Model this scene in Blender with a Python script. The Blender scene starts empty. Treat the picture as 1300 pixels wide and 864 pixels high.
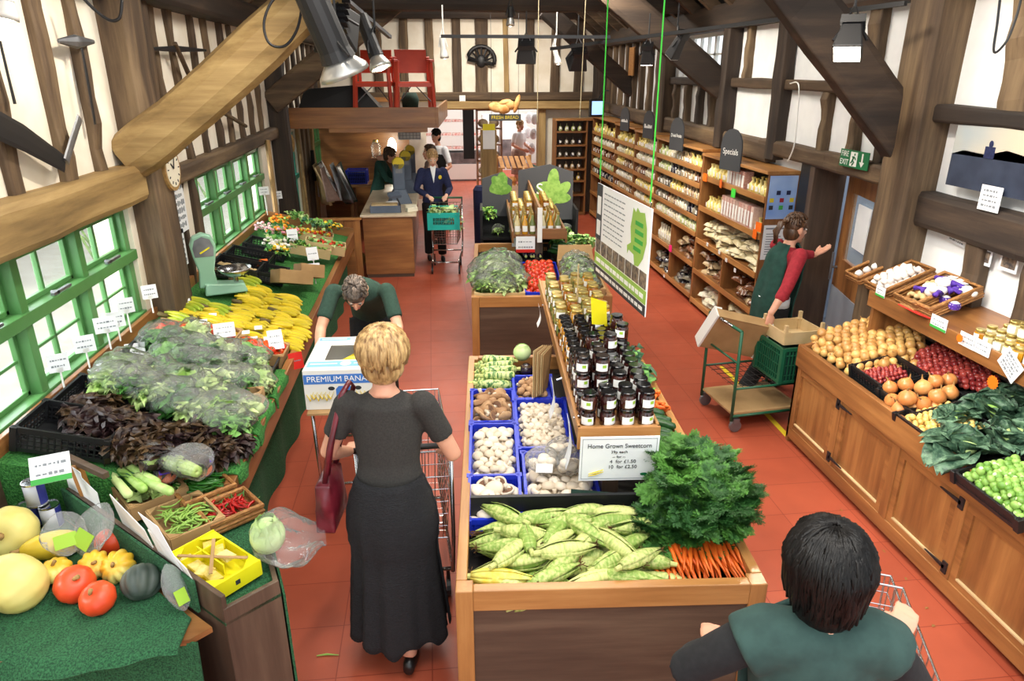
import bpy, math, random
from mathutils import Vector, Matrix, Euler
PI = math.pi
rnd = random.Random(11)
sc = bpy.context.scene
C = bpy.data.collections.new('shop'); sc.collection.children.link(C)

# ------------------------------------------------------------------ camera, sky, lights, exposure
F, TILT, YAW, EYE = 884.0, math.atan(337 / 884), math.radians(6.3), 2.7
cd = bpy.data.cameras.new('camera'); cam = bpy.data.objects.new('camera', cd); C.objects.link(cam)
cam.location = (0, 0, EYE); cam.rotation_euler = (PI / 2 - TILT, 0, -YAW)
cd.sensor_width = 36; cd.lens = F / 1300 * 36; cd.clip_start = 0.05; cd.clip_end = 200
sc.camera = cam
sc.view_settings.view_transform = 'Standard'; sc.view_settings.look = 'None'
sc.view_settings.gamma = 1; sc.view_settings.use_curve_mapping = False
sc.view_settings.exposure = 0.38
sc.cycles.transparent_max_bounces = 40
w = bpy.data.worlds.new('world'); sc.world = w; w.use_nodes = True
bg = w.node_tree.nodes['Background']; bg.inputs[0].default_value = (0.9, 0.96, 1, 1); bg.inputs[1].default_value = 1.5

def area(name, loc, rot, sx, sy, power, col):
    l = bpy.data.lights.new(name, 'AREA'); l.shape = 'RECTANGLE'; l.size = sx; l.size_y = sy
    l.energy = power; l.color = col
    o = bpy.data.objects.new(name, l); C.objects.link(o); o.location = loc; o.rotation_euler = rot
    return o
for y_, p_ in ((1.2, 70), (6.4, 120), (12.3, 130)):
    area('roof_lamp', (0.8, y_, 4.25), (0, 0, 0), 2.6, 1.3, p_, (1, .93, .83))  # unseen fill panels added high under the roof to brighten the room
area('back_room_lamp', (1.8, 19.5, 3.3), (0, 0, 0), 4, 4, 260, (1, .97, .93))
sun = bpy.data.lights.new('sun', 'SUN'); sun.energy = 2.4; sun.angle = .25; sun.color = (1, .97, .9)
so = bpy.data.objects.new('sun', sun); C.objects.link(so); so.rotation_euler = (math.radians(20), math.radians(-55), 0)
for y_, l_, p_ in ((4.0, 2.3, 75), (8.0, 2.7, 85)):      # daylight falling in through the two long windows
    area('window_daylight', (-3.0, y_, 1.95), (0, math.radians(-66), 0), 1.3, l_, p_, (.9, .96, 1))

def ray(px, py):
    x, y = px - 650, py - 432
    d = F * math.sin(TILT) + y * math.cos(TILT); f = F * math.cos(TILT) - y * math.sin(TILT)
    return Vector((x * math.cos(YAW) + f * math.sin(YAW), -x * math.sin(YAW) + f * math.cos(YAW), -d))
def onZ(px, py, z): r = ray(px, py); return Vector((0, 0, EYE)) + r * ((z - EYE) / r.z)
def onX(px, py, x): r = ray(px, py); return Vector((0, 0, EYE)) + r * (x / r.x)
def onY(px, py, y): r = ray(px, py); return Vector((0, 0, EYE)) + r * (y / r.y)

# ------------------------------------------------------------------ materials
def lin(c): return tuple((v / 12.92 if v <= .04045 else ((v + .055) / 1.055) ** 2.4) for v in [k / 255 for k in c])
MATS = {}
def nt(name):
    m = bpy.data.materials.new(name); m.use_nodes = True; t = m.node_tree
    return m, t, t.nodes['Principled BSDF']
def tex(t, scale=(1, 1, 1), coord='Object', rot=(0, 0, 0)):
    c = t.nodes.new('ShaderNodeTexCoord'); mp = t.nodes.new('ShaderNodeMapping')
    mp.inputs['Scale'].default_value = scale; mp.inputs['Rotation'].default_value = rot
    t.links.new(c.outputs[coord], mp.inputs[0]); return mp.outputs[0]
def noise(t, vec, scale, detail=3, rough=.55):
    n = t.nodes.new('ShaderNodeTexNoise'); n.inputs['Scale'].default_value = scale
    n.inputs['Detail'].default_value = detail; n.inputs['Roughness'].default_value = rough
    t.links.new(vec, n.inputs['Vector']); return n.outputs['Fac']
def ramp(t, fac, stops):
    r = t.nodes.new('ShaderNodeValToRGB'); e = r.color_ramp.elements
    while len(e) < len(stops): e.new(.5)
    for k, (p, c) in enumerate(stops): e[k].position = p; e[k].color = (*lin(c), 1)
    t.links.new(fac, r.inputs[0]); return r.outputs[0]
def bump(t, b, fac, strength, dist=.01):
    n = t.nodes.new('ShaderNodeBump'); n.inputs['Strength'].default_value = strength; n.inputs['Distance'].default_value = dist
    t.links.new(fac, n.inputs['Height']); t.links.new(n.outputs[0], b.inputs['Normal'])
def mat(name, c1, c2=None, rough=.5, metal=0, ns=6, bp=0, coat=0, alpha=1, trans=0, sheen=0, stretch=(1, 1, 1), emit=0, lo=.35, hi=.65, perobj=0, sss=0, bd=.01, ior=None):
    m, t, b = nt(name); MATS[name] = m
    b.inputs['Roughness'].default_value = rough; b.inputs['Metallic'].default_value = metal
    b.inputs['Base Color'].default_value = (*lin(c1), 1)
    if coat: b.inputs['Coat Weight'].default_value = coat
    if alpha < 1: b.inputs['Alpha'].default_value = alpha
    if trans: b.inputs['Transmission Weight'].default_value = trans
    if ior: b.inputs['IOR'].default_value = ior
    if sheen: b.inputs['Sheen Weight'].default_value = sheen
    if sss: b.inputs['Subsurface Weight'].default_value = sss; b.inputs['Subsurface Radius'].default_value = (.02, .008, .004)
    if emit: b.inputs['Emission Color'].default_value = (*lin(c1), 1); b.inputs['Emission Strength'].default_value = emit
    if c2 or bp:
        v = tex(t, stretch); n = noise(t, v, ns)
        if perobj:
            oi = t.nodes.new('ShaderNodeObjectInfo'); mth = t.nodes.new('ShaderNodeMath'); mth.operation = 'MULTIPLY_ADD'
            t.links.new(oi.outputs['Random'], mth.inputs[0]); mth.inputs[1].default_value = perobj; 
            ad = t.nodes.new('ShaderNodeMath'); ad.operation = 'SUBTRACT'; ad.inputs[1].default_value = perobj / 2
            t.links.new(n, ad.inputs[0]); t.links.new(ad.outputs[0], mth.inputs[2]); fac = mth.outputs[0]
        else: fac = n
        if c2: t.links.new(ramp(t, fac, [(lo, c1), (hi, c2)]), b.inputs['Base Color'])
        if bp: bump(t, b, n, bp, bd)
    return m
def wood(name, dark, mid, light, axis=0, rough=.45, s=1.0, bp=.25, coat=0):
    m, t, b = nt(name); MATS[name] = m
    st = [14 * s, 14 * s, 14 * s]; st[axis] = 1.1 * s
    v = tex(t, tuple(st)); n1 = noise(t, v, 1.0, 6, .65)
    st2 = [3 * s] * 3; st2[axis] = .6 * s
    n2 = noise(t, tex(t, tuple(st2)), 1.3, 2)
    mx = t.nodes.new('ShaderNodeMath'); mx.operation = 'MULTIPLY_ADD'; mx.inputs[1].default_value = .55
    t.links.new(n1, mx.inputs[0]); h = t.nodes.new('ShaderNodeMath'); h.operation = 'MULTIPLY'; h.inputs[1].default_value = .45
    t.links.new(n2, h.inputs[0]); t.links.new(h.outputs[0], mx.inputs[2])
    t.links.new(ramp(t, mx.outputs[0], [(.34, dark), (.5, mid), (.66, light)]), b.inputs['Base Color'])
    b.inputs['Roughness'].default_value = rough
    if coat: b.inputs['Coat Weight'].default_value = coat; b.inputs['Coat Roughness'].default_value = .25
    bump(t, b, n1, bp, .004)
    return m
AX = 'xyz'
for a in range(3):
    wood('timber_' + AX[a], (48, 36, 26), (82, 64, 46), (126, 104, 76), a, .75, .8, .6)
    wood('timber_dark_' + AX[a], (28, 22, 18), (48, 37, 29), (76, 60, 46), a, .75, .8, .6)
    wood('timber_pale_' + AX[a], (104, 82, 50), (150, 122, 76), (184, 156, 104), a, .7, .8, .6)
    wood('oak_' + AX[a], (100, 62, 32), (138, 90, 48), (170, 118, 66), a, .4, 1, .15, .25)
    wood('oak_dark_' + AX[a], (62, 48, 38), (86, 68, 54), (110, 90, 72), a, .5, 1, .2)
    wood('pine_' + AX[a], (134, 88, 46), (172, 120, 66), (198, 148, 88), a, .4, 1, .12, .2)
mat('plaster', (226, 216, 196), (240, 233, 218), .9, ns=3, bp=.25)
mat('plaster_cool', (226, 226, 226), (240, 240, 238), .9, ns=3, bp=.25)
def floor_mat():
    m, t, b = nt('quarry_tile'); MATS['quarry_tile'] = m
    c = t.nodes.new('ShaderNodeTexCoord'); mp = t.nodes.new('ShaderNodeMapping'); mp.inputs['Location'].default_value = (.1, .14, 0)
    t.links.new(c.outputs['Object'], mp.inputs[0]); v = mp.outputs[0]
    br = t.nodes.new('ShaderNodeTexBrick'); br.offset = 0; br.inputs['Scale'].default_value = 1
    br.inputs['Brick Width'].default_value = .46; br.inputs['Row Height'].default_value = .345
    br.inputs['Mortar Size'].default_value = .0035; br.inputs['Mortar Smooth'].default_value = .5
    br.inputs['Color1'].default_value = (*lin((182, 88, 62)), 1); br.inputs['Color2'].default_value = (*lin((172, 80, 55)), 1)
    br.inputs['Mortar'].default_value = (*lin((140, 55, 37)), 1)
    t.links.new(v, br.inputs['Vector'])
    n = noise(t, tex(t), 1.6, 5); mx = t.nodes.new('ShaderNodeMix'); mx.data_type = 'RGBA'; mx.blend_type = 'MULTIPLY'
    mx.inputs[0].default_value = .6
    t.links.new(br.outputs['Color'], mx.inputs[6]); t.links.new(ramp(t, n, [(.3, (205, 198, 196)), (.7, (255, 255, 255))]), mx.inputs[7])
    t.links.new(mx.outputs[2], b.inputs['Base Color'])
    n2 = noise(t, tex(t), 7, 4); r = t.nodes.new('ShaderNodeMapRange'); r.inputs[3].default_value = .28; r.inputs[4].default_value = .5
    t.links.new(n2, r.inputs[0]); t.links.new(r.outputs[0], b.inputs['Roughness'])
    bump(t, b, n2, .1, .003)
floor_mat()
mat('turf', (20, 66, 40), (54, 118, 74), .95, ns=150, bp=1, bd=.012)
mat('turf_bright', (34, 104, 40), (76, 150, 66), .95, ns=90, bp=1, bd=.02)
mat('green_paint', (72, 124, 66), (84, 136, 78), .4, ns=3)
mat('teal_paint', (52, 150, 128), (60, 160, 138), .5, ns=3)
mat('glass', (235, 245, 240), rough=.03, alpha=.13)
def film(name, haze, ns):
    m, t, b = nt(name); MATS[name] = m; out = t.nodes['Material Output']; t.nodes.remove(b)
    tr = t.nodes.new('ShaderNodeBsdfTransparent'); gl = t.nodes.new('ShaderNodeBsdfGlossy'); gl.inputs['Roughness'].default_value = .12
    df = t.nodes.new('ShaderNodeBsdfDiffuse'); df.inputs[0].default_value = (.95, .97, .96, 1); m1 = t.nodes.new('ShaderNodeMixShader'); m2 = t.nodes.new('ShaderNodeMixShader')
    n = noise(t, tex(t), ns, 3, .7); bn = t.nodes.new('ShaderNodeBump'); bn.inputs['Strength'].default_value = 1; bn.inputs['Distance'].default_value = .02; t.links.new(n, bn.inputs['Height']); t.links.new(bn.outputs[0], gl.inputs['Normal'])
    lw = t.nodes.new('ShaderNodeLayerWeight'); lw.inputs[0].default_value = .18; t.links.new(bn.outputs[0], lw.inputs['Normal'])
    t.links.new(lw.outputs['Fresnel'], m1.inputs[0]); t.links.new(tr.outputs[0], m1.inputs[1]); t.links.new(gl.outputs[0], m1.inputs[2])
    m2.inputs[0].default_value = haze; t.links.new(m1.outputs[0], m2.inputs[1]); t.links.new(df.outputs[0], m2.inputs[2]); t.links.new(m2.outputs[0], out.inputs[0])
film('film', .075, 22); film('film_thick', .1, 26)
mat('chrome', (205, 207, 210), rough=.22, metal=1)
mat('steel_dull', (150, 152, 156), (110, 112, 116), .45, metal=.8, ns=4)
mat('black_plastic', (22, 23, 25), rough=.42, ns=8)
mat('black_metal', (26, 26, 28), rough=.5)
mat('dark_gap', (18, 15, 13), rough=.9)
mat('white_paint', (236, 236, 232), rough=.5)
mat('paper', (238, 240, 242), (228, 231, 235), .7, ns=3)
mat('paper_cream', (234, 228, 206), rough=.7)
mat('ink', (40, 42, 46), rough=.8)
mat('ink_soft', (128, 134, 140), rough=.8)
mat('kraft', (176, 142, 96), (160, 126, 82), .85, ns=5)
mat('kraft_pale', (208, 182, 136), (192, 164, 116), .85, ns=5)
mat('card_white', (226, 224, 218), rough=.8)
mat('red_card', (208, 34, 24), rough=.4)
mat('orange_card', (246, 112, 20), rough=.5)
mat('yellow_card', (236, 226, 20), (228, 214, 12), .55, ns=3)
mat('green_card', (60, 160, 66), rough=.6)
mat('pink_card', (240, 40, 130), rough=.6)
mat('blue_crate', (36, 62, 214), (28, 50, 190), .35, ns=3)
mat('teal_plastic', (30, 170, 158), rough=.35)
mat('green_crate', (28, 96, 66), (22, 82, 56), .45, ns=3)
mat('grey_door', (150, 158, 170), (128, 136, 148), .5, ns=2)
mat('wicker', (176, 124, 66), (128, 82, 40), .7, ns=40, bp=.9, stretch=(1, 1, 4), bd=.006)
mat('skin', (222, 168, 140), (206, 146, 118), .5, ns=4, sss=.08)
mat('skin_pale', (232, 190, 164), (220, 172, 146), .5, ns=4, sss=.08)
mat('lips', (176, 84, 80), rough=.45)
mat('eye_white', (232, 230, 226), rough=.25)
mat('eye_dark', (40, 28, 22), rough=.2)
for n_, a_, b_ in (('hair_blonde', (118, 84, 46), (216, 180, 122)), ('hair_brown', (52, 34, 22), (96, 66, 42)), ('hair_dark', (9, 8, 8), (24, 21, 19)), ('hair_grey', (44, 38, 34), (120, 104, 92)), ('hair_fair', (120, 90, 56), (196, 160, 110))):
    mat(n_, a_, b_, .42, ns=30, bp=.8, stretch=(1.6, 1.6, .12), lo=.34, hi=.66, bd=.006)
mat('cloth_charcoal', (44, 42, 40), (54, 52, 49), .95, ns=120, bp=.4, bd=.003)
mat('skirt_black', (19, 20, 23), (30, 31, 35), .9, ns=26, bp=1, stretch=(3, 3, 8), bd=.01)
mat('cloth_green', (30, 56, 46), (38, 66, 55), .9, ns=60, bp=.3, bd=.003)
mat('apron_green', (36, 60, 56), (44, 70, 65), .9, ns=20, bp=.3, bd=.003)
mat('apron_dark', (20, 58, 50), (28, 70, 60), .9, ns=20, bp=.3, bd=.003)
mat('cloth_navy', (22, 28, 62), (30, 38, 78), .9, ns=60, bp=.3, bd=.003)
mat('cloth_black', (18, 18, 20), (26, 26, 28), .9, ns=50, bp=.3, bd=.003)
mat('cloth_red', (142, 26, 38), (164, 38, 50), .85, ns=40, bp=.3, bd=.003)
mat('cloth_white', (232, 234, 238), rough=.9, ns=30, bp=.3)
mat('cloth_taupe', (160, 134, 122), (144, 118, 108), .9, ns=20)
mat('leather_red', (104, 26, 38), (78, 16, 26), .35, ns=12, bp=.3)
mat('leather_black', (22, 20, 20), rough=.35)
mat('banana', (224, 196, 40), (196, 176, 36), .42, ns=8, perobj=.3)
mat('banana_green', (190, 190, 52), (146, 168, 44), .42, ns=8)
mat('banana_tip', (92, 78, 38), rough=.7)
mat('husk', (134, 164, 72), (206, 210, 134), .6, ns=9, bp=.5, stretch=(7, 7, .7), perobj=.35)
mat('silk', (110, 74, 34), (66, 44, 24), .9, ns=40)
mat('husk_yellow', (226, 196, 60), (214, 210, 110), .55, ns=30, bp=.5)
mat('carrot', (232, 112, 30), (214, 92, 22), .5, ns=10, perobj=.3, bp=.2)
mat('frond', (30, 78, 24), (82, 138, 50), .6, ns=20, perobj=.6)
mat('leaf_light', (144, 188, 84), (200, 222, 148), .5, ns=9, bp=.5, perobj=.5)
mat('leaf_mid', (66, 130, 50), (126, 184, 88), .5, ns=9, bp=.5, perobj=.5)
mat('leaf_deep', (26, 66, 42), (60, 106, 74), .5, ns=10, bp=.6, perobj=.4)
mat('leaf_purple', (40, 20, 22), (84, 62, 36), .5, ns=14, bp=.5, perobj=.5)
mat('leaf_savoy', (44, 74, 56), (96, 128, 100), .5, ns=26, bp=1, bd=.012, lo=.4, hi=.6)
mat('vein', (176, 200, 150), rough=.6)
mat('mushroom', (232, 220, 202), (212, 196, 172), .65, ns=8, perobj=.4)
mat('mushroom_brown', (188, 150, 110), (150, 110, 76), .7, ns=8, perobj=.3)
mat('gills', (92, 62, 46), (130, 94, 70), .8, ns=30)
mat('tomato', (190, 40, 22), (214, 70, 34), .22, ns=3, perobj=.6)
mat('tomato_orange', (236, 92, 30), (222, 56, 28), .25, ns=3, perobj=.7)
mat('calyx', (56, 104, 36), rough=.7)
mat('onion', (212, 168, 98), (184, 134, 74), .35, ns=5, perobj=.6, stretch=(4, 4, .6))
mat('onion_big', (220, 160, 96), (198, 124, 66), .33, ns=4, perobj=.6, stretch=(4, 4, .6))
mat('onion_tip', (150, 112, 62), rough=.8)
mat('shallot_red', (128, 38, 40), (166, 66, 58), .3, ns=5, perobj=.6)
mat('pickling', (226, 196, 116), (210, 170, 90), .35, ns=5, perobj=.5)
mat('sprout', (92, 138, 48), (138, 176, 84), .5, ns=18, perobj=.4, bp=.3)
mat('garlic', (240, 234, 224), (224, 212, 206), .6, ns=9, perobj=.3)
mat('ginger', (206, 180, 130), (186, 156, 104), .75, ns=10)
mat('net_purple', (92, 52, 170), (70, 36, 140), .6, ns=60, bp=.8)
mat('courgette', (46, 92, 40), (30, 68, 30), .35, ns=14)
mat('courgette_striped', (66, 118, 52), (206, 218, 142), .4, ns=7, stretch=(6, 6, .5), lo=.44, hi=.54)
mat('marrow_end', (190, 196, 120), rough=.7)
mat('cabbage', (176, 208, 130), (206, 226, 168), .5, ns=6, bp=.4)
mat('aubergine', (34, 22, 42), rough=.2)
mat('squash_pale', (232, 220, 136), (218, 200, 108), .4, ns=6)
mat('squash_yellow', (228, 200, 60), (214, 178, 44), .4, ns=6)
mat('squash_orange', (228, 84, 40), (214, 66, 30), .38, ns=5)
mat('squash_striped', (240, 188, 50), (238, 226, 130), .4, ns=5, lo=.45, hi=.55)
mat('squash_green', (52, 64, 60), (96, 104, 92), .5, ns=5)
mat('squash_moss', (188, 140, 52), (120, 112, 52), .5, ns=6)
mat('stalk', (178, 140, 84), (140, 112, 62), .8, ns=20)
mat('chilli_red', (176, 28, 24), (140, 16, 16), .2, ns=5)
mat('chilli_green', (50, 120, 36), (36, 96, 28), .25, ns=5)
mat('bean', (150, 186, 86), (120, 160, 66), .5, ns=8)
mat('celery', (190, 210, 130), (158, 190, 100), .4, ns=6, stretch=(8, 8, .5))
mat('leek', (60, 96, 52), (214, 224, 180), .45, ns=2)
mat('jar_dark', (44, 16, 16), (64, 26, 18), .08, ns=3, perobj=.5, coat=.6)
mat('jar_amber', (196, 140, 34), (150, 88, 20), .08, ns=3, perobj=.8, coat=.6)
mat('jar_green', (96, 110, 50), (150, 140, 80), .08, ns=3, perobj=.8, coat=.6)
mat('jar_cream', (214, 204, 160), (196, 176, 112), .1, ns=3, perobj=.8, coat=.6)
mat('lid_black', (14, 14, 16), rough=.14, coat=.6)
mat('lid_gold', (204, 180, 104), rough=.28, metal=.8)
mat('lid_white', (226, 226, 222), rough=.3)
mat('label_white', (238, 238, 234), rough=.55)
mat('label_leaf', (150, 190, 50), rough=.6)
mat('pack_clear', (214, 204, 170), (240, 234, 214), .22, ns=30, bp=.7, perobj=.5, coat=.4)
mat('pack_yellow', (222, 196, 96), (238, 222, 150), .22, ns=30, bp=.7, perobj=.5, coat=.4)
mat('pack_brown', (112, 66, 40), (196, 170, 130), .25, ns=26, bp=.7, perobj=.8, coat=.4)
mat('pack_green', (178, 190, 120), (226, 224, 186), .22, ns=30, bp=.7, perobj=.7, coat=.4)
mat('pack_dark', (44, 40, 52), (150, 140, 120), .2, ns=24, bp=.7, perobj=.7, coat=.4)
mat('pack_pink', (226, 196, 182), (196, 140, 128), .35, ns=60, perobj=.5, coat=.2)
mat('pasta', (226, 214, 176), (204, 188, 142), .3, ns=50, bp=.8, perobj=.5, coat=.4)
mat('tin_label', (206, 208, 216), (190, 192, 204), .45, ns=3)
mat('tin_blue', (50, 56, 140), rough=.45)
mat('bread', (196, 128, 62), (232, 190, 124), .7, ns=7)
mat('flower_orange', (250, 130, 20), (255, 170, 40), .6, ns=9, perobj=.8)
mat('flower_pink', (236, 130, 150), (250, 190, 200), .6, ns=9, perobj=.8)
mat('flower_white', (250, 246, 240), (240, 230, 210), .6, ns=9)
mat('flower_yellow', (252, 214, 40), (250, 190, 30), .6, ns=9)
mat('scale_green', (150, 196, 168), (140, 186, 158), .35, ns=2)
mat('till_grey', (92, 104, 122), (80, 92, 110), .5, ns=3)
mat('counter_top', (214, 198, 172), (200, 182, 152), .35, ns=8)
mat('meat', (214, 120, 110), (246, 220, 214), .5, ns=16)
mat('red_chair', (206, 72, 46), (190, 60, 38), .4, ns=3)
mat('red_seat', (226, 72, 30), rough=.4)
mat('strip_green', (70, 220, 70), rough=.5)
mat('rope_tan', (190, 176, 140), rough=.7)
mat('photo_sky', (150, 168, 180), (206, 190, 160), .35, ns=1)
mat('photo_ground', (58, 66, 84), (44, 50, 66), .35, ns=5)
mat('screen_blue', (150, 190, 235), emit=1.2)
mat('lamp_glow', (255, 244, 220), emit=26)
mat('lamp_shell', (224, 224, 220), rough=.35)
mat('reflector', (200, 200, 196), rough=.3, metal=.7)
mat('stone_out', (150, 132, 118), (178, 162, 148), .9, ns=5)
mat('paving_out', (176, 170, 160), (190, 186, 178), .9, ns=3)
mat('hedge_out', (90, 130, 60), (150, 180, 100), .9, ns=14)
mat('sand_floor', (196, 150, 100), (176, 130, 82), .6, ns=3)
mat('yellow_line', (226, 196, 40), rough=.6)
mat('poster_blue', (80, 130, 214), (196, 220, 246), .3, ns=1.5)
mat('exit_green', (20, 110, 66), rough=.4, emit=0)
mat('sign_slate', (62, 64, 68), rough=.6)
mat('sign_white', (246, 247, 248), rough=.35)
mat('sign_leaf', (150, 188, 84), rough=.5)
mat('photo_dark', (60, 56, 60), (150, 130, 110), .4, ns=30)
M_ = MATS
MATS['hair_dark'].node_tree.nodes['Principled BSDF'].inputs['Specular IOR Level'].default_value = .22

# ------------------------------------------------------------------ mesh building
class MB:
    def __init__(s): s.v = []; s.f = []; s.mi = []; s.k = 0; s.X = None
    def mat(s, k): s.k = k; return s
    def at(s, M=None): s.X = M; return s
    def add(s, vs, fs):
        b = len(s.v)
        for p in vs:
            p = Vector(p)
            if s.X is not None: p = s.X @ p
            s.v.append(tuple(p))
        for f in fs: s.f.append(tuple(b + i for i in f)); s.mi.append(s.k)
        return s
    def hexa(s, p):
        return s.add(p, [(0, 3, 2, 1), (4, 5, 6, 7), (0, 1, 5, 4), (1, 2, 6, 5), (2, 3, 7, 6), (3, 0, 4, 7)])
    def box(s, x0, x1, y0, y1, z0, z1):
        return s.hexa([(x0, y0, z0), (x1, y0, z0), (x1, y1, z0), (x0, y1, z0), (x0, y0, z1), (x1, y0, z1), (x1, y1, z1), (x0, y1, z1)])
    def cbox(s, c, d, rz=0, rx=0, ry=0):
        R = Matrix.Translation(c) @ Euler((rx, ry, rz)).to_matrix().to_4x4()
        x, y, z = d[0] / 2, d[1] / 2, d[2] / 2
        return s.hexa([R @ Vector(q) for q in [(-x, -y, -z), (x, -y, -z), (x, y, -z), (-x, y, -z), (-x, -y, z), (x, -y, z), (x, y, z), (-x, y, z)]])
    def beam(s, a, b, w, h, up=(0, 0, 1)):
        a, b = Vector(a), Vector(b); d = (b - a).normalized(); u = Vector(up)
        sd = d.cross(u)
        if sd.length < 1e-4: sd = d.cross(Vector((1, 0, 0)))
        sd.normalize(); u = sd.cross(d).normalized(); sd *= w / 2; u *= h / 2
        return s.hexa([a - sd - u, a + sd - u, b + sd - u, b - sd - u, a - sd + u, a + sd + u, b + sd + u, b - sd + u])
    def wobble_beam(s, a, b, w, h, up=(0, 0, 1), n=8, amp=.012, seed=0, bow=0):
        r = random.Random(seed); a, b = Vector(a), Vector(b); d = (b - a).normalized(); u = Vector(up)
        sd = d.cross(u)
        if sd.length < 1e-4: sd = d.cross(Vector((1, 0, 0)))
        sd.normalize(); u = sd.cross(d).normalized(); vs = []; fs = []
        for i in range(n + 1):
            t = i / n; c = a.lerp(b, t) + sd * r.uniform(-amp, amp) + u * (bow * math.sin(PI * t))
            hw = w / 2 + r.uniform(-amp, amp); hh = h / 2 + r.uniform(-amp, amp) * .6
            for (x, y) in ((-1, -.7), (-.8, -1), (.8, -1), (1, -.7), (1, .7), (.8, 1), (-.8, 1), (-1, .7)):
                vs.append(c + sd * hw * x + u * hh * y)
        for i in range(n):
            for k in range(8): fs.append((i * 8 + k, i * 8 + (k + 1) % 8, (i + 1) * 8 + (k + 1) % 8, (i + 1) * 8 + k))
        fs.append(tuple(range(7, -1, -1))); fs.append(tuple(n * 8 + k for k in range(8)))
        return s.add(vs, fs)
    def tube(s, pts, r, n=8, cap=True, flat=1.0, side=None):
        P = [Vector(p) for p in pts]; m = len(P); R = r if isinstance(r, (list, tuple)) else [r] * m
        vs = []; fs = []; prev = None
        for i in range(m):
            d = (P[min(i + 1, m - 1)] - P[max(i - 1, 0)])
            d = d.normalized() if d.length > 1e-9 else Vector((0, 0, 1))
            if prev is None:
                a = Vector(side) if side else (Vector((0, 0, 1)) if abs(d.z) < .9 else Vector((1, 0, 0)))
            else: a = prev
            u = (a - d * a.dot(d)); u = u.normalized() if u.length > 1e-6 else d.orthogonal().normalized()
            prev = u; q = d.cross(u)
            for k in range(n):
                t = 2 * PI * k / n; vs.append(P[i] + (u * math.cos(t) + q * math.sin(t) * flat) * R[i])
        for i in range(m - 1):
            for k in range(n): fs.append((i * n + k, i * n + (k + 1) % n, (i + 1) * n + (k + 1) % n, (i + 1) * n + k))
        if cap: fs.append(tuple(range(n - 1, -1, -1))); fs.append(tuple((m - 1) * n + k for k in range(n)))
        return s.add(vs, fs)
    def cyl(s, a, b, r0, r1=None, n=12): return s.tube([a, b], [r0, r0 if r1 is None else r1], n)
    def lathe(s, prof, n=16, c=(0, 0, 0), lobes=0, amp=0, cap=True):
        vs = []; fs = []; m = len(prof)
        for (r, z) in prof:
            for k in range(n):
                t = 2 * PI * k / n; q = r * (1 + amp * (abs(math.cos(lobes * t / 2)) - .6)) if lobes else r
                vs.append((c[0] + q * math.cos(t), c[1] + q * math.sin(t), c[2] + z))
        for i in range(m - 1):
            for k in range(n): fs.append((i * n + k, i * n + (k + 1) % n, (i + 1) * n + (k + 1) % n, (i + 1) * n + k))
        if cap: fs.append(tuple(range(n - 1, -1, -1))); fs.append(tuple((m - 1) * n + k for k in range(n)))
        return s.add(vs, fs)
    def ell(s, c, r, n=12, m=8, R=None):
        if not isinstance(r, (tuple, list)): r = (r, r, r)
        vs = []; fs = []; c = Vector(c)
        def T(p):
            p = Vector(p); return c + (R @ p if R is not None else p)
        vs.append(T((0, 0, -r[2])))
        for i in range(1, m):
            a = -PI / 2 + PI * i / m
            for k in range(n):
                t = 2 * PI * k / n; vs.append(T((r[0] * math.cos(a) * math.cos(t), r[1] * math.cos(a) * math.sin(t), r[2] * math.sin(a))))
        vs.append(T((0, 0, r[2]))); L = len(vs) - 1
        for k in range(n): fs.append((0, 1 + (k + 1) % n, 1 + k)); fs.append((L, L - n + k, L - n + (k + 1) % n))
        for i in range(m - 2):
            for k in range(n):
                a = 1 + i * n + k; b_ = 1 + i * n + (k + 1) % n; fs.append((a, b_, b_ + n, a + n))
        return s.add(vs, fs)
    def grid(s, fn, nu, nv):
        vs = [fn(i / nu, j / nv) for j in range(nv + 1) for i in range(nu + 1)]; W = nu + 1
        return s.add(vs, [(j * W + i, j * W + i + 1, (j + 1) * W + i + 1, (j + 1) * W + i) for j in range(nv) for i in range(nu)])
    def sheet(s, p, t=.002):        # thin plate on four corners
        p = [Vector(q) for q in p]; n = (p[1] - p[0]).cross(p[3] - p[0]).normalized() * t
        return s.hexa([p[0], p[1], p[2], p[3], p[0] + n, p[1] + n, p[2] + n, p[3] + n])
    def poly(s, pts, z0, z1):
        n = len(pts); vs = [(x, y, z0) for x, y in pts] + [(x, y, z1) for x, y in pts]
        return s.add(vs, [tuple(range(n - 1, -1, -1)), tuple(range(n, 2 * n))] + [(i, (i + 1) % n, n + (i + 1) % n, n + i) for i in range(n)])

def mesh_obj(name, mb, mats, parent=None, smooth=False, bevel=0, solid=0, sub=0):
    me = bpy.data.meshes.new(name); me.from_pydata(mb.v, [], mb.f)
    if not isinstance(mats, (list, tuple)): mats = [mats]
    for m in mats: me.materials.append(M_[m])
    for p, k in zip(me.polygons, mb.mi): p.material_index = k; p.use_smooth = smooth
    me.update()
    o = bpy.data.objects.new(name, me); C.objects.link(o)
    if parent is not None: o.parent = parent
    if solid: q = o.modifiers.new('solid', 'SOLIDIFY'); q.thickness = solid; q.offset = 0
    if sub: q = o.modifiers.new('sub', 'SUBSURF'); q.levels = sub; q.render_levels = sub
    if bevel: q = o.modifiers.new('bevel', 'BEVEL'); q.width = bevel; q.segments = 2; q.limit_method = 'ANGLE'
    return o
def thing(name, label, cat, loc=(0, 0, 0), rz=0, group=None):
    o = bpy.data.objects.new(name, None); C.objects.link(o); o.empty_display_size = .05
    o.location = loc; o.rotation_euler = (0, 0, rz); o['label'] = label; o['category'] = cat
    if group: o['group'] = group
    return o
def part(name, mb, mats, parent, label=None, **k):
    o = mesh_obj(name, mb, mats, parent, **k)
    if label: o['label'] = label
    return o
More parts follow.
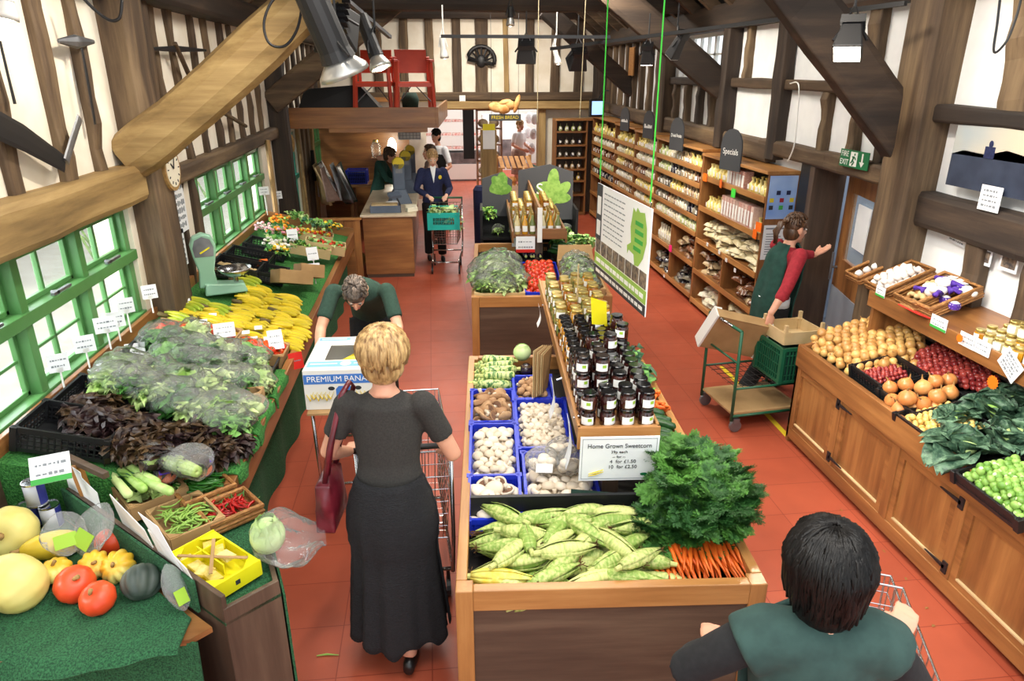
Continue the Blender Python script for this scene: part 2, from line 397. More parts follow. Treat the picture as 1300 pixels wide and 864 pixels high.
def single(name, label, cat, mb, mats, loc=(0, 0, 0), rz=0, group=None, **k):
    o = mesh_obj(name, mb, mats, None, **k); o.location = loc; o.rotation_euler = (0, 0, rz)
    o['label'] = label; o['category'] = cat
    if group: o['group'] = group
    return o
TR = [0]
def struct(name, mb, mats, **k):
    if name == 'trim': TR[0] += 1; name = 'trim_%d' % TR[0]
    o = mesh_obj(name, mb, mats, None, **k); o['kind'] = 'structure'; return o
def copy_tree(o, parent=None):
    c = o.copy(); C.objects.link(c)
    if parent is not None: c.parent = parent
    for ch in KIDS.get(o.name, ()): copy_tree(ch, c)
    return c
KIDS = {}
class Proto:
    """first placement uses the built thing, the later ones copy it with its parts"""
    def __init__(s, make): s.root = make(); s.used = False; s.reg(s.root)
    def reg(s, o):
        ch = list(o.children); KIDS[o.name] = ch
        for c in ch: s.reg(c)
    def put(s, loc, rot=(0, 0, 0), label=None, group=None, scale=1, cat=None):
        if not s.used: o = s.root; s.used = True
        else: o = copy_tree(s.root)
        o.location = loc; o.rotation_euler = rot
        o.scale = (scale, scale, scale) if not isinstance(scale, (tuple, list)) else scale
        if label: o['label'] = label
        if group: o['group'] = group
        if cat: o['category'] = cat
        return o
def text(s_, size, m, parent, loc, rot, align='CENTER', name='lettering', ext=.0006, xs=1):
    c = bpy.data.curves.new(name, 'FONT'); c.body = s_; c.size = size; c.extrude = ext; c.align_x = align; c.align_y = 'CENTER'
    c.materials.append(M_[m]); o = bpy.data.objects.new(name, c); C.objects.link(o)
    me = bpy.data.meshes.new_from_object(o); bpy.data.objects.remove(o)
    o = bpy.data.objects.new(name, me); C.objects.link(o); o.parent = parent
    o.location = loc; o.rotation_euler = rot; o.scale = (xs, 1, 1); return o
def rrot(r=None, k=PI): r = r or rnd; return (r.uniform(-k, k), r.uniform(-k, k), r.uniform(-PI, PI))
def heap(x0, x1, y0, y1, sp, zf, layers=2, jit=.25, inside=None, shrink=.5, dz=.75):
    """resting spots for round goods heaped on the surface zf(x, y)"""
    out = []
    for L in range(layers):
        s_ = sp * shrink * L; y = y0 + s_; row = L
        while y <= y1 - s_ + 1e-6:
            x = x0 + s_ + (sp * .5 if row % 2 else 0)
            while x <= x1 - s_ + 1e-6:
                px, py = x + rnd.uniform(-jit, jit) * sp * .5, y + rnd.uniform(-jit, jit) * sp * .5
                if inside is None or inside(px, py, L): out.append((px, py, zf(px, py) + L * sp * dz))
                x += sp
            y += sp * .88; row += 1
    return out
# ------------------------------------------------------------------ the building
XL, XR, YB = -2.15, 3.5, 15.0
struct('floor', MB().box(-2.4, 3.75, -2, 24, -.1, 0), 'quarry_tile')
def wallx(name, x0, x1, holes, y0, y1, z1, m):
    """a wall along y with openings (ya, yb, za, zb)"""
    b = MB(); ys = sorted({y0, y1, *[h[0] for h in holes], *[h[1] for h in holes]})
    for a, c in zip(ys, ys[1:]):
        mid = (a + c) / 2; hs = sorted((h[2], h[3]) for h in holes if h[0] <= mid <= h[1]); z = 0
        for za, zb in hs:
            if za > z: b.box(x0, x1, a, c, z, za)
            z = zb
        if z < z1: b.box(x0, x1, a, c, z, z1)
    return struct(name, b, m)
W1, W2, W3, W4 = (1.6, 5.17, 1.02, 1.87), (6.62, 9.32, 1.02, 1.87), (10.6, 11.7, .3, 1.88), (13.2, 14.7, .9, 1.9)
wallx('wall_left', XL - .25, XL, [W1, W2, W3, W4], -2, 24, 3.3, 'plaster')
DR = (4.98, 6.1, 0, 1.93); WU = (8.3, 10.2, 2.68, 3.2)
wallx('wall_right', XR, XR + .22, [DR, WU], -2, 24, 3.35, 'plaster_cool')
b = MB(); b.box(XL, XR, YB, YB + .2, 2.05, 4.3); b.box(XL, -.12, YB, YB + .2, 0, 2.05); b.box(2.32, XR, YB, YB + .2, 0, 2.05)
struct('wall_back', b, 'plaster')
struct('wall_far', MB().box(XL, XR, 23.2, 23.4, 0, 4.3), 'white_paint')
b = MB()                                             # the two roof slopes on dark boards
for xa, xb in ((XL - .3, .7), (.7, XR + .3)):
    za, zb = (3.35, 5.6) if xa < 0 else (5.6, 3.35)
    b.hexa([(xa, 2.6, za), (xb, 2.6, zb), (xb, 24, zb), (xa, 24, za), (xa, 2.6, za + .12), (xb, 2.6, zb + .12), (xb, 24, zb + .12), (xa, 24, za + .12)])
struct('ceiling', b, 'timber_dark_y')
# rafters under the slopes
for k in range(26):
    y = 3.2 + k * .62
    for xa, xb in ((XL, .7), (XR, .7)):
        struct('trim', MB().beam((xa, y, 3.36), (xb, y, 5.5), .1, .12, (0, 0, 1)), 'timber_y' if 0 else 'timber_x')

tb = lambda ax, dk='': 'timber_%s%s' % (dk, AX[ax])
def post(y, x, wy, d, z0, z1, m, seed, lean=0):
    struct('trim', MB().wobble_beam((x, y, z0), (x, y + lean, z1), d, wy, (0, 1, 0), 7, .01, seed), m, bevel=.006)
def rail(x, y0, y1, z0, z1, h, d, m, seed, amp=.01):
    struct('trim', MB().wobble_beam((x, y0, z0), (x, y1, z1), d, h, (0, 0, 1), 9, amp, seed), m, bevel=.006)
# left side: wall plate, lintels, posts and studs
rail(-2.06, -1, 15, 3.3, 3.34, .24, .26, tb(1, 'dark_'), 1)
rail(-2.10, 2.2, 5.22, 2.0, 2.0, .25, .2, tb(1, 'pale_'), 2, .008)
rail(-2.12, 5.9, 10.0, 1.93, 1.98, .14, .16, tb(1), 3, .006)
post(5.42, -2.1, .32, .3, 0, 3.2, tb(2), 4); post(5.72, -2.12, .14, .16, 0, 3.2, tb(2), 5, .1)
post(10.1, -2.06, .24, .3, 0, 3.2, tb(2, 'dark_'), 6)
for i, (y, wd, ln) in enumerate([(2.75, .12, 0), (3.3, .12, .03), (3.88, .13, -.02), (4.42, .13, .02), (4.85, .11, .03)]):
    post(y, -2.14, wd, .08, 2.1, 3.2, tb(2), 20 + i, ln)
for i, (y, wd) in enumerate([(6.12, .09), (6.62, .1), (7.1, .08), (7.6, .1), (8.02, .08), (8.5, .1), (8.95, .08), (9.45, .09)]):
    post(y, -2.14, wd, .08, 2.0, 3.2, tb(2), 30 + i, .05 * (-1) ** i)
for i, (y, wd) in enumerate([(6.16, .06), (6.5, .1)]): post(y, -2.14, wd, .07, .6, 1.88, tb(2), 44 + i, .03)
for i in range(9): post(10.55 + i * .5, -2.14, .13, .09, 2.0, 3.2, tb(2, 'dark_' if i % 2 else ''), 50 + i, .04)
for i, y in enumerate([10.5, 11.8, 12.15, 12.6, 13.05, 14.8]): post(y, -2.13, .16, .1, 0, 2.0, tb(2, 'pale_' if i % 3 == 1 else ''), 60 + i, .03)
# braces and tie beams of the trusses
def brace(a, mid, c, w_, h_, m, seed):
    a, mid, c = Vector(a), Vector(mid), Vector(c); r = random.Random(seed); P = []; R = []
    for i in range(13):
        t = i / 12; P.append(a * (1 - t) ** 2 + mid * 2 * t * (1 - t) + c * t * t); R.append(h_ / 2 * (1 + r.uniform(-.05, .05)))
    mb = MB(); mb.tube(P, R, 10, True, w_ / h_, (0, 0, 1)); struct('trim', mb, m)
brace((-2.1, 5.2, 2.16), (-1.45, 5.2, 2.56), (-.1, 5.2, 3.75), .24, .33, tb(0, 'pale_'), 1)
def flat_brace(a, c, t, h, m):
    struct('trim', MB().wobble_beam(a, c, t, h, (0, 0, 1), 8, .008, int(h * 100)), m, bevel=.01)
flat_brace((3.45, 4.86, 2.2), (1.9, 4.86, 3.72), .16, .34, tb(0, 'dark_'))
flat_brace((-2.1, 10.0, 2.35), (-.2, 10.0, 3.75), .16, .3, tb(0))
flat_brace((3.48, 8.3, 2.5), (1.8, 8.3, 3.7), .14, .3, tb(0, 'dark_'))
flat_brace((3.48, 12.4, 2.45), (1.9, 12.4, 3.7), .14, .28, tb(0, 'dark_'))
for y, z in ((5.0, 4.05), (9.7, 3.68), (14.85, 3.95)):
    struct('trim', MB().wobble_beam((XL, y, z), (XR, y, z), .26, .46, (0, 0, 1), 12, .012, int(y)), tb(0, 'dark_'), bevel=.01)
# right side
rail(3.44, -1, 15, 3.3, 3.34, .26, .22, tb(1, 'dark_'), 7)
rail(3.47, 4.9, 8.3, 2.6, 2.62, .1, .12, tb(1), 8); rail(3.47, 8.2, 10.6, 2.62, 2.62, .1, .12, tb(1, 'dark_'), 9)
rail(3.46, 4.9, 7.2, 1.98, 2.02, .14, .16, tb(1), 10); rail(3.46, 7.0, 14.8, 1.96, 2.12, .2, .16, tb(1), 11)
rail(3.45, 1.5, 4.7, 2.42, 2.46, .11, .14, tb(1, 'dark_'), 12); rail(3.45, 1.5, 4.7, 1.78, 1.82, .24, .16, tb(1, 'dark_'), 13)
post(4.76, 3.4, .34, .3, 0, 3.25, tb(2), 14); post(8.22, 3.42, .17, .2, 1.9, 3.25, tb(2, 'dark_'), 15); post(10.5, 3.42, .32, .2, 1.9, 3.25, tb(2), 16)
post(14.6, 3.4, .5, .24, 2.0, 3.9, tb(2, 'dark_'), 17); post(6.95, 3.44, .2, .14, 1.9, 3.25, tb(2, 'dark_'), 18)
for i, (px, py) in enumerate([(992, 150), (1055, 150), (1094, 155), (1130, 160)]):
    post(onX(px, py, 3.5).y, 3.47, .1, .1, 2.0, 2.58, tb(2), 80 + i, .02)
for i, (px, py) in enumerate([(862, 125), (877, 125), (893, 127), (908, 128), (924, 129)]):
    post(onX(px, py, 3.5).y, 3.47, .11, .1, 2.05, 2.6, tb(2, 'dark_' if i == 2 else ''), 90 + i, .02)
for i, (px, py) in enumerate([(1118, 60), (955, 75)]):
    post(onX(px, py, 3.5).y, 3.47, .17 if i == 0 else .09, .1, 2.6, 3.25, tb(2), 96 + i, .02)
for i in range(8): post(11.0 + i * .45, 3.47, .12, .1, 2.1, 3.25, tb(2), 100 + i, .02)
post(3.95, 3.46, .3, .1, 2.45, 3.25, tb(2), 120, .1); post(3.2, 3.46, .16, .1, 2.45, 3.25, tb(2), 121)
post(4.0, 3.46, .15, .1, 1.0, 1.7, tb(2), 122, .02); post(3.58, 3.46, .1, .1, 1.0, 1.7, tb(2), 123)
# back wall
struct('trim', MB().wobble_beam((XL, 14.93, 2.29), (XR, 14.93, 2.29), .2, .17, (0, 0, 1), 12, .008, 5), tb(0), bevel=.006)
struct('trim', MB().wobble_beam((XL, 14.88, 2.13), (XR, 14.88, 2.12), .3, .16, (0, 0, 1), 12, .006, 6), tb(0, 'pale_'), bevel=.006)
for i, px in enumerate([452, 480, 512, 546, 580, 611, 643, 672, 704, 734, 763]):
    p = onY(px, 80, 15.0); wd = .25 if px == 611 else (.1 if px == 643 else .17)
    struct('trim', MB().wobble_beam((p.x, 14.97, 2.36), (p.x + rnd.uniform(-.05, .05), 14.97, 3.8), .1, wd, (1, 0, 0), 6, .012, px), tb(2, 'pale_' if px == 643 else ''), bevel=.006)
# windows: green casements with a row of opening lights over fixed ones
def window(n, y0, y1, z0, z1, paint, cas=.74, xin=XL, zt=1.5, split=2):
    root = bpy.data.objects.new('window_%d' % n, None); C.objects.link(root); root['kind'] = 'structure'; root.location = (xin, y0, z0)
    b = MB(); L, Hh = y1 - y0, z1 - z0; d0, d1 = -.1, -.03; zt -= z0
    b.box(d0, d1, 0, .07, 0, Hh); b.box(d0, d1, L - .07, L, 0, Hh); b.box(d0, d1, 0, L, Hh - .06, Hh); b.box(d0, d1 + .03, 0, L, 0, .06)
    k = max(1, round(L / cas)); st = (L - .07) / k
    for i in range(1, k): b.box(d0, d1 + .02, i * st, i * st + .07, 0, Hh)
    b.box(d0, d1 + .04, 0, L, zt - .035, zt + .035)
    for i in range(k):
        a = i * st + .07; e = (i + 1) * st; c = (a + e) / 2
        for (q0, q1) in ((.06, zt - .035), (zt + .035, Hh - .06)):
            b.box(-.1, -.07, a, a + .028, q0, q1); b.box(-.1, -.07, e - .028, e, q0, q1)
            b.box(-.1, -.07, a, e, q0, q0 + .028); b.box(-.1, -.07, a, e, q1 - .028, q1)
            for j in range(1, split): cc = a + (e - a) * j / split; b.box(-.11, -.08, cc - .012, cc + .012, q0, q1)
        if n == 1: b.box(-.1, -.08, a, e, (zt) / 2 + .01, (zt) / 2 + .028)
    part('window_frame', b, paint, root, bevel=.004)
    part('glass', MB().box(-.1, -.095, .05, L - .05, .05, Hh - .05), 'glass', root)
    for i in range(k if n < 3 else 0):
        h = MB(); c = i * st + st / 2; h.cbox((.0, c + .05, zt + .05), (.02, .2, .015), 0); h.cyl((-.03, c, zt + .05), (.01, c, zt + .05), .012)
        part('window_stay', h, 'steel_dull', root)
    return root
window(1, *W1, 'green_paint', .72); window(2, *W2, 'green_paint', .68, split=2); window(3, *W3, 'teal_paint', .55, zt=1.2); window(4, *W4, 'green_paint', .4)
root = bpy.data.objects.new('window_5', None); C.objects.link(root); root['kind'] = 'structure'
b = MB(); b.box(3.56, 3.62, 8.3, 10.2, 2.68, 2.72); b.box(3.56, 3.62, 8.3, 10.2, 3.15, 3.2)
for i in range(8): y = 8.3 + i * (1.86 / 7); b.box(3.57, 3.61, y, y + (.06 if i % 3 == 0 else .025), 2.68, 3.2)
b.box(3.57, 3.61, 8.3, 10.2, 2.93, 2.955)
part('window_frame', b, 'white_paint', root); part('glass', MB().box(3.59, 3.595, 8.3, 10.2, 2.7, 3.18), 'glass', root)
# fire door in the right wall: frame, leaf standing ajar, corridor behind
b = MB(); b.box(3.42, 3.74, 4.94, 5.0, 0, 1.96); b.box(3.42, 3.74, 6.08, 6.16, 0, 1.96); b.box(3.42, 3.74, 4.94, 6.16, 1.92, 1.98)
struct('trim', b, 'oak_dark_z', bevel=.005)
b = MB(); b.box(3.43, 3.47, 6.16, 6.34, 0, 1.94); struct('trim', b, 'black_metal')  # black strip painted in for the dark gap beside the frame
door = bpy.data.objects.new('door_1', None); C.objects.link(door); door['kind'] = 'structure'; door.location = (3.52, 5.01, 0); door.rotation_euler = (0, 0, math.radians(-13))
b = MB(); W = 1.05
b.box(-.02, .025, 0, .12, .82, 1.9); b.box(-.02, .025, W - .16, W, .82, 1.9); b.box(-.02, .025, .12, W - .16, 1.72, 1.9); b.box(-.02, .025, .12, W - .16, .82, 1.12); b.box(-.018, .022, 0, W, 0, .83)
part('door_panel', b, 'oak_z', door, bevel=.004)
part('kick_plate', MB().box(-.026, -.02, .02, W - .02, .03, .84), 'grey_door', door)
part('glass', MB().box(0, .006, .12, W - .16, 1.12, 1.72), 'glass', door)
part('door_notice', MB().box(-.03, -.02, .38, .68, 1.28, 1.66), 'paper', door)
h = MB(); h.cyl((-.02, W - .07, 1.02), (-.07, W - .07, 1.02), .012); h.cyl((-.07, W - .07, .9), (-.07, W - .07, 1.16), .011); part('door_handle', h, 'steel_dull', door)
struct('wall_corridor', MB().box(5.2, 5.3, 2, 9, 0, 3).box(3.72, 5.3, 7.4, 7.5, 0, 3).box(3.72, 5.3, 3.2, 3.3, 0, 3), 'grey_door')
struct('floor_corridor', MB().box(3.72, 5.3, 3.2, 7.5, -.1, 0), 'steel_dull')
area('corridor_lamp', (4.4, 5.8, 2.95), (0, 0, 0), .6, .6, 22, (.8, .88, 1))
# partition post and shelf jamb at the far right of the opening, corner panelling at the tills
struct('trim', MB().box(2.2, 2.34, 14.85, 15.2, 0, 2.06), 'timber_pale_z', bevel=.006)
struct('wall_till_side', MB().box(XL, -.45, 14.2, 14.26, 0, 2.3), 'oak_x')
# outside the windows
struct('ground_outside', MB().box(-16, XL - .25, -6, 26, -.2, .0), 'paving_out')
b = MB(); b.box(-7.6, -7.2, -4, 7.2, 0, 1.2); b.box(-9.5, -7.2, 9, 26, 0, 2.2); struct('wall_outside', b, 'stone_out')
b = MB()
for i in range(16):
    x, y = -4.2 - rnd.random() * 1.3, 2 + rnd.random() * 14
    for k in range(6):
        a = rnd.uniform(0, 6.28); l = rnd.uniform(.35, .95)
        b.tube([(x, y, 0), (x + math.cos(a) * l * .25, y + math.sin(a) * l * .25, l * .7), (x + math.cos(a) * l * .5, y + math.sin(a) * l * .5, l)], [.02, .02, .003], 4)
o = single('grass_outside', 'tall grasses and shrubs growing outside behind the green windows', 'plants', b, 'hedge_out'); o['kind'] = 'stuff'
# mezzanine over the tills
b = MB()
b.poly([(0, 0)], 0, 0) if 0 else None
b.hexa([(-1.98, 10.5, 1.99), (.06, 10.5, 1.99), (.06, 10.54, 1.99), (-1.98, 10.54, 1.99), (-1.98, 10.5, 2.27), (.06, 10.5, 2.27), (.06, 10.54, 2.27), (-1.98, 10.54, 2.27)])
b.box(-1.45, -.06, 10.5, 10.54, 1.93, 1.99)
b.hexa([(.06, 10.5, 1.99), (.1, 10.5, 1.99), (.3, 13.6, 1.99), (.26, 13.6, 1.99), (.06, 10.5, 2.27), (.1, 10.5, 2.27), (.3, 13.6, 2.27), (.26, 13.6, 2.27)])
struct('trim', b, 'oak_x', bevel=.004)
struct('ceiling_over_tills', MB().hexa([(-2.1, 10.54, 2.16), (.06, 10.54, 2.16), (.26, 14.2, 2.16), (-2.1, 14.2, 2.16), (-2.1, 10.54, 2.22), (.06, 10.54, 2.22), (.26, 14.2, 2.22), (-2.1, 14.2, 2.22)]), 'oak_dark_x')
# ------------------------------------------------------------------ shared builders for goods
def leaf(mb, p, yaw, pitch, L, Wd, curl=.6, ruf=.12, nu=4, nv=5, seed=0, cup=.3):
    r = random.Random(seed); ph = r.uniform(0, 6.28)
    R = Matrix.Translation(p) @ Euler((0, -pitch, yaw)).to_matrix().to_4x4()
    def fn(u, v):
        s = (u - .5) * 2; wv = max(.05, math.sin(PI * (.06 + v * .93)) ** .6) * Wd / 2
        a = curl * v * v; x = L * v * math.cos(a * .6); z = -L * v * math.sin(a) * .7 + cup * abs(s) ** 2 * wv
        z += ruf * Wd * math.sin(ph + v * 9 + s * 5) * abs(s)
        return R @ Vector((x, s * wv, z))
    mb.grid(fn, nu, nv)
def crate_mb(lx, ly, h, t=.012, n=6, floor=True, slots=3):
    b = MB(); x, y = lx / 2, ly / 2
    if floor: b.box(-x, x, -y, y, 0, t)
    for s in (-1, 1):
        b.box(-x, x, s * y - t * .5, s * y + t * .5, h - .03, h); b.box(-x, x, s * y - t * .5, s * y + t * .5, 0, .02)
        b.box(s * x - t * .5, s * x + t * .5, -y, y, h - .03, h); b.box(s * x - t * .5, s * x + t * .5, -y, y, 0, .02)
        for k in range(slots):
            z = .02 + (h - .05) * (k + .5) / slots
            b.box(-x, x, s * y - t * .3, s * y + t * .3, z, z + .006); b.box(s * x - t * .3, s * x + t * .3, -y, y, z, z + .006)
        m = max(3, int(lx / .03))
        for k in range(m + 1): q = -x + lx * k / m; b.box(q - .003, q + .003, s * y - t * .4, s * y + t * .4, 0, h)
        m = max(3, int(ly / .03))
        for k in range(m + 1): q = -y + ly * k / m; b.box(s * x - t * .4, s * x + t * .4, q - .003, q + .003, 0, h)
        for s2 in (-1, 1): b.cbox((s * x, s2 * y, h / 2), (.03, .03, h))
    return b
def tray_mb(lx, ly, h, t=.006, slope=0):
    b = MB(); x, y = lx / 2, ly / 2
    b.box(-x, x, -y, y, 0, t)
    for s in (-1, 1): b.box(s * x - t, s * x + t, -y, y, 0, h + slope); b.box(-x, x, s * y - t, s * y + t, 0, h)
    for sx in (-1, 1):
        for sy in (-1, 1): b.poly([(sx * x, sy * y), (sx * (x - .05), sy * y), (sx * x, sy * (y - .05))], h - t, h + .004)
    return b
def wicker_mb(lx, ly, h):
    b = MB(); x, y = lx / 2, ly / 2
    b.box(-x, x, -y, y, 0, .012)
    n = max(3, int(h / .016))
    for k in range(n):
        z = .008 + h * k / n; o = .003 * (k % 2)
        b.tube([(-x - o, -y - o, z), (x + o, -y - o, z), (x + o, y + o, z), (-x - o, y + o, z), (-x - o, -y - o, z)], .0088, 5)
    b.tube([(-x, -y, h), (x, -y, h), (x, y, h), (-x, y, h), (-x, -y, h)], .014, 6)
    return b
def card(name, label, loc, w_, h_, rz=0, rx=0, ry=0, lines=3, m='paper', stand=0, group=None, cat='price card', accent=None):
    """a written card: thin board, handwriting lines, optional clip stem"""
    t = thing(name, label, cat, loc, 0, group); t.rotation_euler = (rx, ry, rz)
    part('card_sheet', MB().box(-w_ / 2, w_ / 2, -.002, .001, 0, h_), m, t)
    b = MB(); r = random.Random(int(w_ * 1e4 + loc[0] * 331 + loc[1] * 77))
    for k in range(lines):
        z = h_ * (1 - (k + 1) / (lines + 1)); x = -w_ * .36
        while x < w_ * .3:
            l = r.uniform(.05, .14) * w_; hh = h_ * .035 * r.uniform(.6, 1.6); b.box(x, x + l, -.0032, -.002, z - hh, z + hh); x += l + w_ * .04
    if lines: part('handwriting', b, 'ink_soft', t)
    if accent:
        part('printed_border', MB().box(-w_ / 2, w_ / 2, -.0036, -.002, 0, h_ * .2), accent, t)
    if stand:
        s = MB(); s.tube([(0, .004, 0), (0, .012, -stand)], .005, 6); s.cbox((0, .004, .01), (.03, .012, .025)); part('clip_stem', s, 'white_paint', t)
    return t

# ------------------------------------------------------------------ left display, a long sloping counter under the windows
SL = .238
def D(u, y, h=0): return Vector((-1.09 - u * math.cos(SL) - h * -math.sin(SL) * -1, y, .76 + u * math.sin(SL) + h * math.cos(SL)))
def onS(px, py, h=0):
    r = ray(px, py); k = .24; s = (.745 + (-1.1) * k + h - EYE) / (r.z + k * r.x); return Vector((0, 0, EYE)) + r * s
ld = thing('display_counter', 'long sloping display counter lined with green turf under the green windows', 'counter', (0, 0, 0))
b = MB(); b.hexa([(-2.12, 3.12, .6), (-1.1, 3.12, .6), (-1.1, 9.05, .6), (-2.12, 9.05, .6), (-2.12, 3.12, .99), (-1.1, 3.12, .745), (-1.1, 9.05, .745), (-2.12, 9.05, .99)])
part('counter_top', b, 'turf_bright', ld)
b = MB(); b.hexa([(-1.1, 3.12, .62), (-1.055, 3.12, .62), (-1.055, 9.08, .62), (-1.1, 9.08, .62), (-1.1, 3.12, .80), (-1.05, 3.12, .80), (-1.05, 9.08, .80), (-1.1, 9.08, .80)])
part('front_rail', b, 'oak_y', ld, bevel=.004)
part('end_panel', MB().hexa([(-2.12, 9.05, 0), (-1.06, 9.05, 0), (-1.06, 9.09, 0), (-2.12, 9.09, 0), (-2.12, 9.05, 1.1), (-1.06, 9.05, .85), (-1.06, 9.09, .85), (-2.12, 9.09, 1.1)]), 'oak_x', ld)
part('back_rail', MB().box(-2.145, -2.11, 2.2, 9.05, .98, 1.07), 'oak_y', ld, bevel=.004)
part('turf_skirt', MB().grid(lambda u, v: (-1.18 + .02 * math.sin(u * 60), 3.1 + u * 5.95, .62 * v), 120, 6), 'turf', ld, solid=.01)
for i, (ya, yb, dx) in enumerate([(3.2, 3.6, .04), (3.62, 4.08, .05), (4.1, 4.55, .03)]):
    b = MB(); b.grid(lambda u, v: (-1.16 + .115 * min(v, .8) / .8 + .012 * math.sin(u * 9 + i) * v, ya + (yb - ya) * u, (.81 + .01 * math.sin(u * 12)) - max(0, v - .7) * (.22 + .06 * math.sin(u * 5 + i))), 16, 8)
    part('turf_flap', b, 'turf_bright', ld, solid=.012)
# near corner: veg bin with a 45 degree front, pumpkin table in front of it
vb = thing('vegetable_bin', 'dark brown wooden corner bin carrying bean and chilli trays at the near end', 'bin')
A_, B_, C_, D_, E_ = (-.87, 2.24), (-.69, 2.39), (-.86, 2.86), (-1.06, 3.1), (-1.82, 3.1)
part('bin_top', MB().poly([A_, B_, C_, D_, E_], .7, .715), 'turf', vb)
def wallseg(p, q, z0, z1, t=.02):
    b = MB(); d = Vector((q[0] - p[0], q[1] - p[1], 0)).normalized(); n = Vector((-d.y, d.x, 0)) * t
    P0, P1 = Vector((*p, 0)), Vector((*q, 0)); U_ = Vector((0, 0, 1))
    return b.hexa([P0 + U_ * z0, P1 + U_ * z0, P1 + n + U_ * z0, P0 + n + U_ * z0, P0 + U_ * z1, P1 + U_ * z1, P1 + n + U_ * z1, P0 + n + U_ * z1])
part('front_board', wallseg(A_, B_, 0, .78), 'oak_dark_z', vb, bevel=.003)
part('side_board', wallseg(B_, C_, 0, .74), 'oak_dark_z', vb)
part('divider_board', wallseg(E_, A_, 0, .84), 'oak_dark_z', vb, bevel=.003)
b = MB(); b.grid(lambda u, v: (A_[0] + (E_[0] - A_[0]) * (.12 + .88 * u) - .012, A_[1] + (E_[1] - A_[1]) * (.12 + .88 * u) - .012, .70 + .15 * v), 30, 3)
part('turf_strip', b, 'turf', vb, solid=.012)
part('side_turf', wallseg((-.675, 2.40), (-.84, 2.88), .0, .7, .01), 'turf', vb)
pt = thing('pumpkin_table', 'turf covered corner table holding pumpkins and squashes with turf hanging at its front', 'table')
poly = [(-2.13, 2.14), (-1.0, 2.2), (-.93, 2.26), (-1.84, 3.07), (-2.13, 3.1)]
part('table_board', MB().poly(poly, .66, .685), 'oak_x', pt)
def turfz(x, y): return .7
def tf(u, v):
    x = -2.12 + 1.1 * u; y0 = 2.12 + .03 * math.sin(u * 7); y1 = min(3.07, 2.22 + (-.93 - x) * .92)
    y = y0 + (y1 - y0) * v; return (x, y, .695 + .006 * math.sin(x * 30) * math.sin(y * 26) - max(0, .08 - v) * (.5 + .3 * math.sin(u * 5)))
b = MB().grid(tf, 60, 40); part('turf_cover', b, 'turf', pt, solid=.012)
part('turf_drape', MB().grid(lambda u, v: (-1.75 + .78 * u, 2.2 + .012 * math.sin(u * 16) - .05 * (1 - v), .03 + .64 * v), 50, 8), 'turf', pt, solid=.012)
for x, y in ((-2.05, 2.2), (-1.75, 2.25), (-2.05, 3.0)): part('leg', MB().box(x - .03, x + .03, y - .03, y + .03, 0, .66), 'oak_dark_z', pt)
part('back_panel', MB().box(-2.13, -2.1, 2.1, 3.1, .66, 1.02), 'oak_dark_y', pt)
pb = thing('upright_board', 'upright plank with a cross ledge and white price papers behind the tins', 'board', tuple(onZ(120, 650, .74)))
b = MB(); b.wobble_beam((0, 0, -.03), (-.06, .05, .24), .07, .03, (1, 0, 0), 4, .002, 3); part('plank', b, 'pine_z', pb, bevel=.003)
b = MB(); b.beam((-.12, .1, .255), (.14, -.09, .25), .03, .03); part('cross_ledge', b, 'oak_dark_x', pb, bevel=.003)
b = MB()
b.sheet([(-.13, .08, .09), (.0, -.03, .08), (.0, -.03, .24), (-.13, .08, .25)]); b.sheet([(.0, -.03, .05), (.1, -.12, .04), (.1, -.12, .18), (.0, -.03, .21)])
part('price_paper', b, 'paper', pb)
# white tray ends standing along the divider
b = MB(); e1 = Vector((-.72, .69, 0)); O = Vector((-.89, 2.28, 0))
for s, h in ((.14, .96), (.46, 1.0)):
    p = O + e1 * s; q = O + e1 * (s + .28); b.sheet([(p.x, p.y, .72), (q.x, q.y, .72), (q.x - .03, q.y - .03, h), (p.x - .03, p.y - .03, h - .06)], .004)
single('tray_end', 'white cardboard tray ends with slots standing along the turf topped divider', 'cardboard', b, 'card_white')
b = MB(); p = O + e1 * .2
b.sheet([(p.x - .02, p.y - .03, .86), (p.x - .12, p.y + .07, .88), (p.x - .2, p.y + .1, 1.06), (p.x - .1, p.y + .02, 1.04)], .002)
single('paper_sheet', 'plain white paper sheet leaning above the white tray ends', 'paper', b, 'paper')
# pumpkins and squashes on the table
def squash(name, label, px, py, r, m, lobes=0, amp=.1, flat=.85, tilt=(0, 0, 0), stem=True, group=None, neck=0, lab2=None):
    c = onZ(px, py, .7 + r * .8); t = thing(name, label, 'squash', c, 0, group); t.rotation_euler = tilt
    pr = []
    for i in range(13):
        a = -PI / 2 + PI * i / 12; rr = r * math.cos(a); z = r * flat * math.sin(a)
        if not neck: z -= r * .16 * (math.exp(-(rr / r / .3) ** 2)) * (1 if a > 0 else -1)
        else: rr = rr * (1 - .35 * (i / 12)); z *= neck
        pr.append((max(rr, .001), z))
    part('flesh', MB().lathe(pr, 48 if lobes else 28, (0, 0, 0), lobes, amp), m, t, smooth=True)
    if stem:
        s = MB(); top = pr[-1][1]; s.tube([(0, 0, top - .005), (.004, 0, top + r * .16), (.014, .004, top + r * .34)], [r * .15, r * .1, r * .13], 7)
        part('stalk', s, 'stalk', t, smooth=True)
    return t
squash('pumpkin', 'large pale cream pumpkin with a shrivelled stalk beneath the side panel', 12, 676, .118, 'squash_pale', 10, .03, .85, (1.1, .3, 0))
squash('pumpkin', 'large pale yellow pumpkin at the table front, stalk facing out', 18, 740, .125, 'squash_pale', 12, .03, .9, (1.9, 0, -.4))
squash('spaghetti_squash', 'long smooth yellow squash lying between the pale pumpkins and bags', 66, 692, .075, 'squash_yellow', 0, 0, .95, (1.4, 0, -1.1), True, None, 1.7)
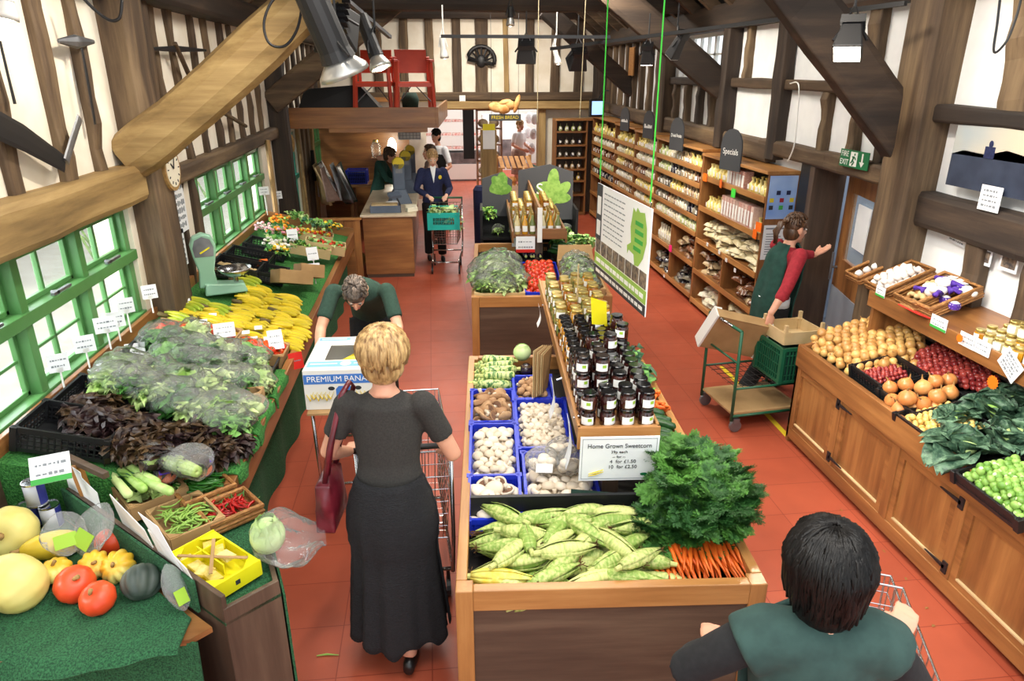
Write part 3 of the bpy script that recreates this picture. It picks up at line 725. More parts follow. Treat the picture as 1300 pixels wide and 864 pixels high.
squash('squash', 'small ribbed yellow squash with orange grooves behind the two orange pumpkins', 70, 724, .062, 'squash_striped', 10, .2, .7, (.2, 0, 0))
squash('onion_squash', 'orange onion squash, the larger of the two at the front', 95, 741, .077, 'squash_orange', 10, .03, .9, (.5, .4, 0))
squash('onion_squash', 'small bright orange squash frontmost on the green turf', 124, 759, .069, 'squash_orange', 10, .04, .88, (.5, -.2, 0))
squash('onion_squash', 'upright orange red squash beside the clear snack bags and white tray', 141, 687, .062, 'squash_orange', 0, 0, 1.15, (.2, 1.4, 0))
squash('squash', 'ribbed yellow orange squash wedged between orange and striped squashes', 120, 717, .062, 'squash_striped', 10, .2, .8, (.7, .3, 0))
squash('squash', 'cream and green striped ribbed squash beside the dark acorn squash', 150, 719, .068, 'squash_striped', 10, .22, .75, (.8, -.2, 0))
squash('acorn_squash', 'dark slate green acorn squash with mossy orange patch', 180, 738, .075, 'squash_green', 8, .16, 1.0, (2.2, .2, .4), False)
# tins
def tin(loc, label, rz):
    t = thing('tin', label, 'tin', loc, rz, 'stack of tins by the pumpkins')
    part('label_wrap', MB().lathe([(.043, .006), (.043, .112)], 24), 'tin_label', t, smooth=True)
    b = MB(); b.lathe([(.0435, .006), (.0435, .112)], 24, cap=False); b2 = MB(); b2.f = []; 
    q = MB(); q.grid(lambda u, v: (.0438 * math.cos(-1.2 + u * 1.3), .0438 * math.sin(-1.2 + u * 1.3), .008 + v * .102), 8, 1); part('blue_band', q, 'tin_blue', t)
    part('rim', MB().lathe([(.03, 0), (.045, 0), (.045, .006), (.04, .006)], 24).lathe([(.04, .112), (.045, .112), (.045, .12), (.041, .12), (.041, .115), (.0, .115)], 24), 'chrome', t)
c0 = onZ(42, 668, .7)
tin((c0.x, c0.y, .705), 'white and blue tin, lower left of the stack of three', .3); tin((c0.x + .1, c0.y - .01, .705), 'white and blue tin, lower right of the stack of three', .6)
tin((c0.x + .05, c0.y, .827), 'white and blue tin balanced on top of two others', .4)
def bag(name, label, loc, sx, sy, sz, rot, contents='pack_brown', tag='label_leaf', group=None, cat='bag'):
    t = thing(name, label, cat, loc, 0, group); t.rotation_euler = rot; r = random.Random(int(loc[0] * 999))
    def fn(u, v):
        a = 2 * PI * u; k = math.sin(PI * v) ** .5; tw = .25 + .75 * min(1, (1 - v) * 2.2)
        return (sx / 2 * math.cos(a) * max(.1, k) * (1 if v < .6 else 1) * (1 + .08 * math.sin(a * 5 + v * 9)), sy / 2 * math.sin(a) * max(.06, k) * tw * (1 + .1 * math.sin(a * 7 + v * 5)), sz * (v - .3))
    part('film', MB().grid(fn, 28, 12), 'film_thick', t, smooth=True)
    if contents: part('contents', MB().ell((0, 0, .02 * sz), (sx * .36, sy * .34, sz * .26)), contents, t, smooth=True)
    if tag: part('printed_label', MB().cbox((0, -sy * .5 - .002, 0), (sx * .5, .003, sz * .3)), tag, t)
    return t
bag('snack_bag', 'clear bag with yellow label lying on the long yellow squash', onZ(84, 688, .83), .17, .05, .2, (-.8, 0, .5), None)
bag('snack_bag', 'clear crumpled bag with yellow label beside the orange red squash', onZ(112, 684, .83), .17, .06, .24, (-.6, .3, -.5), None)
bag('snack_bag', 'clear bag with a green label hanging over the divider by the yellow box', onZ(228, 757, .78), .09, .04, .2, (-.5, 0, .8), None)
# yellow carton, leaf and bean trays, chilli baskets
yc = thing('yellow_carton', 'bright yellow open carton with crossed kraft strips on the bin corner', 'carton', (-.985, 2.53, .735), math.radians(-43))
b = MB(); b.box(-.17, .17, -.11, .11, 0, .005)
for s in (-1, 1): b.box(-.17, .17, s * .11 - .004, s * .11 + .004, 0, .065); b.box(s * .17 - .004, s * .17 + .004, -.11, .11, 0, .075)
for sx in (-1, 1):
    for sy in (-1, 1): b.poly([(sx * .17, sy * .11), (sx * .09, sy * .11), (sx * .17, sy * .03)], .065, .069)
part('carton_wall', b, 'yellow_card', yc)
b = MB(); b.cbox((-.02, 0, .05), (.2, .006, .05)); b.cbox((-.08, 0, .05), (.006, .2, .05)); part('divider', b, 'yellow_card', yc)
b = MB(); b.cbox((0, 0, .078), (.3, .014, .004), .6); b.cbox((0, 0, .083), (.24, .014, .004), -.6); part('kraft_strip', b, 'kraft', yc)
for k in range(7):
    bk = MB(); bk.cbox((-.11 + .04 * (k % 4) * 1.6, -.05 + .1 * (k // 4), .035 + .004 * k), (.07, .05, .012), rnd.uniform(-.5, .5), rnd.uniform(-.2, .2)); part('packet', bk, 'pack_yellow', yc)
b = MB(); b.cbox((.172 + .003, 0, .035), (.002, .02, .02)); b.cyl((.0, -.1145, .035), (.0, -.116, .035), .012); part('punched_hole', b, 'ink', yc)
RZ = math.radians(-52)
def tray_at(name, label, px, py, z, lx, ly, h, m, rz=RZ, fn=tray_mb, cat='tray', rot=None, **k):
    c = onZ(px, py, z); t = thing(name, label, cat, c, rz); 
    if rot: t.rotation_euler = rot
    part('tray_body', fn(lx, ly, h), m, t, **k); return t, c
def onto(t, x, y, z): return Matrix.Translation(t.location) @ t.rotation_euler.to_matrix().to_4x4() @ Vector((x, y, z))
t1, _ = tray_at('cardboard_tray', 'brown cardboard tray of green beans behind the yellow carton', 238, 668, .735, .3, .24, .07, 'kraft')
t2, _ = tray_at('cardboard_tray', 'brown cardboard tray of loose green leaves behind the bean tray', 190, 630, .745, .34, .26, .075, 'kraft')
w1, _ = tray_at('wicker_basket', 'shallow wicker basket of red chillies at the counter end', 292, 655, .73, .2, .24, .055, 'wicker', fn=wicker_mb, cat='basket')
w2, _ = tray_at('wicker_basket', 'shallow wicker basket of long green chillies behind the red ones', 257, 627, .745, .24, .24, .055, 'wicker', fn=wicker_mb, cat='basket')
def podmb(L, r, bend, n=6, taper=1):
    b = MB(); P = []; R = []
    for i in range(n + 1):
        t = i / n; P.append((L * (t - .5), bend * (t - .5) ** 2, 0)); R.append(r * (1 - .85 * t ** 2 * taper) * min(1, .5 + t * 3))
    b.tube(P, R, 6); return b
def mk_chilli(m, name, label, L):
    def f():
        t = thing(name, label, 'chilli'); part('pod', podmb(L, .008, .09), m, t, smooth=True)
        part('stem', MB().tube([(-L / 2, .09 * .25, 0), (-L / 2 - .025, .035, .004)], .0028, 5), 'calyx', t); return t
    return f
pr = Proto(mk_chilli('chilli_red', 'red_chilli', 'glossy red chilli in the wicker basket of red chillies', .1))
for k in range(34): pr.put(onto(w1, rnd.uniform(-.065, .065), rnd.uniform(-.085, .085), .03 + .001 * k), (rnd.uniform(-.2, .2), rnd.uniform(-.2, .2), RZ + rnd.uniform(-.9, .9)), None, 'red chillies')
pr = Proto(mk_chilli('chilli_green', 'green_chilli', 'long green chilli in the wicker basket behind the red ones', .14))
for k in range(30): pr.put(onto(w2, rnd.uniform(-.05, .05), rnd.uniform(-.08, .08), .03 + .0012 * k), (rnd.uniform(-.2, .2), rnd.uniform(-.2, .2), RZ + .9 + rnd.uniform(-.5, .5)), None, 'green chillies')
pr = Proto(lambda: single('green_bean', 'pale green bean in the cardboard tray beside the yellow carton', 'bean', podmb(.1, .006, .12), 'bean', group='green beans', smooth=True))
for k in range(60): pr.put(onto(t1, rnd.uniform(-.11, .11), rnd.uniform(-.08, .08), .03 + .0007 * k), (rnd.uniform(-.3, .3), rnd.uniform(-.3, .3), rnd.uniform(-3, 3)))
b = MB()
for k in range(60): leaf(b, Vector((rnd.uniform(-.14, .12), rnd.uniform(-.1, .1), rnd.uniform(.02, .07))), rnd.uniform(-3, 3), rnd.uniform(0, 1), .07, .05, .8, .2, 2, 3, k)
o = single('loose_leaves', 'loose pale green leaves filling the cardboard tray behind the beans', 'leaves', b, 'leaf_light', t2.location, RZ, smooth=True); o['kind'] = 'stuff'
# bagged cabbage at the edge
cb = thing('cabbage', 'pale pointed cabbage in a clear puffed bag overhanging the aisle', 'cabbage', onZ(350, 680, .84), .4)
b = MB(); b.ell((-.03, .02, 0), (.075, .065, .085), 16, 12)
for k in range(9): a = k * .7; leaf(b, Vector((-.03 + .04 * math.cos(a), .02 + .04 * math.sin(a), -.06)), a, 1.25, .15, .11, -.5, .08, 4, 5, k)
part('heart', b, 'cabbage', cb, smooth=True)
def fn(u, v):
    a = 2 * PI * u; t = v; r = .055 + .08 * math.sin(PI * min(1, t * 1.1)) ; r *= 1 + .12 * math.sin(a * 5 + t * 8) + .06 * math.sin(a * 11)
    return (-.1 + .3 * t, r * math.cos(a), r * math.sin(a) * .9 - .06 * t)
part('bag_film', MB().grid(fn, 36, 16), 'film', cb, smooth=True)
# leeks, celery, bagged root veg at the counter's near end
def mk_leek():
    t = thing('leek', 'long dark green leek lying behind the leaf tray', 'leek')
    part('shaft', MB().tube([(-.2, 0, 0), (-.18, 0, 0), (.05, 0, 0), (.12, 0, 0)], [.012, .022, .02, .024], 9), 'leaf_light', t, smooth=True)
    b = MB()
    for k in range(5): leaf(b, Vector((.08, 0, 0)), rnd.uniform(-.25, .25), rnd.uniform(-.05, .25), .26, .06, .4, .05, 2, 5, k)
    part('leaf_blade', b, 'leaf_deep', t, smooth=True); return t
pr = Proto(mk_leek)
for k, (px, py) in enumerate([(150, 612), (165, 606), (178, 600), (190, 612)]): pr.put(onZ(px, py, .86 + .012 * k), (.1, .1, 2.2 + k * .07), None, 'leeks')
def mk_celery():
    t = thing('celery', 'bagged green celery lying across the counter end', 'celery')
    b = MB()
    for k in range(9): a = k * .7; b.tube([(-.18, .012 * math.cos(a), .012 * math.sin(a)), (0, .03 * math.cos(a), .03 * math.sin(a)), (.16, .035 * math.cos(a), .035 * math.sin(a))], [.016, .013, .01], 6)
    part('stick', b, 'celery', t, smooth=True); b = MB()
    for k in range(12): leaf(b, Vector((.13, rnd.uniform(-.03, .03), rnd.uniform(-.03, .03))), rnd.uniform(-.8, .8), rnd.uniform(-.3, .6), .1, .06, .6, .2, 3, 4, k)
    part('leaf_top', b, 'leaf_mid', t, smooth=True)
    part('sleeve', MB().grid(lambda u, v: (-.2 + .46 * v, (.04 + .035 * v) * math.cos(2 * PI * u) * (1 + .1 * math.sin(u * 40)), (.04 + .03 * v) * math.sin(2 * PI * u)), 20, 6), 'film', t, smooth=True); return t
pr = Proto(mk_celery)
for k, (px, py, rz) in enumerate([(178, 575, 2.3), (205, 580, 2.35), (225, 588, 2.4)]): pr.put(onZ(px, py, .93), (0, .1, rz), None, 'bagged celery')
bag('carrot_bag', 'orange and purple printed bag of carrots beside the green chillies', onZ(255, 596, .87), .16, .1, .2, (-1.3, 0, .8), 'carrot', 'net_purple')
bag('carrot_bag', 'purple printed vegetable bag in front of the leeks', onZ(212, 605, .86), .12, .08, .15, (-1.3, 0, .4), 'carrot', 'net_purple')
# salad crates
def dcrate(label, u, y, lx, ly, h, m='black_plastic'):
    t = thing('plastic_crate', label, 'crate', D(u, y, .005)); t.rotation_euler = (0, SL, 0)
    part('crate_lattice', crate_mb(lx, ly, h), m, t); return t
dcrate('black plastic crate tipped at the near window end of the counter', .8, 3.36, .42, .3, .13)
dcrate('black crate in the gap between the scales and the mushroom carton', .55, 6.62, .34, .3, .1)
cr = [dcrate('black plastic crate of dark red lettuces nearest the corner bin', .52, 3.72, .98, .38, .1),
      dcrate('black plastic crate under the middle row of bagged salads', .5, 4.11, .9, .36, .09),
      dcrate('black plastic crate under the bagged salads next to the tomatoes', .5, 4.49, .9, .36, .09)]
def mk_lett(ml, name, label, bagged=True, seed=0, n=40):
    def f():
        t = thing(name, label, 'lettuce'); r = random.Random(seed); b = MB()
        for k in range(n):
            a = k * 2.4; p = .1 + 1.35 * (k / n); leaf(b, Vector((.02 * math.cos(a), .02 * math.sin(a), -.03)), a, p, r.uniform(.1, .14), r.uniform(.1, .14), .7, .3, 5, 6, seed * 50 + k)
        part('leaf_head', b, ml, t, smooth=True)
        if bagged:
            def fn(u, v):
                a = 2 * PI * u; rr = .03 + .115 * math.sin(PI * min(1, .12 + v * .85)); rr *= 1 + .12 * math.sin(a * 5 + v * 7 + seed) + .07 * math.sin(a * 9 - v * 13)
                return (rr * math.cos(a) * 1.05, rr * math.sin(a), -.05 + .2 * v)
            part('bag_film', MB().grid(fn, 30, 14), 'film', t, smooth=True)
        return t
    return f
dark = Proto(mk_lett('leaf_purple', 'dark_lettuce', 'dark red frilly lettuce in the crate nearest the corner bin', False, 1, 34))
for px, py in [(105, 520), (130, 510), (150, 535), (175, 545), (128, 545), (200, 555), (225, 560), (250, 562), (160, 562), (190, 572), (215, 580), (275, 575), (292, 562), (240, 545), (115, 536), (262, 548)]:
    dark.put(onS(px, py, .12), rrot(k=.3), None, 'dark lettuces', rnd.uniform(.75, .95))
lt = [Proto(mk_lett('leaf_light', 'bagged_lettuce', 'x', True, 2)), Proto(mk_lett('leaf_mid', 'bagged_lettuce', 'x', True, 3)), Proto(mk_lett('leaf_light', 'bagged_lettuce', 'x', True, 4, 30))]
for k, (px, py) in enumerate([(148, 488), (172, 492), (160, 470), (195, 500), (220, 508), (245, 520), (270, 528), (205, 482), (232, 492), (258, 502), (284, 512), (300, 522), (182, 478), (290, 540), (150, 478)]):
    lt[k % 3].put(onS(px, py, .16), rrot(k=.5), 'bagged frilly green lettuce in the row beside the dark lettuces', 'bagged lettuces, near row', rnd.uniform(.8, 1))
for k, (px, py) in enumerate([(205, 430), (222, 438), (240, 445), (258, 452), (215, 452), (238, 462), (262, 468), (285, 470), (280, 455), (300, 462), (318, 470), (325, 485), (300, 488), (275, 485), (245, 428), (315, 455)]):
    lt[(k + 1) % 3 if px > 240 else 1].put(onS(px, py, .14), rrot(k=.5), 'bagged green salad leaves in the row beside the tomato punnets', 'bagged salads, far row', rnd.uniform(.8, 1))
bag('salad_bag', 'clear bag of red leaf salad slumped at the front of the dark lettuces', onZ(245, 590, .93), .22, .12, .2, (-1.1, 0, .6), 'leaf_purple', None)
bag('salad_bag', 'clear bag of green salad beside the turf flap', onZ(320, 520, .92), .2, .12, .18, (-1.1, 0, .4), 'leaf_light', None)
# tomato punnets and tomatoes
def mk_tom(m, name, label, r=.03):
    def f():
        t = thing(name, label, 'tomato'); pr_ = [(max(.001, r * math.cos(-PI / 2 + PI * i / 10)), r * .86 * math.sin(-PI / 2 + PI * i / 10) - (.18 * r if i == 10 else 0)) for i in range(11)]
        part('fruit', MB().lathe(pr_, 18, lobes=5, amp=.03), m, t, smooth=True)
        b = MB()
        for k in range(5): leaf(b, Vector((0, 0, r * .76)), k * 1.257, .15, r * .55, r * .22, .3, 0, 2, 2, k)
        b.tube([(0, 0, r * .72), (.002, 0, r * 1.05)], r * .06, 5); part('calyx', b, 'calyx', t); return t
    return f
for k, (u, y, lx, ly) in enumerate([(.2, 4.78, .34, .26), (.52, 4.9, .26, .24), (.8, 4.84, .26, .24)]):
    t = thing('cardboard_tray', ['brown cardboard tray of vine tomatoes nearest the aisle', 'brown cardboard tray of small tomatoes in the middle of its row', 'brown cardboard tray of wrapped tomatoes by the window rail'][k], 'tray', D(u, y, .01)); t.rotation_euler = (0, SL, 0)
    part('tray_body', tray_mb(lx, ly, .09), 'kraft', t)
    tp = Proto(mk_tom('tomato_orange' if k != 1 else 'tomato', 'tomato', ['orange red vine tomato in the tray nearest the aisle', 'small red tomato in the middle tray behind the salads', 'red tomato in the tray by the window rail'][k], .03 if k == 0 else .022))
    for (x, y_, z) in heap(-lx / 2 + .03, lx / 2 - .03, -ly / 2 + .03, ly / 2 - .03, .055 if k == 0 else .042, lambda x, y: .06, 2): tp.put(onto(t, x, y_, z), (rnd.uniform(-.8, .8), rnd.uniform(-.8, .8), 0), None, ['vine tomatoes', 'small tomatoes', 'tomatoes by the window'][k])
tp = Proto(mk_tom('tomato_orange', 'tomato', 'orange tomato in the small box between the salad rows', .026))
t = thing('cardboard_tray', 'small brown box of tomatoes between the two salad rows at the aisle', 'tray', onZ(318, 512, .85)); part('tray_body', tray_mb(.14, .12, .08), 'kraft', t)
for k in range(5): tp.put(onZ(311 + 6 * (k % 3), 514 + 5 * (k // 3), .9), (0, .3, 0), None, 'boxed tomatoes')
# punnet labels and price cards on the left display
for k, (px, py, w_, h_, wh) in enumerate([(232, 393, .12, .1, 'at the window rail above the tomatoes'), (286, 428, .14, .12, 'between salads and tomatoes'), (352, 443, .1, .16, 'on the tomato tray at the aisle'), (172, 452, .12, .1, 'beside the crate of bagged salads')]):
    card('price_card', 'white printed price card ' + wh, tuple(onZ(px, py, 1.0 if px < 300 else .9)), w_, h_, .3, -.9, 0, 2)
for k, (px, py) in enumerate([(258, 410), (270, 402), (312, 424), (328, 418), (345, 425), (340, 432), (322, 432)]):
    card('punnet_ticket', ['small blank ticket behind the left tomatoes', 'small ticket beside the kraft flap', 'small ticket at the back of the middle tomatoes', 'small ticket nearest the bananas', 'small ticket at the far right tomato punnet', 'lower ticket by the turf flap', 'lower ticket at the middle of the vine tomatoes'][k], tuple(onZ(px, py, .98 if px < 300 else .92)), .055, .035, .2, -1.0, 0, 0)
card('price_card', 'white price card standing among the grapes beside the bananas', tuple(onZ(400, 352, .88)), .12, .14, .25, -.5, 0, 1, stand=.06)
card('price_card', 'white price card on a clip beside the lime edged fruit boxes', tuple(onZ(398, 330, .98)), .11, .13, .4, -.4, 0, 1, stand=.1)
card('price_card', 'white tilted price card above the flower buckets', tuple(onZ(372, 305, 1.05)), .11, .12, .3, -.4, 0, 1, stand=.1)
for k, (px, py, w_) in enumerate([(75, 465, .1), (108, 440, .11), (135, 415, .13), (148, 408, .1), (190, 372, .1), (207, 352, .1), (160, 390, .1), (335, 240, .12), (352, 245, .12)]):
    card('price_card', ['white card on a tall clip, nearest along the window rail', 'second white card from the near end of the window rail', 'large white card clipped before the near window', 'white card behind the large clipped card', 'white card on the rail at the oak post', 'white card just beyond the oak post', 'white card at the jamb of the near window', 'white card on the rail at the far window end', 'last white card on the rail before the teal door'][k],
         (-2.07, onX(px, py, -2.07).y, onX(px, py + 8, -2.07).z), w_, .1, .5, -.15, 0, 2, stand=max(.04, onX(px, py + 8, -2.1).z - 1.06))
card('price_card', 'green edged price card with red figures behind the tins', tuple(onZ(66, 612, .98)), .16, .13, .35, -.7, 0, 2, accent='green_card')
card('red_ticket', 'red and white ticket clipped on the counter rail by the bananas', tuple(onZ(378, 468, .72)), .1, .12, .5, -.3, 0, 1, m='red_card')
# bananas
def mk_ban(seed, n, m):
    def f():
        t = thing('banana_bunch', 'x', 'bananas'); r = random.Random(seed)
        for i in range(n):
            a0 = -.15 + i * .13; P = []; R = []; Rr = .125
            for j in range(10):
                a = .1 + 1.35 * j / 9; x = .03 + Rr * math.sin(a) * 1.25; y = -Rr * (1 - math.cos(a)) * 1.0 + i * .017
                q = Vector((x, y + .1 * math.sin(a * 1.4) * -.2, .006 * i)); q = Matrix.Rotation(a0 + .25, 3, 'Z') @ q + Vector((0, -.006 * i, .0)); q.z = .016 + .013 * (i % 2) + .005 * i
                P.append(q); R.append([.007, .010, .016, .0185, .0195, .0195, .0185, .016, .011, .005][j])
            b = MB(); b.tube(P, R, 7); bo = part('banana', b, m, t, smooth=True)
        b = MB(); b.tube([(-.02, 0, .03), (.0, 0, .028), (.05, 0, .025)], [.014, .018, .014], 7); part('crown', b, 'banana_tip', t, smooth=True)
        return t
    return f
bp = [Proto(mk_ban(1, 6, 'banana')), Proto(mk_ban(2, 5, 'banana')), Proto(mk_ban(3, 5, 'banana_green'))]
cols = [('by the scales', .84, [4.98, 5.12, 5.26, 5.4, 5.54], .0, 2), ('by the scales', .64, [5.02, 5.16, 5.3, 5.44], .2, 2), ('in the middle column', .47, [4.98, 5.12, 5.26, 5.4, 5.54, 5.68, 5.82, 5.96, 6.1], 0, 0), ('in the middle column', .33, [5.0, 5.16, 5.32, 5.48, 5.64, 5.8, 5.96], .2, 1),
        ('next to the aisle', .16, [4.94, 5.08, 5.22, 5.36, 5.5, 5.64, 5.78, 5.92], 0, 0), ('next to the aisle', .02, [5.0, 5.13, 5.27, 5.4, 5.55], .2, 1), ('behind the scales', .62, [6.05, 6.2, 6.35], 0, 2)]
for wh, u, ys, dr, pk in cols:
    for k, y in enumerate(ys):
        p = D(u + .14 + rnd.uniform(-.02, .02), y, .012 + .02 * (k % 2))
        bp[pk if rnd.random() < .8 else 0].put(p, (rnd.uniform(-.15, .15) - .25, SL, -.1 + dr + rnd.uniform(-.25, .25)), 'bunch of yellow bananas %s of the banana display' % wh if wh != 'behind the scales' else 'bunch of greenish bananas behind the scales', 'bananas ' + wh, rnd.uniform(1.05, 1.2))
# scales
s0 = onZ(282, 366, 1.0)
t = thing('kitchen_scales', 'mint green shop scales with tall dial head and steel pan among the bananas', 'scales', (s0.x, s0.y, .97), .35)
part('base', MB().hexa([(-.14, -.09, 0), (.2, -.09, 0), (.2, .09, 0), (-.14, .09, 0), (-.13, -.07, .1), (.18, -.07, .07), (.18, .07, .07), (-.13, .07, .1)]), 'scale_green', t, bevel=.012)
b = MB(); P = [(-.02, 0)]; 
prof = [(-.075, .06), (-.06, .2), (-.09, .34), (-.1, .42), (-.075, .49), (0, .52), (.075, .49), (.1, .42), (.09, .34), (.06, .2), (.075, .06)]
n = len(prof); vs = [(x * 1.0 - .1 , -.045, z) for x, z in prof] + [(x * 1.0 - .1, .045, z) for x, z in prof]
b.add([(v[0], v[1], v[2]) for v in vs], [tuple(range(n)), tuple(range(2 * n - 1, n - 1, -1))] + [((i + 1) % n, i, n + i, n + (i + 1) % n) for i in range(n)])
part('dial_head', b, 'scale_green', t, bevel=.012)
b = MB(); b.add([(x * .8 - .1, -.049, .15 + (z - .15) * .93) for x, z in prof[2:9]], [tuple(range(7))]); part('dial_face', b, 'steel_dull', t)
part('pointer', MB().cbox((-.09, -.053, .38), (.09, .003, .012), 0, 0, -.5), 'yellow_card', t)
part('pan', MB().lathe([(.03, .13), (.06, .14), (.11, .17), (.135, .2), (.14, .2), (.112, .165), (.06, .133), (.03, .122)], 28, (.12, 0, 0), cap=False), 'chrome', t, smooth=True)
part('pan_stem', MB().cyl((.12, 0, .06), (.12, 0, .13), .02), 'chrome', t)
# brown cartons of garlic and mushrooms, black crates, fruit boxes, flowers further along
for k, (px, py, rz, lx, ly, nm, lb) in enumerate([(370, 360, .5, .3, .26, 'mushroom', 'brown carton of mushrooms leaning behind the bananas'), (392, 352, .5, .22, .2, 'garlic', 'small brown carton beside the price card behind the bananas')]):
    t = thing('brown_carton', lb, 'carton', onZ(px, py, .9), rz); t.rotation_euler = (-.25, SL, rz)
    part('carton_wall', tray_mb(lx, ly, .12, .005), 'kraft', t)
    b = MB(); b.ell((0, 0, .012), (.03, .03, .02), 10, 6); b.cyl((0, 0, -.015), (0, 0, .01), .01); 
    mp_ = Proto(lambda: single('mushroom', 'brown capped mushroom in the %s carton behind the bananas' % ('larger' if k == 0 else 'smaller'), 'mushroom', b, 'mushroom_brown', group='mushrooms in carton %s' % lb.split()[0], smooth=True))
    for (x, y, z) in heap(-lx / 2 + .04, lx / 2 - .04, -ly / 2 + .04, ly / 2 - .04, .055, lambda x, y: .07, 1): mp_.put(onto(t, x, y, z), rrot(k=.6))
for k, (u, y) in enumerate([(.8, 6.55), (.78, 6.95), (.72, 7.45)]):
    dcrate(['black crate of ginger roots behind the scales', 'second black crate behind the scales', 'black crate beside the flower buckets'][k], u, y, .4, .34, .12)
pr = Proto(lambda: single('ginger_root', 'knobbly pale ginger root in the black crate behind the scales', 'ginger', MB().ell((0, 0, 0), (.05, .025, .02)).ell((.04, .02, 0), (.025, .02, .018)).ell((-.03, .03, .005), (.02, .025, .016)), 'ginger', group='ginger roots', smooth=True))
for k in range(16): pr.put(D(.8 + rnd.uniform(-.14, .14), 6.55 + rnd.uniform(-.1, .1), .05 + .002 * k), rrot(k=.4))
def clump(name, label, loc, rot, sx, sy, sz, ms, n, ls, cat='vegetables', seed=0):
    """bunch of foliage with flower or fruit heads"""
    t = thing(name, label, cat, loc); t.rotation_euler = rot; r = random.Random(seed)
    bs = [MB() for _ in ms]
    for k in range(n):
        b = bs[k % len(ms)]; p = Vector((r.uniform(-sx, sx), r.uniform(-sy, sy), r.uniform(0, sz)))
        if ms[k % len(ms)].startswith(('flower', 'tomato', 'carrot', 'squash')): b.ell(p + Vector((0, 0, .02)), (ls * .4, ls * .4, ls * .3), 7, 5)
        else: leaf(b, p, r.uniform(-3, 3), r.uniform(.1, 1.2), ls * 1.4, ls, .7, .3, 2, 3, k + seed)
    for b, m in zip(bs, ms): part({'flo': 'blossom', 'lea': 'foliage', 'tom': 'fruit', 'car': 'fruit', 'squ': 'fruit'}.get(m[:3], 'foliage'), b, m, t, smooth=True)
    return t
fl = [('flower_bunch', 'orange and pink flower bunch nearest the window rail', 352, 298, ['flower_orange', 'flower_pink', 'leaf_mid']), ('flower_bunch', 'white and yellow flower bunch in front of the carnations', 352, 320, ['flower_white', 'flower_yellow', 'leaf_mid']),
      ('flower_bunch', 'pink carnation bunch above the white flowers', 372, 298, ['flower_pink', 'flower_orange', 'leaf_mid']), ('flower_bunch', 'bright orange flower bunch beneath the black basket', 356, 283, ['flower_orange', 'flower_orange', 'leaf_light']),
      ('flower_bunch', 'pale pink flower bunch leaning on the window rail', 337, 295, ['flower_pink', 'flower_white', 'leaf_mid']), ('flower_bunch', 'white flower bunch with green stems beside the price card', 350, 312, ['flower_white', 'leaf_light', 'leaf_mid']),
      ('herb_bunch', 'leafy green herb bunch in the farthest box of the counter', 395, 287, ['leaf_mid', 'leaf_deep']), ('herb_bunch', 'leafy herb bunch at the far corner by the tills', 420, 292, ['leaf_mid', 'leaf_deep', 'flower_yellow']),
      ('herb_bunch', 'small green herb bunch behind the orange flowers', 378, 278, ['leaf_mid', 'leaf_light'])]
for k, (nm, lb, px, py, ms) in enumerate(fl): clump(nm, lb, onZ(px, py, 1.02), (0, SL, 0), .11, .12, .07, ms, 45, .05, 'flowers' if 'flower' in nm else 'herbs', k * 100)
for k, (px, py, ms, lb) in enumerate([(398, 305, ['flower_yellow', 'tomato_orange', 'leaf_light'], 'lime edged fruit box with yellow and orange fruit'), (412, 318, ['tomato_orange', 'leaf_light', 'leaf_mid'], 'lime edged box of orange fruit and green peppers'), (393, 322, ['leaf_light', 'leaf_mid'], 'lime edged box of green fruit nearest the price card')]):
    t = thing('fruit_box', lb, 'box', onZ(px, py, .9), .35); t.rotation_euler = (0, SL, .1)
    part('box_wall', tray_mb(.42, .24, .1), 'kraft_pale', t)
    b = MB(); b.box(-.215, .215, -.125, -.118, .08, .1); b.box(-.215, .215, .118, .125, .08, .1); part('lime_edge', b, 'strip_green', t)
    clump('fruit', 'mixed fruit filling the %s' % lb, onto(t, 0, 0, .05), (0, SL, .1), .17, .09, .05, ms, 50, .05, 'fruit', 900 + k)['kind'] = 'stuff'
b = MB(); b.cbox((0, 0, 0), (.1, .07, .05), .3); single('orange_packet', 'small orange packet lying behind the banana scales', 'packet', b, 'orange_card', onZ(333, 333, 1.0))
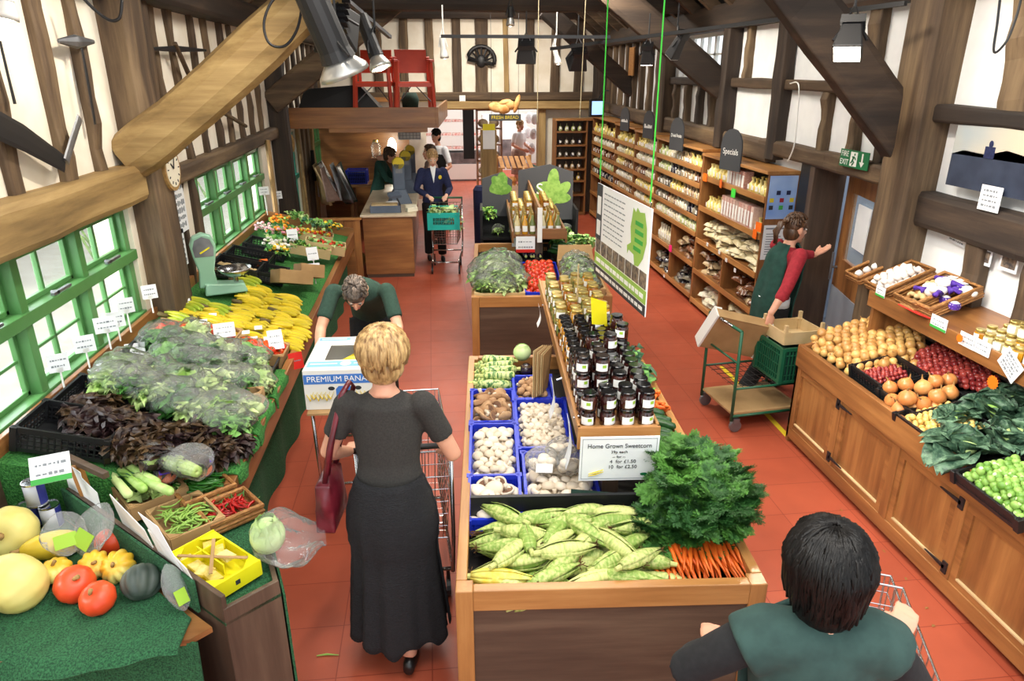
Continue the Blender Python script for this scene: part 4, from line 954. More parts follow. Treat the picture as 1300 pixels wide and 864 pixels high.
# banana box on its trolley
def trolley(name, label, loc, rz, L=.8, Wt=.5, h=.98, basket=True, m='chrome', hm='black_plastic', zb=.42, n=9):
    t = thing(name, label, 'trolley', loc, rz)
    b = MB(); x = Wt / 2
    for s in (-1, 1):
        b.tube([(s * x, -.02, h), (s * x, .02, zb), (s * x * .96, 0, .22), (s * x * .8, L, .18)], .011, 8)
        b.tube([(s * x * .96, .1, .14), (s * x * .96, .02, .3)], .011, 8)
    b.tube([(-x * .8, L, .18), (x * .8, L, .18)], .011, 8); b.tube([(-x, .02, .22), (x, .02, .22)], .011, 8)
    part('frame', b, m, t, smooth=True)
    part('handle', MB().tube([(-x - .01, -.03, h), (x + .01, -.03, h)], .015, 10), hm, t, smooth=True)
    if basket:
        b = MB()
        def pt_(s, v, z):      # narrowing basket
            k = (z - zb) / (h - .06 - zb); y = (0 + .02) if v == 0 else (L * (.82 + .18 * k)); return (s * x * (1 - .16 * v) * (.86 + .14 * k), y, z)
        for i in range(8):
            z = zb + (h - .06 - zb) * i / 7; r = .005 if i in (0, 7) else .0025
            b.tube([pt_(-1, 0, z), pt_(-1, 1, z), pt_(1, 1, z), pt_(1, 0, z), pt_(-1, 0, z)], r, 5)
        for i in range(n + 1):
            v = i / n; f = lambda s, z: Vector(pt_(s, 0, z)).lerp(Vector(pt_(s, 1, z)), v)
            b.tube([f(-1, h - .06), f(-1, zb), f(1, zb), f(1, h - .06)], .0025, 4)
        for i in range(n):
            s = -1 + 2 * (i + .5) / n
            for v in (0, 1): b.tube([pt_(s, v, zb), pt_(s, v, h - .06)], .0025, 4)
        part('wire_basket', b, m, t)
    for sx in (-1, 1):
        for yy in (.08, L - .04):
            w_ = MB(); w_.tube([(sx * x * .85 - .012, yy, .055), (sx * x * .85 + .012, yy, .055)], .055, 14); w_.tube([(sx * x * .85, yy, .06), (sx * x * .85, yy, .18)], .01, 6)
            part('caster', w_, 'black_plastic', t, smooth=False)
    return t
trolley('banana_trolley', 'low wire trolley under the white banana box', (-.56, 3.98, 0), 0.05, .75, .48, .78, False)
part_ = MB().box(-.27, .27, .0, .75, .58, .6)
bx = thing('banana_box', 'white and blue cardboard banana box standing on the trolley', 'box', (-.565, 4.13, .83), -.03)
b = MB(); X_, Y_, H_ = .235, .28, .25
b.box(-X_, X_, -Y_, Y_, 0, .006)
for s in (-1, 1): b.box(s * X_ - .003, s * X_ + .003, -Y_, Y_, 0, H_); b.box(-X_, X_, s * Y_ - .003, s * Y_ + .003, 0, H_)
b.box(-X_, X_, -Y_, -.12, H_ - .004, H_); b.box(-X_, X_, .13, Y_, H_ - .004, H_); b.box(-X_, -.135, -.12, .13, H_ - .004, H_); b.box(.135, X_, -.12, .13, H_ - .004, H_)
part('carton_wall', b, 'card_white', bx)
BB = 'poster_blue'
mat('box_blue', (62, 118, 196), rough=.6); mat('box_lightblue', (120, 178, 226), rough=.6); mat('box_yellow', (214, 190, 40), rough=.6)
b = MB(); b.box(-X_, X_, -Y_ - .0045, -Y_ - .003, .165, .225); part('blue_band', b, 'box_blue', bx)
b = MB(); b.box(-X_ + .01, X_ - .01, .215, .265, H_, H_ + .001); b.box(-X_ + .01, X_ - .01, -.225, -.14, H_, H_ + .001); part('pale_blue_band', b, 'box_lightblue', bx)
b = MB(); b.lathe([(.028, H_ + .001), (.028, H_ + .002)], 24, (.0, .24, 0)); b.lathe([(.032, H_ + .001), (.032, H_ + .002)], 24, (.0, -.18, 0)); part('round_badge', b, 'label_white', bx)
for y_, z_ in ((.24, H_ + .0025), (-.18, H_ + .0025)):
    b = MB(); b.box(-.21, -.05, y_ - .006, y_ + .006, z_ - .002, z_ - .001).box(.05, .21, y_ - .006, y_ + .006, z_ - .002, z_ - .001); part('pale_lettering', b, 'label_white', bx)
part('shield_badge', MB().add([(x, -Y_ - .0055, z) for x, z in [(-.052, .05), (-.052, .13), (-.035, .15), (.035, .15), (.052, .13), (.052, .05), (.0, .03)]], [(0, 1, 2, 3, 4, 5, 6)][::-1]), 'box_blue', bx)
part('shield_mark', MB().ell((0, -Y_ - .006, .1), (.028, .001, .03), 12, 8), 'label_leaf', bx)
b = MB()
for s in (-1, 1):
    for k in range(6): c = s * (.085 + .024 * k); b.tube([(c - .02 * s, -Y_ - .004, .115), (c, -Y_ - .004, .07 - .01 * (k % 2)), (c + .022 * s, -Y_ - .004, .1)], [.006, .016, .005], 6, True, .2, (0, 1, 0))
part('banana_print', b, 'box_yellow', bx)
b = MB(); b.ell((-.078, -Y_ - .004, .135), (.02, .002, .013)); b.ell((.078, -Y_ - .004, .135), (.02, .002, .013)); part('vent_hole', b, 'ink', bx)
text('PREMIUM', .05, 'label_white', bx, (-.115, -Y_ - .005, .195), (PI / 2, 0, 0)); text('BANANAS', .05, 'label_white', bx, (.115, -Y_ - .005, .195), (PI / 2, 0, 0))
for k in range(4): bp[0].put(onto(bx, -.05 + .03 * k, -.05 + .05 * k, .12), (0, 0, .3), 'bunch of bananas showing inside the white banana box', 'bananas in the box')
b = MB(); b.box(-.24, .24, .02, .74, .815, .828); o = single('trolley_board', 'plain board on the trolley beneath the banana box', 'board', b, 'kraft', (-.56, 3.78, 0))
# ------------------------------------------------------------------ centre stands
AL = math.radians(-4.2)
def FR(ox, oy, al=AL):
    M = Matrix.Translation((ox, oy, 0)) @ Matrix.Rotation(al, 4, 'Z')
    return lambda u, v, z: M @ Vector((u, v, z))
G = FR(.02, 2.22)
def stand(name, label, loc, W_, L_, zf, zdeck, slope=0):
    t = thing(name, label, 'stand', loc, AL)
    H_ = .8
    for (x, y) in ((0, 0), (W_ - .07, 0), (0, L_ - .07), (W_ - .07, L_ - .07)):
        part('corner_post', MB().box(x, x + .07, y, y + .07, 0, H_ - .002), 'pine_z', t, bevel=.004)
    for y in (0, L_ - .045): part('end_rail', MB().box(.07, W_ - .07, y, y + .045, H_ - .1, H_), 'pine_x', t, bevel=.004)
    for x in (0, W_ - .045): part('side_rail', MB().box(x, x + .045, .07, L_ - .07, H_ - .1, H_), 'pine_y', t, bevel=.004)
    for y in (.012, L_ - .03): part('end_panel', MB().box(.05, W_ - .05, y, y + .018, .02, H_ - .08), 'oak_dark_x', t)
    for x in (.012, W_ - .03): part('side_panel', MB().box(x, x + .018, .05, L_ - .05, .02, H_ - .08), 'oak_dark_y', t)
    part('deck', MB().box(.03, W_ - .03, .03, L_ - .03, zdeck - .02, zdeck), 'dark_gap', t)
    return t
st1 = stand('produce_stand', 'nearest wooden produce stand in the centre, filled with corn, mushrooms and carrots', (.02, 2.22, 0), 1.25, 2.47, 0, .66)
part('cross_board', MB().box(.05, 1.2, .56, .58, .62, .86), 'black_plastic', st1)
st2 = stand('produce_stand', 'second wooden produce stand behind the jars, holding tomatoes and bagged greens', (.3, 6.1, 0), 1.3, 2.2, 0, .7)
# corn cobs
def mk_corn(seed, m):
    def f():
        t = thing('corn_cob', 'x', 'corn'); r = random.Random(seed); b = MB(); P = []; R = []
        for i in range(11): s = i / 10; P.append((-.1 + .21 * s, .006 * math.sin(s * 3 + seed), 0)); R.append([.012, .02, .028, .031, .033, .033, .031, .028, .022, .014, .006][i])
        b.tube(P, R, 12)
        b2 = MB()
        for k in range(5):
            a = k * 1.257 + r.random(); q = Matrix.Rotation(a, 4, 'X')
            def fn(u, v):
                s = (u - .5) * 2; rr = [.016, .03, .0355, .036, .032, .022, .012][min(6, int(v * 6.01))]; an = s * .75 * (1 - .75 * v ** 3)
                return q @ Vector((-.105 + .25 * v, (rr + .001 * k) * math.sin(an), (rr + .001 * k) * math.cos(an)))
            b2.grid(fn, 4, 6)
        part('husk', b, m, t, smooth=True); part('husk_leaf', b2, m, t, smooth=True, solid=.0012)
        s_ = MB()
        for k in range(9): s_.tube([(.1, 0, 0), (.14 + r.random() * .02, r.uniform(-.012, .012), r.uniform(-.012, .012)), (.15 + r.random() * .03, r.uniform(-.03, .03), r.uniform(-.02, .015))], .002, 4)
        part('silk', s_, 'silk', t); s2 = MB(); s2.tube([(-.135, 0, 0), (-.1, 0, 0)], [.01, .013], 8); part('stalk', s2, 'marrow_end', t)
        return t
    return f
cp = [Proto(mk_corn(1, 'husk')), Proto(mk_corn(2, 'husk')), Proto(mk_corn(3, 'husk_yellow'))]
def corn(u, v, z, a, w_=0, lab='green husked corn cob in the front bay of the nearest stand', tip=0):
    cp[w_].put(G(u, v, z), (rnd.uniform(-3, 3) if w_ != 2 else 0, tip, AL + a), lab, 'corn cobs', rnd.uniform(.92, 1.08))
for r_ in range(6):
    for c_ in range(5):
        corn(.185 + c_ * .155 + (r_ % 2) * .05 + rnd.uniform(-.02, .02), .07 + r_ * .078 + rnd.uniform(-.01, .01), .70 + .012 * r_, (0 if c_ % 2 else PI) + rnd.uniform(-.45, .45), r_ % 2, tip=rnd.uniform(-.1, .1))
for r_ in range(5):
    for c_ in range(4):
        corn(.21 + c_ * .175 + (r_ % 2) * .07 + rnd.uniform(-.03, .03), .11 + r_ * .088 + rnd.uniform(-.02, .02), .765 + .014 * r_, (0 if (c_ + r_) % 2 else PI) + rnd.uniform(-1.0, 1.0), (c_ + r_) % 2, tip=rnd.uniform(-.12, .12))
for (u, v, a) in [(.22, .2, .9), (.3, .3, 1.7), (.45, .22, .3), (.55, .36, -.8), (.5, .42, PI), (.68, .25, -.9), (.36, .45, .2), (.75, .14, .6), (.7, .42, .15)]: corn(u, v, .82, a, 0, tip=.1)
corn(.17, .1, .775, -.15, 2, 'yellow husked corn cob at the left front corner of the corn heap')
# carrots and their fronds
def frond_mb(b, seed, M):
    r = random.Random(seed)
    def br(p, d, L, dep):
        d = d.normalized(); q = p + d * L; n = 6 if dep else 4
        if dep == 2: b.tube([M @ p, M @ (p + d * L * .5), M @ q], [.0028, .0022, .001], 3, False)
        for i in range(n):
            s = (i + 1) / n; o = p + d * L * s; sd = d.cross(Vector((0, 0, 1))); sd = sd.normalized() if sd.length > .01 else Vector((1, 0, 0))
            for sg in (-1, 1):
                e = (d * .55 + sd * sg * .8 + Vector((0, 0, r.uniform(-.3, .35)))).normalized()
                if dep > 0: br(o, e, L * .42, dep - 1)
                else:
                    e2 = o + e * L * .95; k_ = e.cross(Vector((0, 0, 1))) * L * .13
                    b.add([M @ o, M @ (o + e * L * .5 + k_), M @ e2, M @ (o + e * L * .5 - k_)], [(0, 1, 2, 3)])
    br(Vector((0, 0, 0)), Vector((1, 0, .25)), .115, 2)
def mk_car(seed, roots=True):
    def f():
        t = thing('carrot_bunch', 'x', 'carrots'); r = random.Random(seed)
        for k in range(5 if roots else 0):
            x = (k - 2) * .021; b = MB(); l = r.uniform(.13, .17); P = [(x * .6, .02, .02), (x * .9, -.02, .02 + .008 * (k % 2)), (x * 1.2, -.02 - l * .5, .012), (x * 1.3 + r.uniform(-.01, .01), -.02 - l, 0)]
            b.tube(P, [.008, .0115, .009, .002], 8); part('carrot', b, 'carrot', t, smooth=True)
        b = MB()
        for k in range(6): x = r.uniform(-.02, .02); b.tube([(x, .0, .025), (x * 2, .06, .05), (x * 4, .12, .06)], .0028, 4)
        part('stem', b, 'bean', t); b = MB()
        for k in range(8):
            M = Matrix.Translation((r.uniform(-.05, .05), r.uniform(.05, .15), r.uniform(.03, .09))) @ Euler((r.uniform(-.5, .5), r.uniform(-.5, .6), r.uniform(.1, 3.0) if r.random() < .7 else r.uniform(-2.6, -.6))).to_matrix().to_4x4(); frond_mb(b, seed * 20 + k, M)
        part('foliage', b, 'frond', t); return t
    return f
kp = [Proto(mk_car(3)), Proto(mk_car(4)), Proto(mk_car(5))]; kf = [Proto(mk_car(7, False)), Proto(mk_car(8, False))]
for k, (u, v, z, a) in enumerate([(.86, .24, .73, .35), (.92, .25, .74, .15), (.99, .24, .735, 0), (1.05, .25, .74, -.1), (1.11, .25, .75, .1), (1.16, .26, .76, .12), (.95, .27, .775, .2), (1.02, .27, .78, -.1), (1.08, .28, .785, .1), (1.14, .29, .79, .05)]):
    kp[k % 3].put(G(u, v, z), (0, .05, AL + a), 'bunch of slim orange carrots with tops at the right front corner', 'carrot bunches', rnd.uniform(.95, 1.1))
for k in range(34):
    u = .98 + .2 * ((k * .618) % 1); v = .3 + .44 * (k / 34)
    if v > .45: u = 1.04 + (u - .98) * .8
    e = max(0, 1 - ((u - 1.05) / .28) ** 2) * max(.2, 1 - ((v - .55) / .5) ** 2)
    kf[k % 2].put(G(u, v, .78 + .15 * e), (rnd.uniform(-.3, .3), rnd.uniform(-.3, .3), AL + rnd.uniform(-3, 3)), 'leafy green carrot tops heaped behind the orange carrots', 'carrot tops heap', rnd.uniform(.7, .9))
# mushrooms in blue crates
def mk_mush(m, name, label, gl=False, s=1):
    def f():
        t = thing(name, label, 'mushroom')
        pr_ = [(.001, .032), (.014, .031), (.024, .026), (.031, .016), (.033, .006), (.031, -.002), (.026, -.005), (.02, -.003), (.001, .0)]
        if s == 2: pr_ = [(.001, .022), (.02, .021), (.038, .014), (.046, .002), (.045, -.006), (.04, -.004), (.03, .004), (.001, .006)]
        part('cap', MB().lathe(pr_, 16), m, t, smooth=True)
        part('gills', MB().lathe([(.001, .001), (.018 if s == 1 else .036, -.001), (.02 if s == 1 else .039, .002)], 16), 'gills', t, smooth=True)
        part('stem', MB().tube([(0, 0, .0), (.002, 0, -.018), (.003, 0, -.03)], [.01, .0095, .012], 9), 'mushroom', t, smooth=True); return t
    return f
def blue(label, u, v, lx, ly, z, h=.09, tilt=.1):
    t = thing('plastic_crate', label, 'crate', G(u, v, z), AL); t.rotation_euler = (tilt, 0, AL)
    part('crate_lattice', crate_mb(lx, ly, h, .014, slots=4), 'blue_crate', t); return t
specs = [('blue mesh crate of large flat white mushrooms at the left nearest the corn', .165, .69, .25, .33, .70, 2, 'mushroom', 'large flat white mushroom in the blue crate nearest the corn', .06, 0),
         ('blue mesh crate heaped with white cup mushrooms, middle of the left row', .165, 1.1, .25, .48, .73, 1, 'mushroom', 'white cup mushroom in the middle crate of the left row', .05, 0),
         ('blue mesh crate of brown flat mushrooms beside the striped courgettes', .165, 1.57, .25, .36, .76, 2, 'mushroom_brown', 'brown flat mushroom with dark gills beside the striped courgettes', .058, 1),
         ('blue mesh crate of small white button mushrooms beside the jar shelf', .45, 1.36, .3, .5, .75, 1, 'mushroom', 'small white button mushroom in the crate beside the jar shelf', .04, 0),
         ('blue mesh crate of chestnut mushrooms under the brown paper bags', .42, 1.78, .24, .28, .78, 1, 'mushroom_brown', 'chestnut mushroom in the crate under the brown paper bags', .05, 0),
         ('blue mesh crate of bagged mushrooms, frontmost beside the sweetcorn sign', .5, .86, .36, .42, .70, 1, 'mushroom', 'white mushroom in the frontmost crate with the bags', .06, 0)]
for lb, u, v, lx, ly, z, sh, m, ml, sp, flip in specs:
    t = blue(lb, u, v, lx, ly, z)
    p = Proto(mk_mush(m, 'chestnut_mushroom' if m != 'mushroom' else 'button_mushroom' if sp < .045 else 'mushroom', ml, s=sh))
    for (x, y, zz) in heap(-lx / 2 + .035, lx / 2 - .035, -ly / 2 + .035, ly / 2 - .035, sp, lambda x, y: .05, 2, shrink=.3, dz=.62):
        q = rrot(k=.7); up = rnd.random() < (.5 if (flip or sh == 2) else .18)
        p.put(onto(t, x, y, zz), (q[0] + (PI - .5 if up else 0), q[1], q[2]), None, ml.split(' in ')[0] + 's' if 0 else 'mushrooms: ' + ml, rnd.uniform(.8, 1.1) * (sp / .055))
for k, (px, py) in enumerate([(688, 590), (712, 578), (724, 592)]):
    t = bag('mushroom_bag', ['clear bag of mushrooms with a white ticket in the frontmost blue crate', 'clear bag of mushrooms behind the ticketed bag', 'clear bag of mushrooms tucked under the jar shelf'][k], onZ(px, py, .86), .17, .13, .15, (-.3, .1, .3 * k), None, 'label_white' if k == 0 else None)
    b = MB(); 
    for j in range(7): b.ell((rnd.uniform(-.045, .045), rnd.uniform(-.03, .03), rnd.uniform(-.01, .05)), (.032, .03, .024), 12, 8)
    part('mushroom_filling', b, 'mushroom', t, smooth=True)
# striped courgettes and the round cabbage
def mk_courg(m, L, r, name, lb, cat='courgette'):
    def f():
        t = thing(name, lb, cat)
        part('fruit', MB().tube([(-L / 2, 0, 0), (-L * .45, 0, 0), (-L * .2, .003, 0), (L * .25, .004, 0), (L * .45, 0, 0), (L / 2, 0, 0)], [r * .35, r * .75, r * .95, r * 1.05, r * .85, r * .3], 14), m, t, smooth=True)
        part('stem', MB().tube([(-L / 2 - .022, 0, 0), (-L / 2 + .004, 0, 0)], [r * .42, r * .38], 6), 'marrow_end', t); return t
    return f
p = Proto(mk_courg('courgette_striped', .22, .03, 'striped_courgette', 'pale striped courgette stacked at the far left of the nearest stand'))
for r_ in range(3):
    for k in range(6 - r_): p.put(G(.15 + .03 * r_, 1.84 + k * .09 + r_ * .04, .79 + .045 * r_), (rnd.uniform(-1, 1), rnd.uniform(-.1, .1), AL + rnd.uniform(-.25, .25) + (PI if k % 2 else 0)), None, 'striped courgettes', rnd.uniform(.9, 1.1))
def cabb(name, lb, c, r, m1, m2, cat='cabbage', nl=8):
    t = thing(name, lb, cat, c); part('head', MB().ell((0, 0, 0), (r, r, r * .92), 20, 14), m1, t, smooth=True)
    b = MB()
    for k in range(nl): a = k * 2.4; leaf(b, Vector((r * .5 * math.cos(a), r * .5 * math.sin(a), -r * .85)), a, 1.0, r * 1.7, r * 1.5, -.9, .05, 5, 6, k, .5)
    part('outer_leaf', b, m2, t, smooth=True); return t
cabb('white_cabbage', 'round pale green cabbage beside the striped courgettes', onZ(663, 447, .92), .062, 'cabbage', 'cabbage')
cabb('red_cabbage', 'small dark purple cabbage below the pale round one', onZ(668, 470, .86), .05, 'aubergine', 'leaf_purple')
# paper bags hanging and price tongue boards along the shelf
def paperbags(px, py):
    c = onZ(px, py, 1.0); t = thing('paper_bag_bundle', 'bundle of brown paper bags hanging from the jar shelf over the mushrooms', 'paper bags', c, AL)
    for k in range(6): part('paper_bag', MB().sheet([(-.06 + .012 * k, -.17 + .01 * k, -.12), (-.01 + .012 * k, .04, -.14), (.02 + .012 * k, .1, .12), (-.05 + .012 * k, -.05, .14 - .006 * k)], .003), 'kraft_pale' if k % 2 == 0 else 'kraft', t)
paperbags(686, 468)
for k, (px, py, h_) in enumerate([(706, 505, .22), (727, 560, .26), (688, 400, .16)]):
    c = onZ(px, py, 1.02); t = thing('paper_tongue', ['long white paper strip hanging beside the brown paper bags', 'long white paper hanging at the corner by the bagged mushrooms', 'white paper sheet hanging at the far end of the jar shelf'][k], 'paper', c, AL)
    b = MB(); b.grid(lambda u, v: (-.035 + .07 * v * .3 + .015 * math.sin(v * 4), -.05 + .1 * u, -h_ / 2 + h_ * v), 4, 8); part('paper_sheet', b, 'paper', t, solid=.001)
    b = MB(); b.cyl((0, 0, h_ / 2), (.03, 0, h_ / 2 + .01), .006); part('clip', b, 'chrome', t)
# jar shelf along the middle
js = thing('jar_shelf', 'raised oak shelf running back from the sweetcorn sign, crowded with jars', 'shelf', G(0, 0, 0), AL)
part('shelf_board', MB().box(.57, .93, .68, 3.2, 1.125, 1.148), 'pine_y', js, bevel=.003)
part('side_lip', MB().box(.555, .57, .66, 3.2, 1.09, 1.165), 'pine_y', js, bevel=.003)
part('side_lip', MB().box(.93, .945, .66, 3.2, 1.09, 1.165), 'pine_y', js, bevel=.003)
part('front_board', MB().box(.555, .945, .655, .68, 1.05, 1.165), 'pine_x', js, bevel=.003)
for v in (.75, 1.9, 3.1): part('support_post', MB().box(.7, .78, v, v + .06, .6, 1.125), 'oak_dark_z', js)
sg = thing('price_sign', 'white sweetcorn price sign fixed to the front end of the jar shelf', 'sign', G(.75, .645, .89), AL); sg.rotation_euler = (.08, 0, AL)
part('sign_board', MB().box(-.185, .185, -.006, .0, 0, .245), 'paper', sg)
b = MB()
for (x0, x1, z0, z1) in ((-.175, .175, .233, .235), (-.175, .175, .01, .012), (-.175, -.173, .01, .235), (.173, .175, .01, .235)): b.box(x0, x1, -.0072, -.006, z0, z1)
part('sign_border', b, 'ink_soft', sg)
RX = (PI / 2, 0, 0)
text('Home Grown Sweetcorn', .034, 'ink', sg, (0, -.008, .195), RX, xs=.86)
text('39p each', .022, 'ink', sg, (0, -.008, .162), RX); text('-- for --', .02, 'ink', sg, (0, -.008, .135), RX)
text('4  for \u00a31.50', .026, 'ink', sg, (.02, -.008, .108), RX); text('10  for \u00a32.50', .026, 'ink', sg, (.02, -.008, .078), RX)
b = MB()
for k in range(2): b.tube([(-.14, -.0075, .028 + .012 * k), (-.11, -.0075, .038 + .012 * k), (-.07, -.0075, .052 + .012 * k)], [.003, .008, .004], 6, True, .2, (0, 1, 0))
part('corn_drawing', b, 'box_yellow', sg); b = MB(); b.ell((.125, -.0075, .035), (.018, .001, .008)).ell((.14, -.0075, .025), (.012, .001, .01)); part('leaf_logo', b, 'exit_green', sg)
def mk_jar(bm_, lm, name, s=1, lab=True, hexa=False, r=.037, h=.07):
    def f():
        t = thing(name, 'x', 'jar'); n = 6 if hexa else 16
        part('glass_body', MB().lathe([(r * .9, 0), (r, .005), (r, h - .012), (r * .86, h - .003), (r * .84, h)], n), bm_, t, smooth=not hexa)
        part('lid', MB().lathe([(r * .92, h), (r * .95, h + .002), (r * .95, h + .013), (r * .88, h + .016)], 16), lm, t, smooth=False)
        if lab:
            part('label', MB().grid(lambda u, v: ((r + .0008) * math.cos(-PI / 2 - .85 + 1.7 * u), (r + .0008) * math.sin(-PI / 2 - .85 + 1.7 * u), .012 + .04 * v), 8, 1), 'label_white', t, smooth=True)
            if bm_ == 'jar_dark': part('label_mark', MB().grid(lambda u, v: ((r + .0016) * math.cos(-PI / 2 + .1 + .5 * u), (r + .0016) * math.sin(-PI / 2 + .1 + .5 * u), .03 + .016 * v), 3, 1), 'label_leaf', t)
        return t
    return f
jd = Proto(mk_jar('jar_dark', 'lid_black', 'preserve_jar')); ja = Proto(mk_jar('jar_amber', 'lid_black', 'preserve_jar')); jg = Proto(mk_jar('jar_amber', 'lid_gold', 'honey_jar')); jc = Proto(mk_jar('jar_green', 'lid_gold', 'pickle_jar'))
JL = ['black lidded jar of dark preserve in the front rank of the jar shelf', 'black lidded jar of dark preserve in the packed middle of the jar shelf', 'small gold lidded jar at the far end of the jar shelf', 'black lidded amber jar in the left file of the jar shelf']
for r_ in range(15):
    v = .72 + r_ * .078
    if r_ in (1,): pass
    for c_ in range(4):
        u = .612 + c_ * .092 + rnd.uniform(-.004, .004); hh = 2
        if r_ == 1: hh = 2 if c_ != 0 else 1
        if r_ > 2 and rnd.random() < .2: hh = 3
        if r_ == 2 and c_ < 3: hh = 1
        if r_ in (3, 4) : hh = 3 if c_ < 2 else 2
        for k in range(hh):
            am = c_ == 0 and r_ > 7
            (ja if am else jd).put(G(u, v + rnd.uniform(-.004, .004), 1.149 + .0865 * k), (0, 0, AL + rnd.uniform(-.7, .7)), JL[0] if r_ < 2 else (JL[3] if am else JL[1]), 'jars, front rank' if r_ < 2 else ('amber jars' if am else 'dark preserve jars'))
for r_ in range(12):
    v = 1.93 + r_ * .078
    for c_ in range(4):
        for k in range(2 if (r_ + c_) % 3 else 1): (jg if c_ % 2 else jc).put(G(.612 + c_ * .092, v, 1.149 + .0865 * k), (0, 0, AL + rnd.uniform(-.7, .7)), JL[2], 'gold lidded jars')
t = thing('price_card', 'tall bright yellow price card standing among the black lidded jars', 'price card', G(.8, 1.62, 1.3), AL + .2); t.rotation_euler = (-.1, 0, AL + .75)
part('card_sheet', MB().sheet([(-.07, 0, .05), (.07, 0, .0), (.07, 0, .15), (-.07, 0, .21)], .002), 'yellow_card', t)
part('white_tail', MB().sheet([(-.03, 0, -.12), (.03, 0, -.12), (.04, 0, .02), (-.04, 0, .04)], .002), 'paper', t)
card('price_card', 'tall kraft edged card dividing the gold lidded jars', tuple(G(.74, 2.2, 1.2)), .05, .34, AL + 1.3, 0, 0, 0, m='kraft_pale')
# right hand side of the nearest stand: cucumbers, chantenay carrots, greens
p = Proto(mk_courg('courgette', .21, .024, 'green_courgette', 'dark green courgette at the right edge of the nearest stand'))
for k in range(9): p.put(G(1.06 + .03 * (k % 2), 1.0 + .05 * k, .83 + .02 * (k % 3)), (0, .0, AL - .5 + rnd.uniform(-.2, .2)), None, 'dark courgettes')
p = Proto(lambda: single('chantenay_carrot', 'stubby orange carrot in the loose heap at the right edge of the stand', 'carrot', MB().tube([(-.03, 0, 0), (-.025, 0, 0), (0, 0, 0), (.03, 0, 0), (.036, 0, 0)], [.006, .014, .012, .007, .002], 8), 'carrot', group='stubby carrots', smooth=True))
for k in range(70): p.put(G(rnd.uniform(1.02, 1.2), rnd.uniform(1.48, 1.78), .8 + .0008 * k), rrot(k=.5))
for k in range(5): clump('greens_bunch', 'leafy dark greens at the back right corner of the nearest stand', G(1.08 + .03 * (k % 2), 1.86 + .13 * k, .78), (0, 0, k), .09, .09, .09, ['leaf_deep', 'leaf_mid'], 40, .06, 'greens', 50 + k)['group'] = 'dark greens'
t = thing('green_box', 'dark green card box end printed SWEET below the sweetcorn sign', 'box', G(.72, .57, .7), AL); t.rotation_euler = (-.4, 0, AL - .2)
part('box_wall', MB().box(-.2, .2, -.01, .01, 0, .14), 'cloth_green', t); text('SWEET', .024, 'label_white', t, (.02, -.012, .07), RX)
# ------------------------------------------------------------------ second stand
G2 = FR(.3, 6.1)
def boxat(name, lb, u, v, z, lx, ly, h, m, rot=(0, 0, 0), fn=tray_mb, cat='crate', FRM=None):
    t = thing(name, lb, cat, (FRM or G2)(u, v, z)); t.rotation_euler = (rot[0], rot[1], rot[2] + AL); part('crate_body', fn(lx, ly, h), m, t); return t
t = boxat('wooden_crate', 'kraft crate overflowing with bagged lettuces on the second stand', .26, .58, .72, .46, 1.05, .1, 'kraft_pale')
for (x, y, z) in heap(-.15, .15, -.42, .42, .19, lambda x, y: .12, 2, shrink=.3, dz=.45): lt[rnd.randrange(3)].put(onto(t, x, y, z), rrot(k=.6), 'bagged lettuce in the kraft crate left of the tomatoes', 'bagged lettuces, second stand', rnd.uniform(.85, 1.05))
t = boxat('plastic_crate', 'bright blue crate of red tomatoes on the second stand', .68, .55, .74, .36, .9, .1, 'blue_crate', (.06, 0, 0))
part('crate_lining', MB().box(-.17, .17, -.44, .44, .006, .02), 'black_plastic', t)
tp = Proto(mk_tom('tomato', 'tomato', 'ripe red tomato in the bright blue crate of the second stand', .038))
for (x, y, z) in heap(-.14, .14, -.4, .38, .072, lambda x, y: .08, 2, shrink=.4): tp.put(onto(t, x, y, z), (rnd.uniform(-1, 1), rnd.uniform(-1, 1), 0), None, 'red tomatoes')
boxat('plastic_crate', 'black crate of courgettes behind the tomatoes', .66, 1.35, .78, .36, .5, .12, 'black_plastic', (.1, 0, 0), crate_mb)
p = Proto(mk_courg('aubergine', .2, .032, 'aubergine', 'glossy dark aubergine in the black crate behind the tomatoes', 'aubergine'))
for k in range(7): p.put(G2(.56 + .05 * (k % 4), 1.22 + .12 * (k // 4), .9), (0, 0, 1.4 + rnd.uniform(-.2, .2)), None, 'aubergines')
p = Proto(mk_courg('courgette', .24, .028, 'marrow', 'dark green courgette with pale end at the back of the second stand'))
for k in range(10): p.put(G2(.92 + .02 * k, 1.3 + .06 * k, .9 + .02 * (k % 2)), (0, 0, 2.4 + rnd.uniform(-.2, .2)), None, 'courgettes, second stand')
for k in range(5): clump('spring_greens', 'bright leafy greens at the back right of the second stand', G2(1.0 + .07 * k, 1.75 + .06 * (k % 2), .86), (0, 0, k), .08, .14, .08, ['leaf_mid', 'leaf_light'], 40, .07, 'greens', 150 + k)['group'] = 'spring greens'
t = boxat('brown_carton', 'tall brown carton of bagged sprouts beside the jar shelf', 1.05, .42, .78, .36, .8, .12, 'kraft', (.1, 0, 0))
for k in range(26): 
    q = lt[1] if 0 else None
pk = Proto(mk_lett('leaf_light', 'bagged_greens', 'small clear bag of pale greens in the tall brown carton', True, 9, 16))
for (x, y, z) in heap(-.12, .12, -.32, .32, .1, lambda x, y: .12, 2): pk.put(onto(t, x, y, z), rrot(k=.5), None, 'bagged greens', .55)
part('carton_flap', MB().hexa([(-.19, .4, .1), (.19, .4, .1), (.19, .41, .1), (-.19, .41, .1), (-.17, .5, .24), (.17, .5, .24), (.17, .51, .24), (-.17, .51, .24)]), 'kraft', t)
card('price_card', 'white card facing the aisle above the bagged lettuces', tuple(G2(.5, 1.35, .95)), .16, .2, AL, 0, 0, 0)
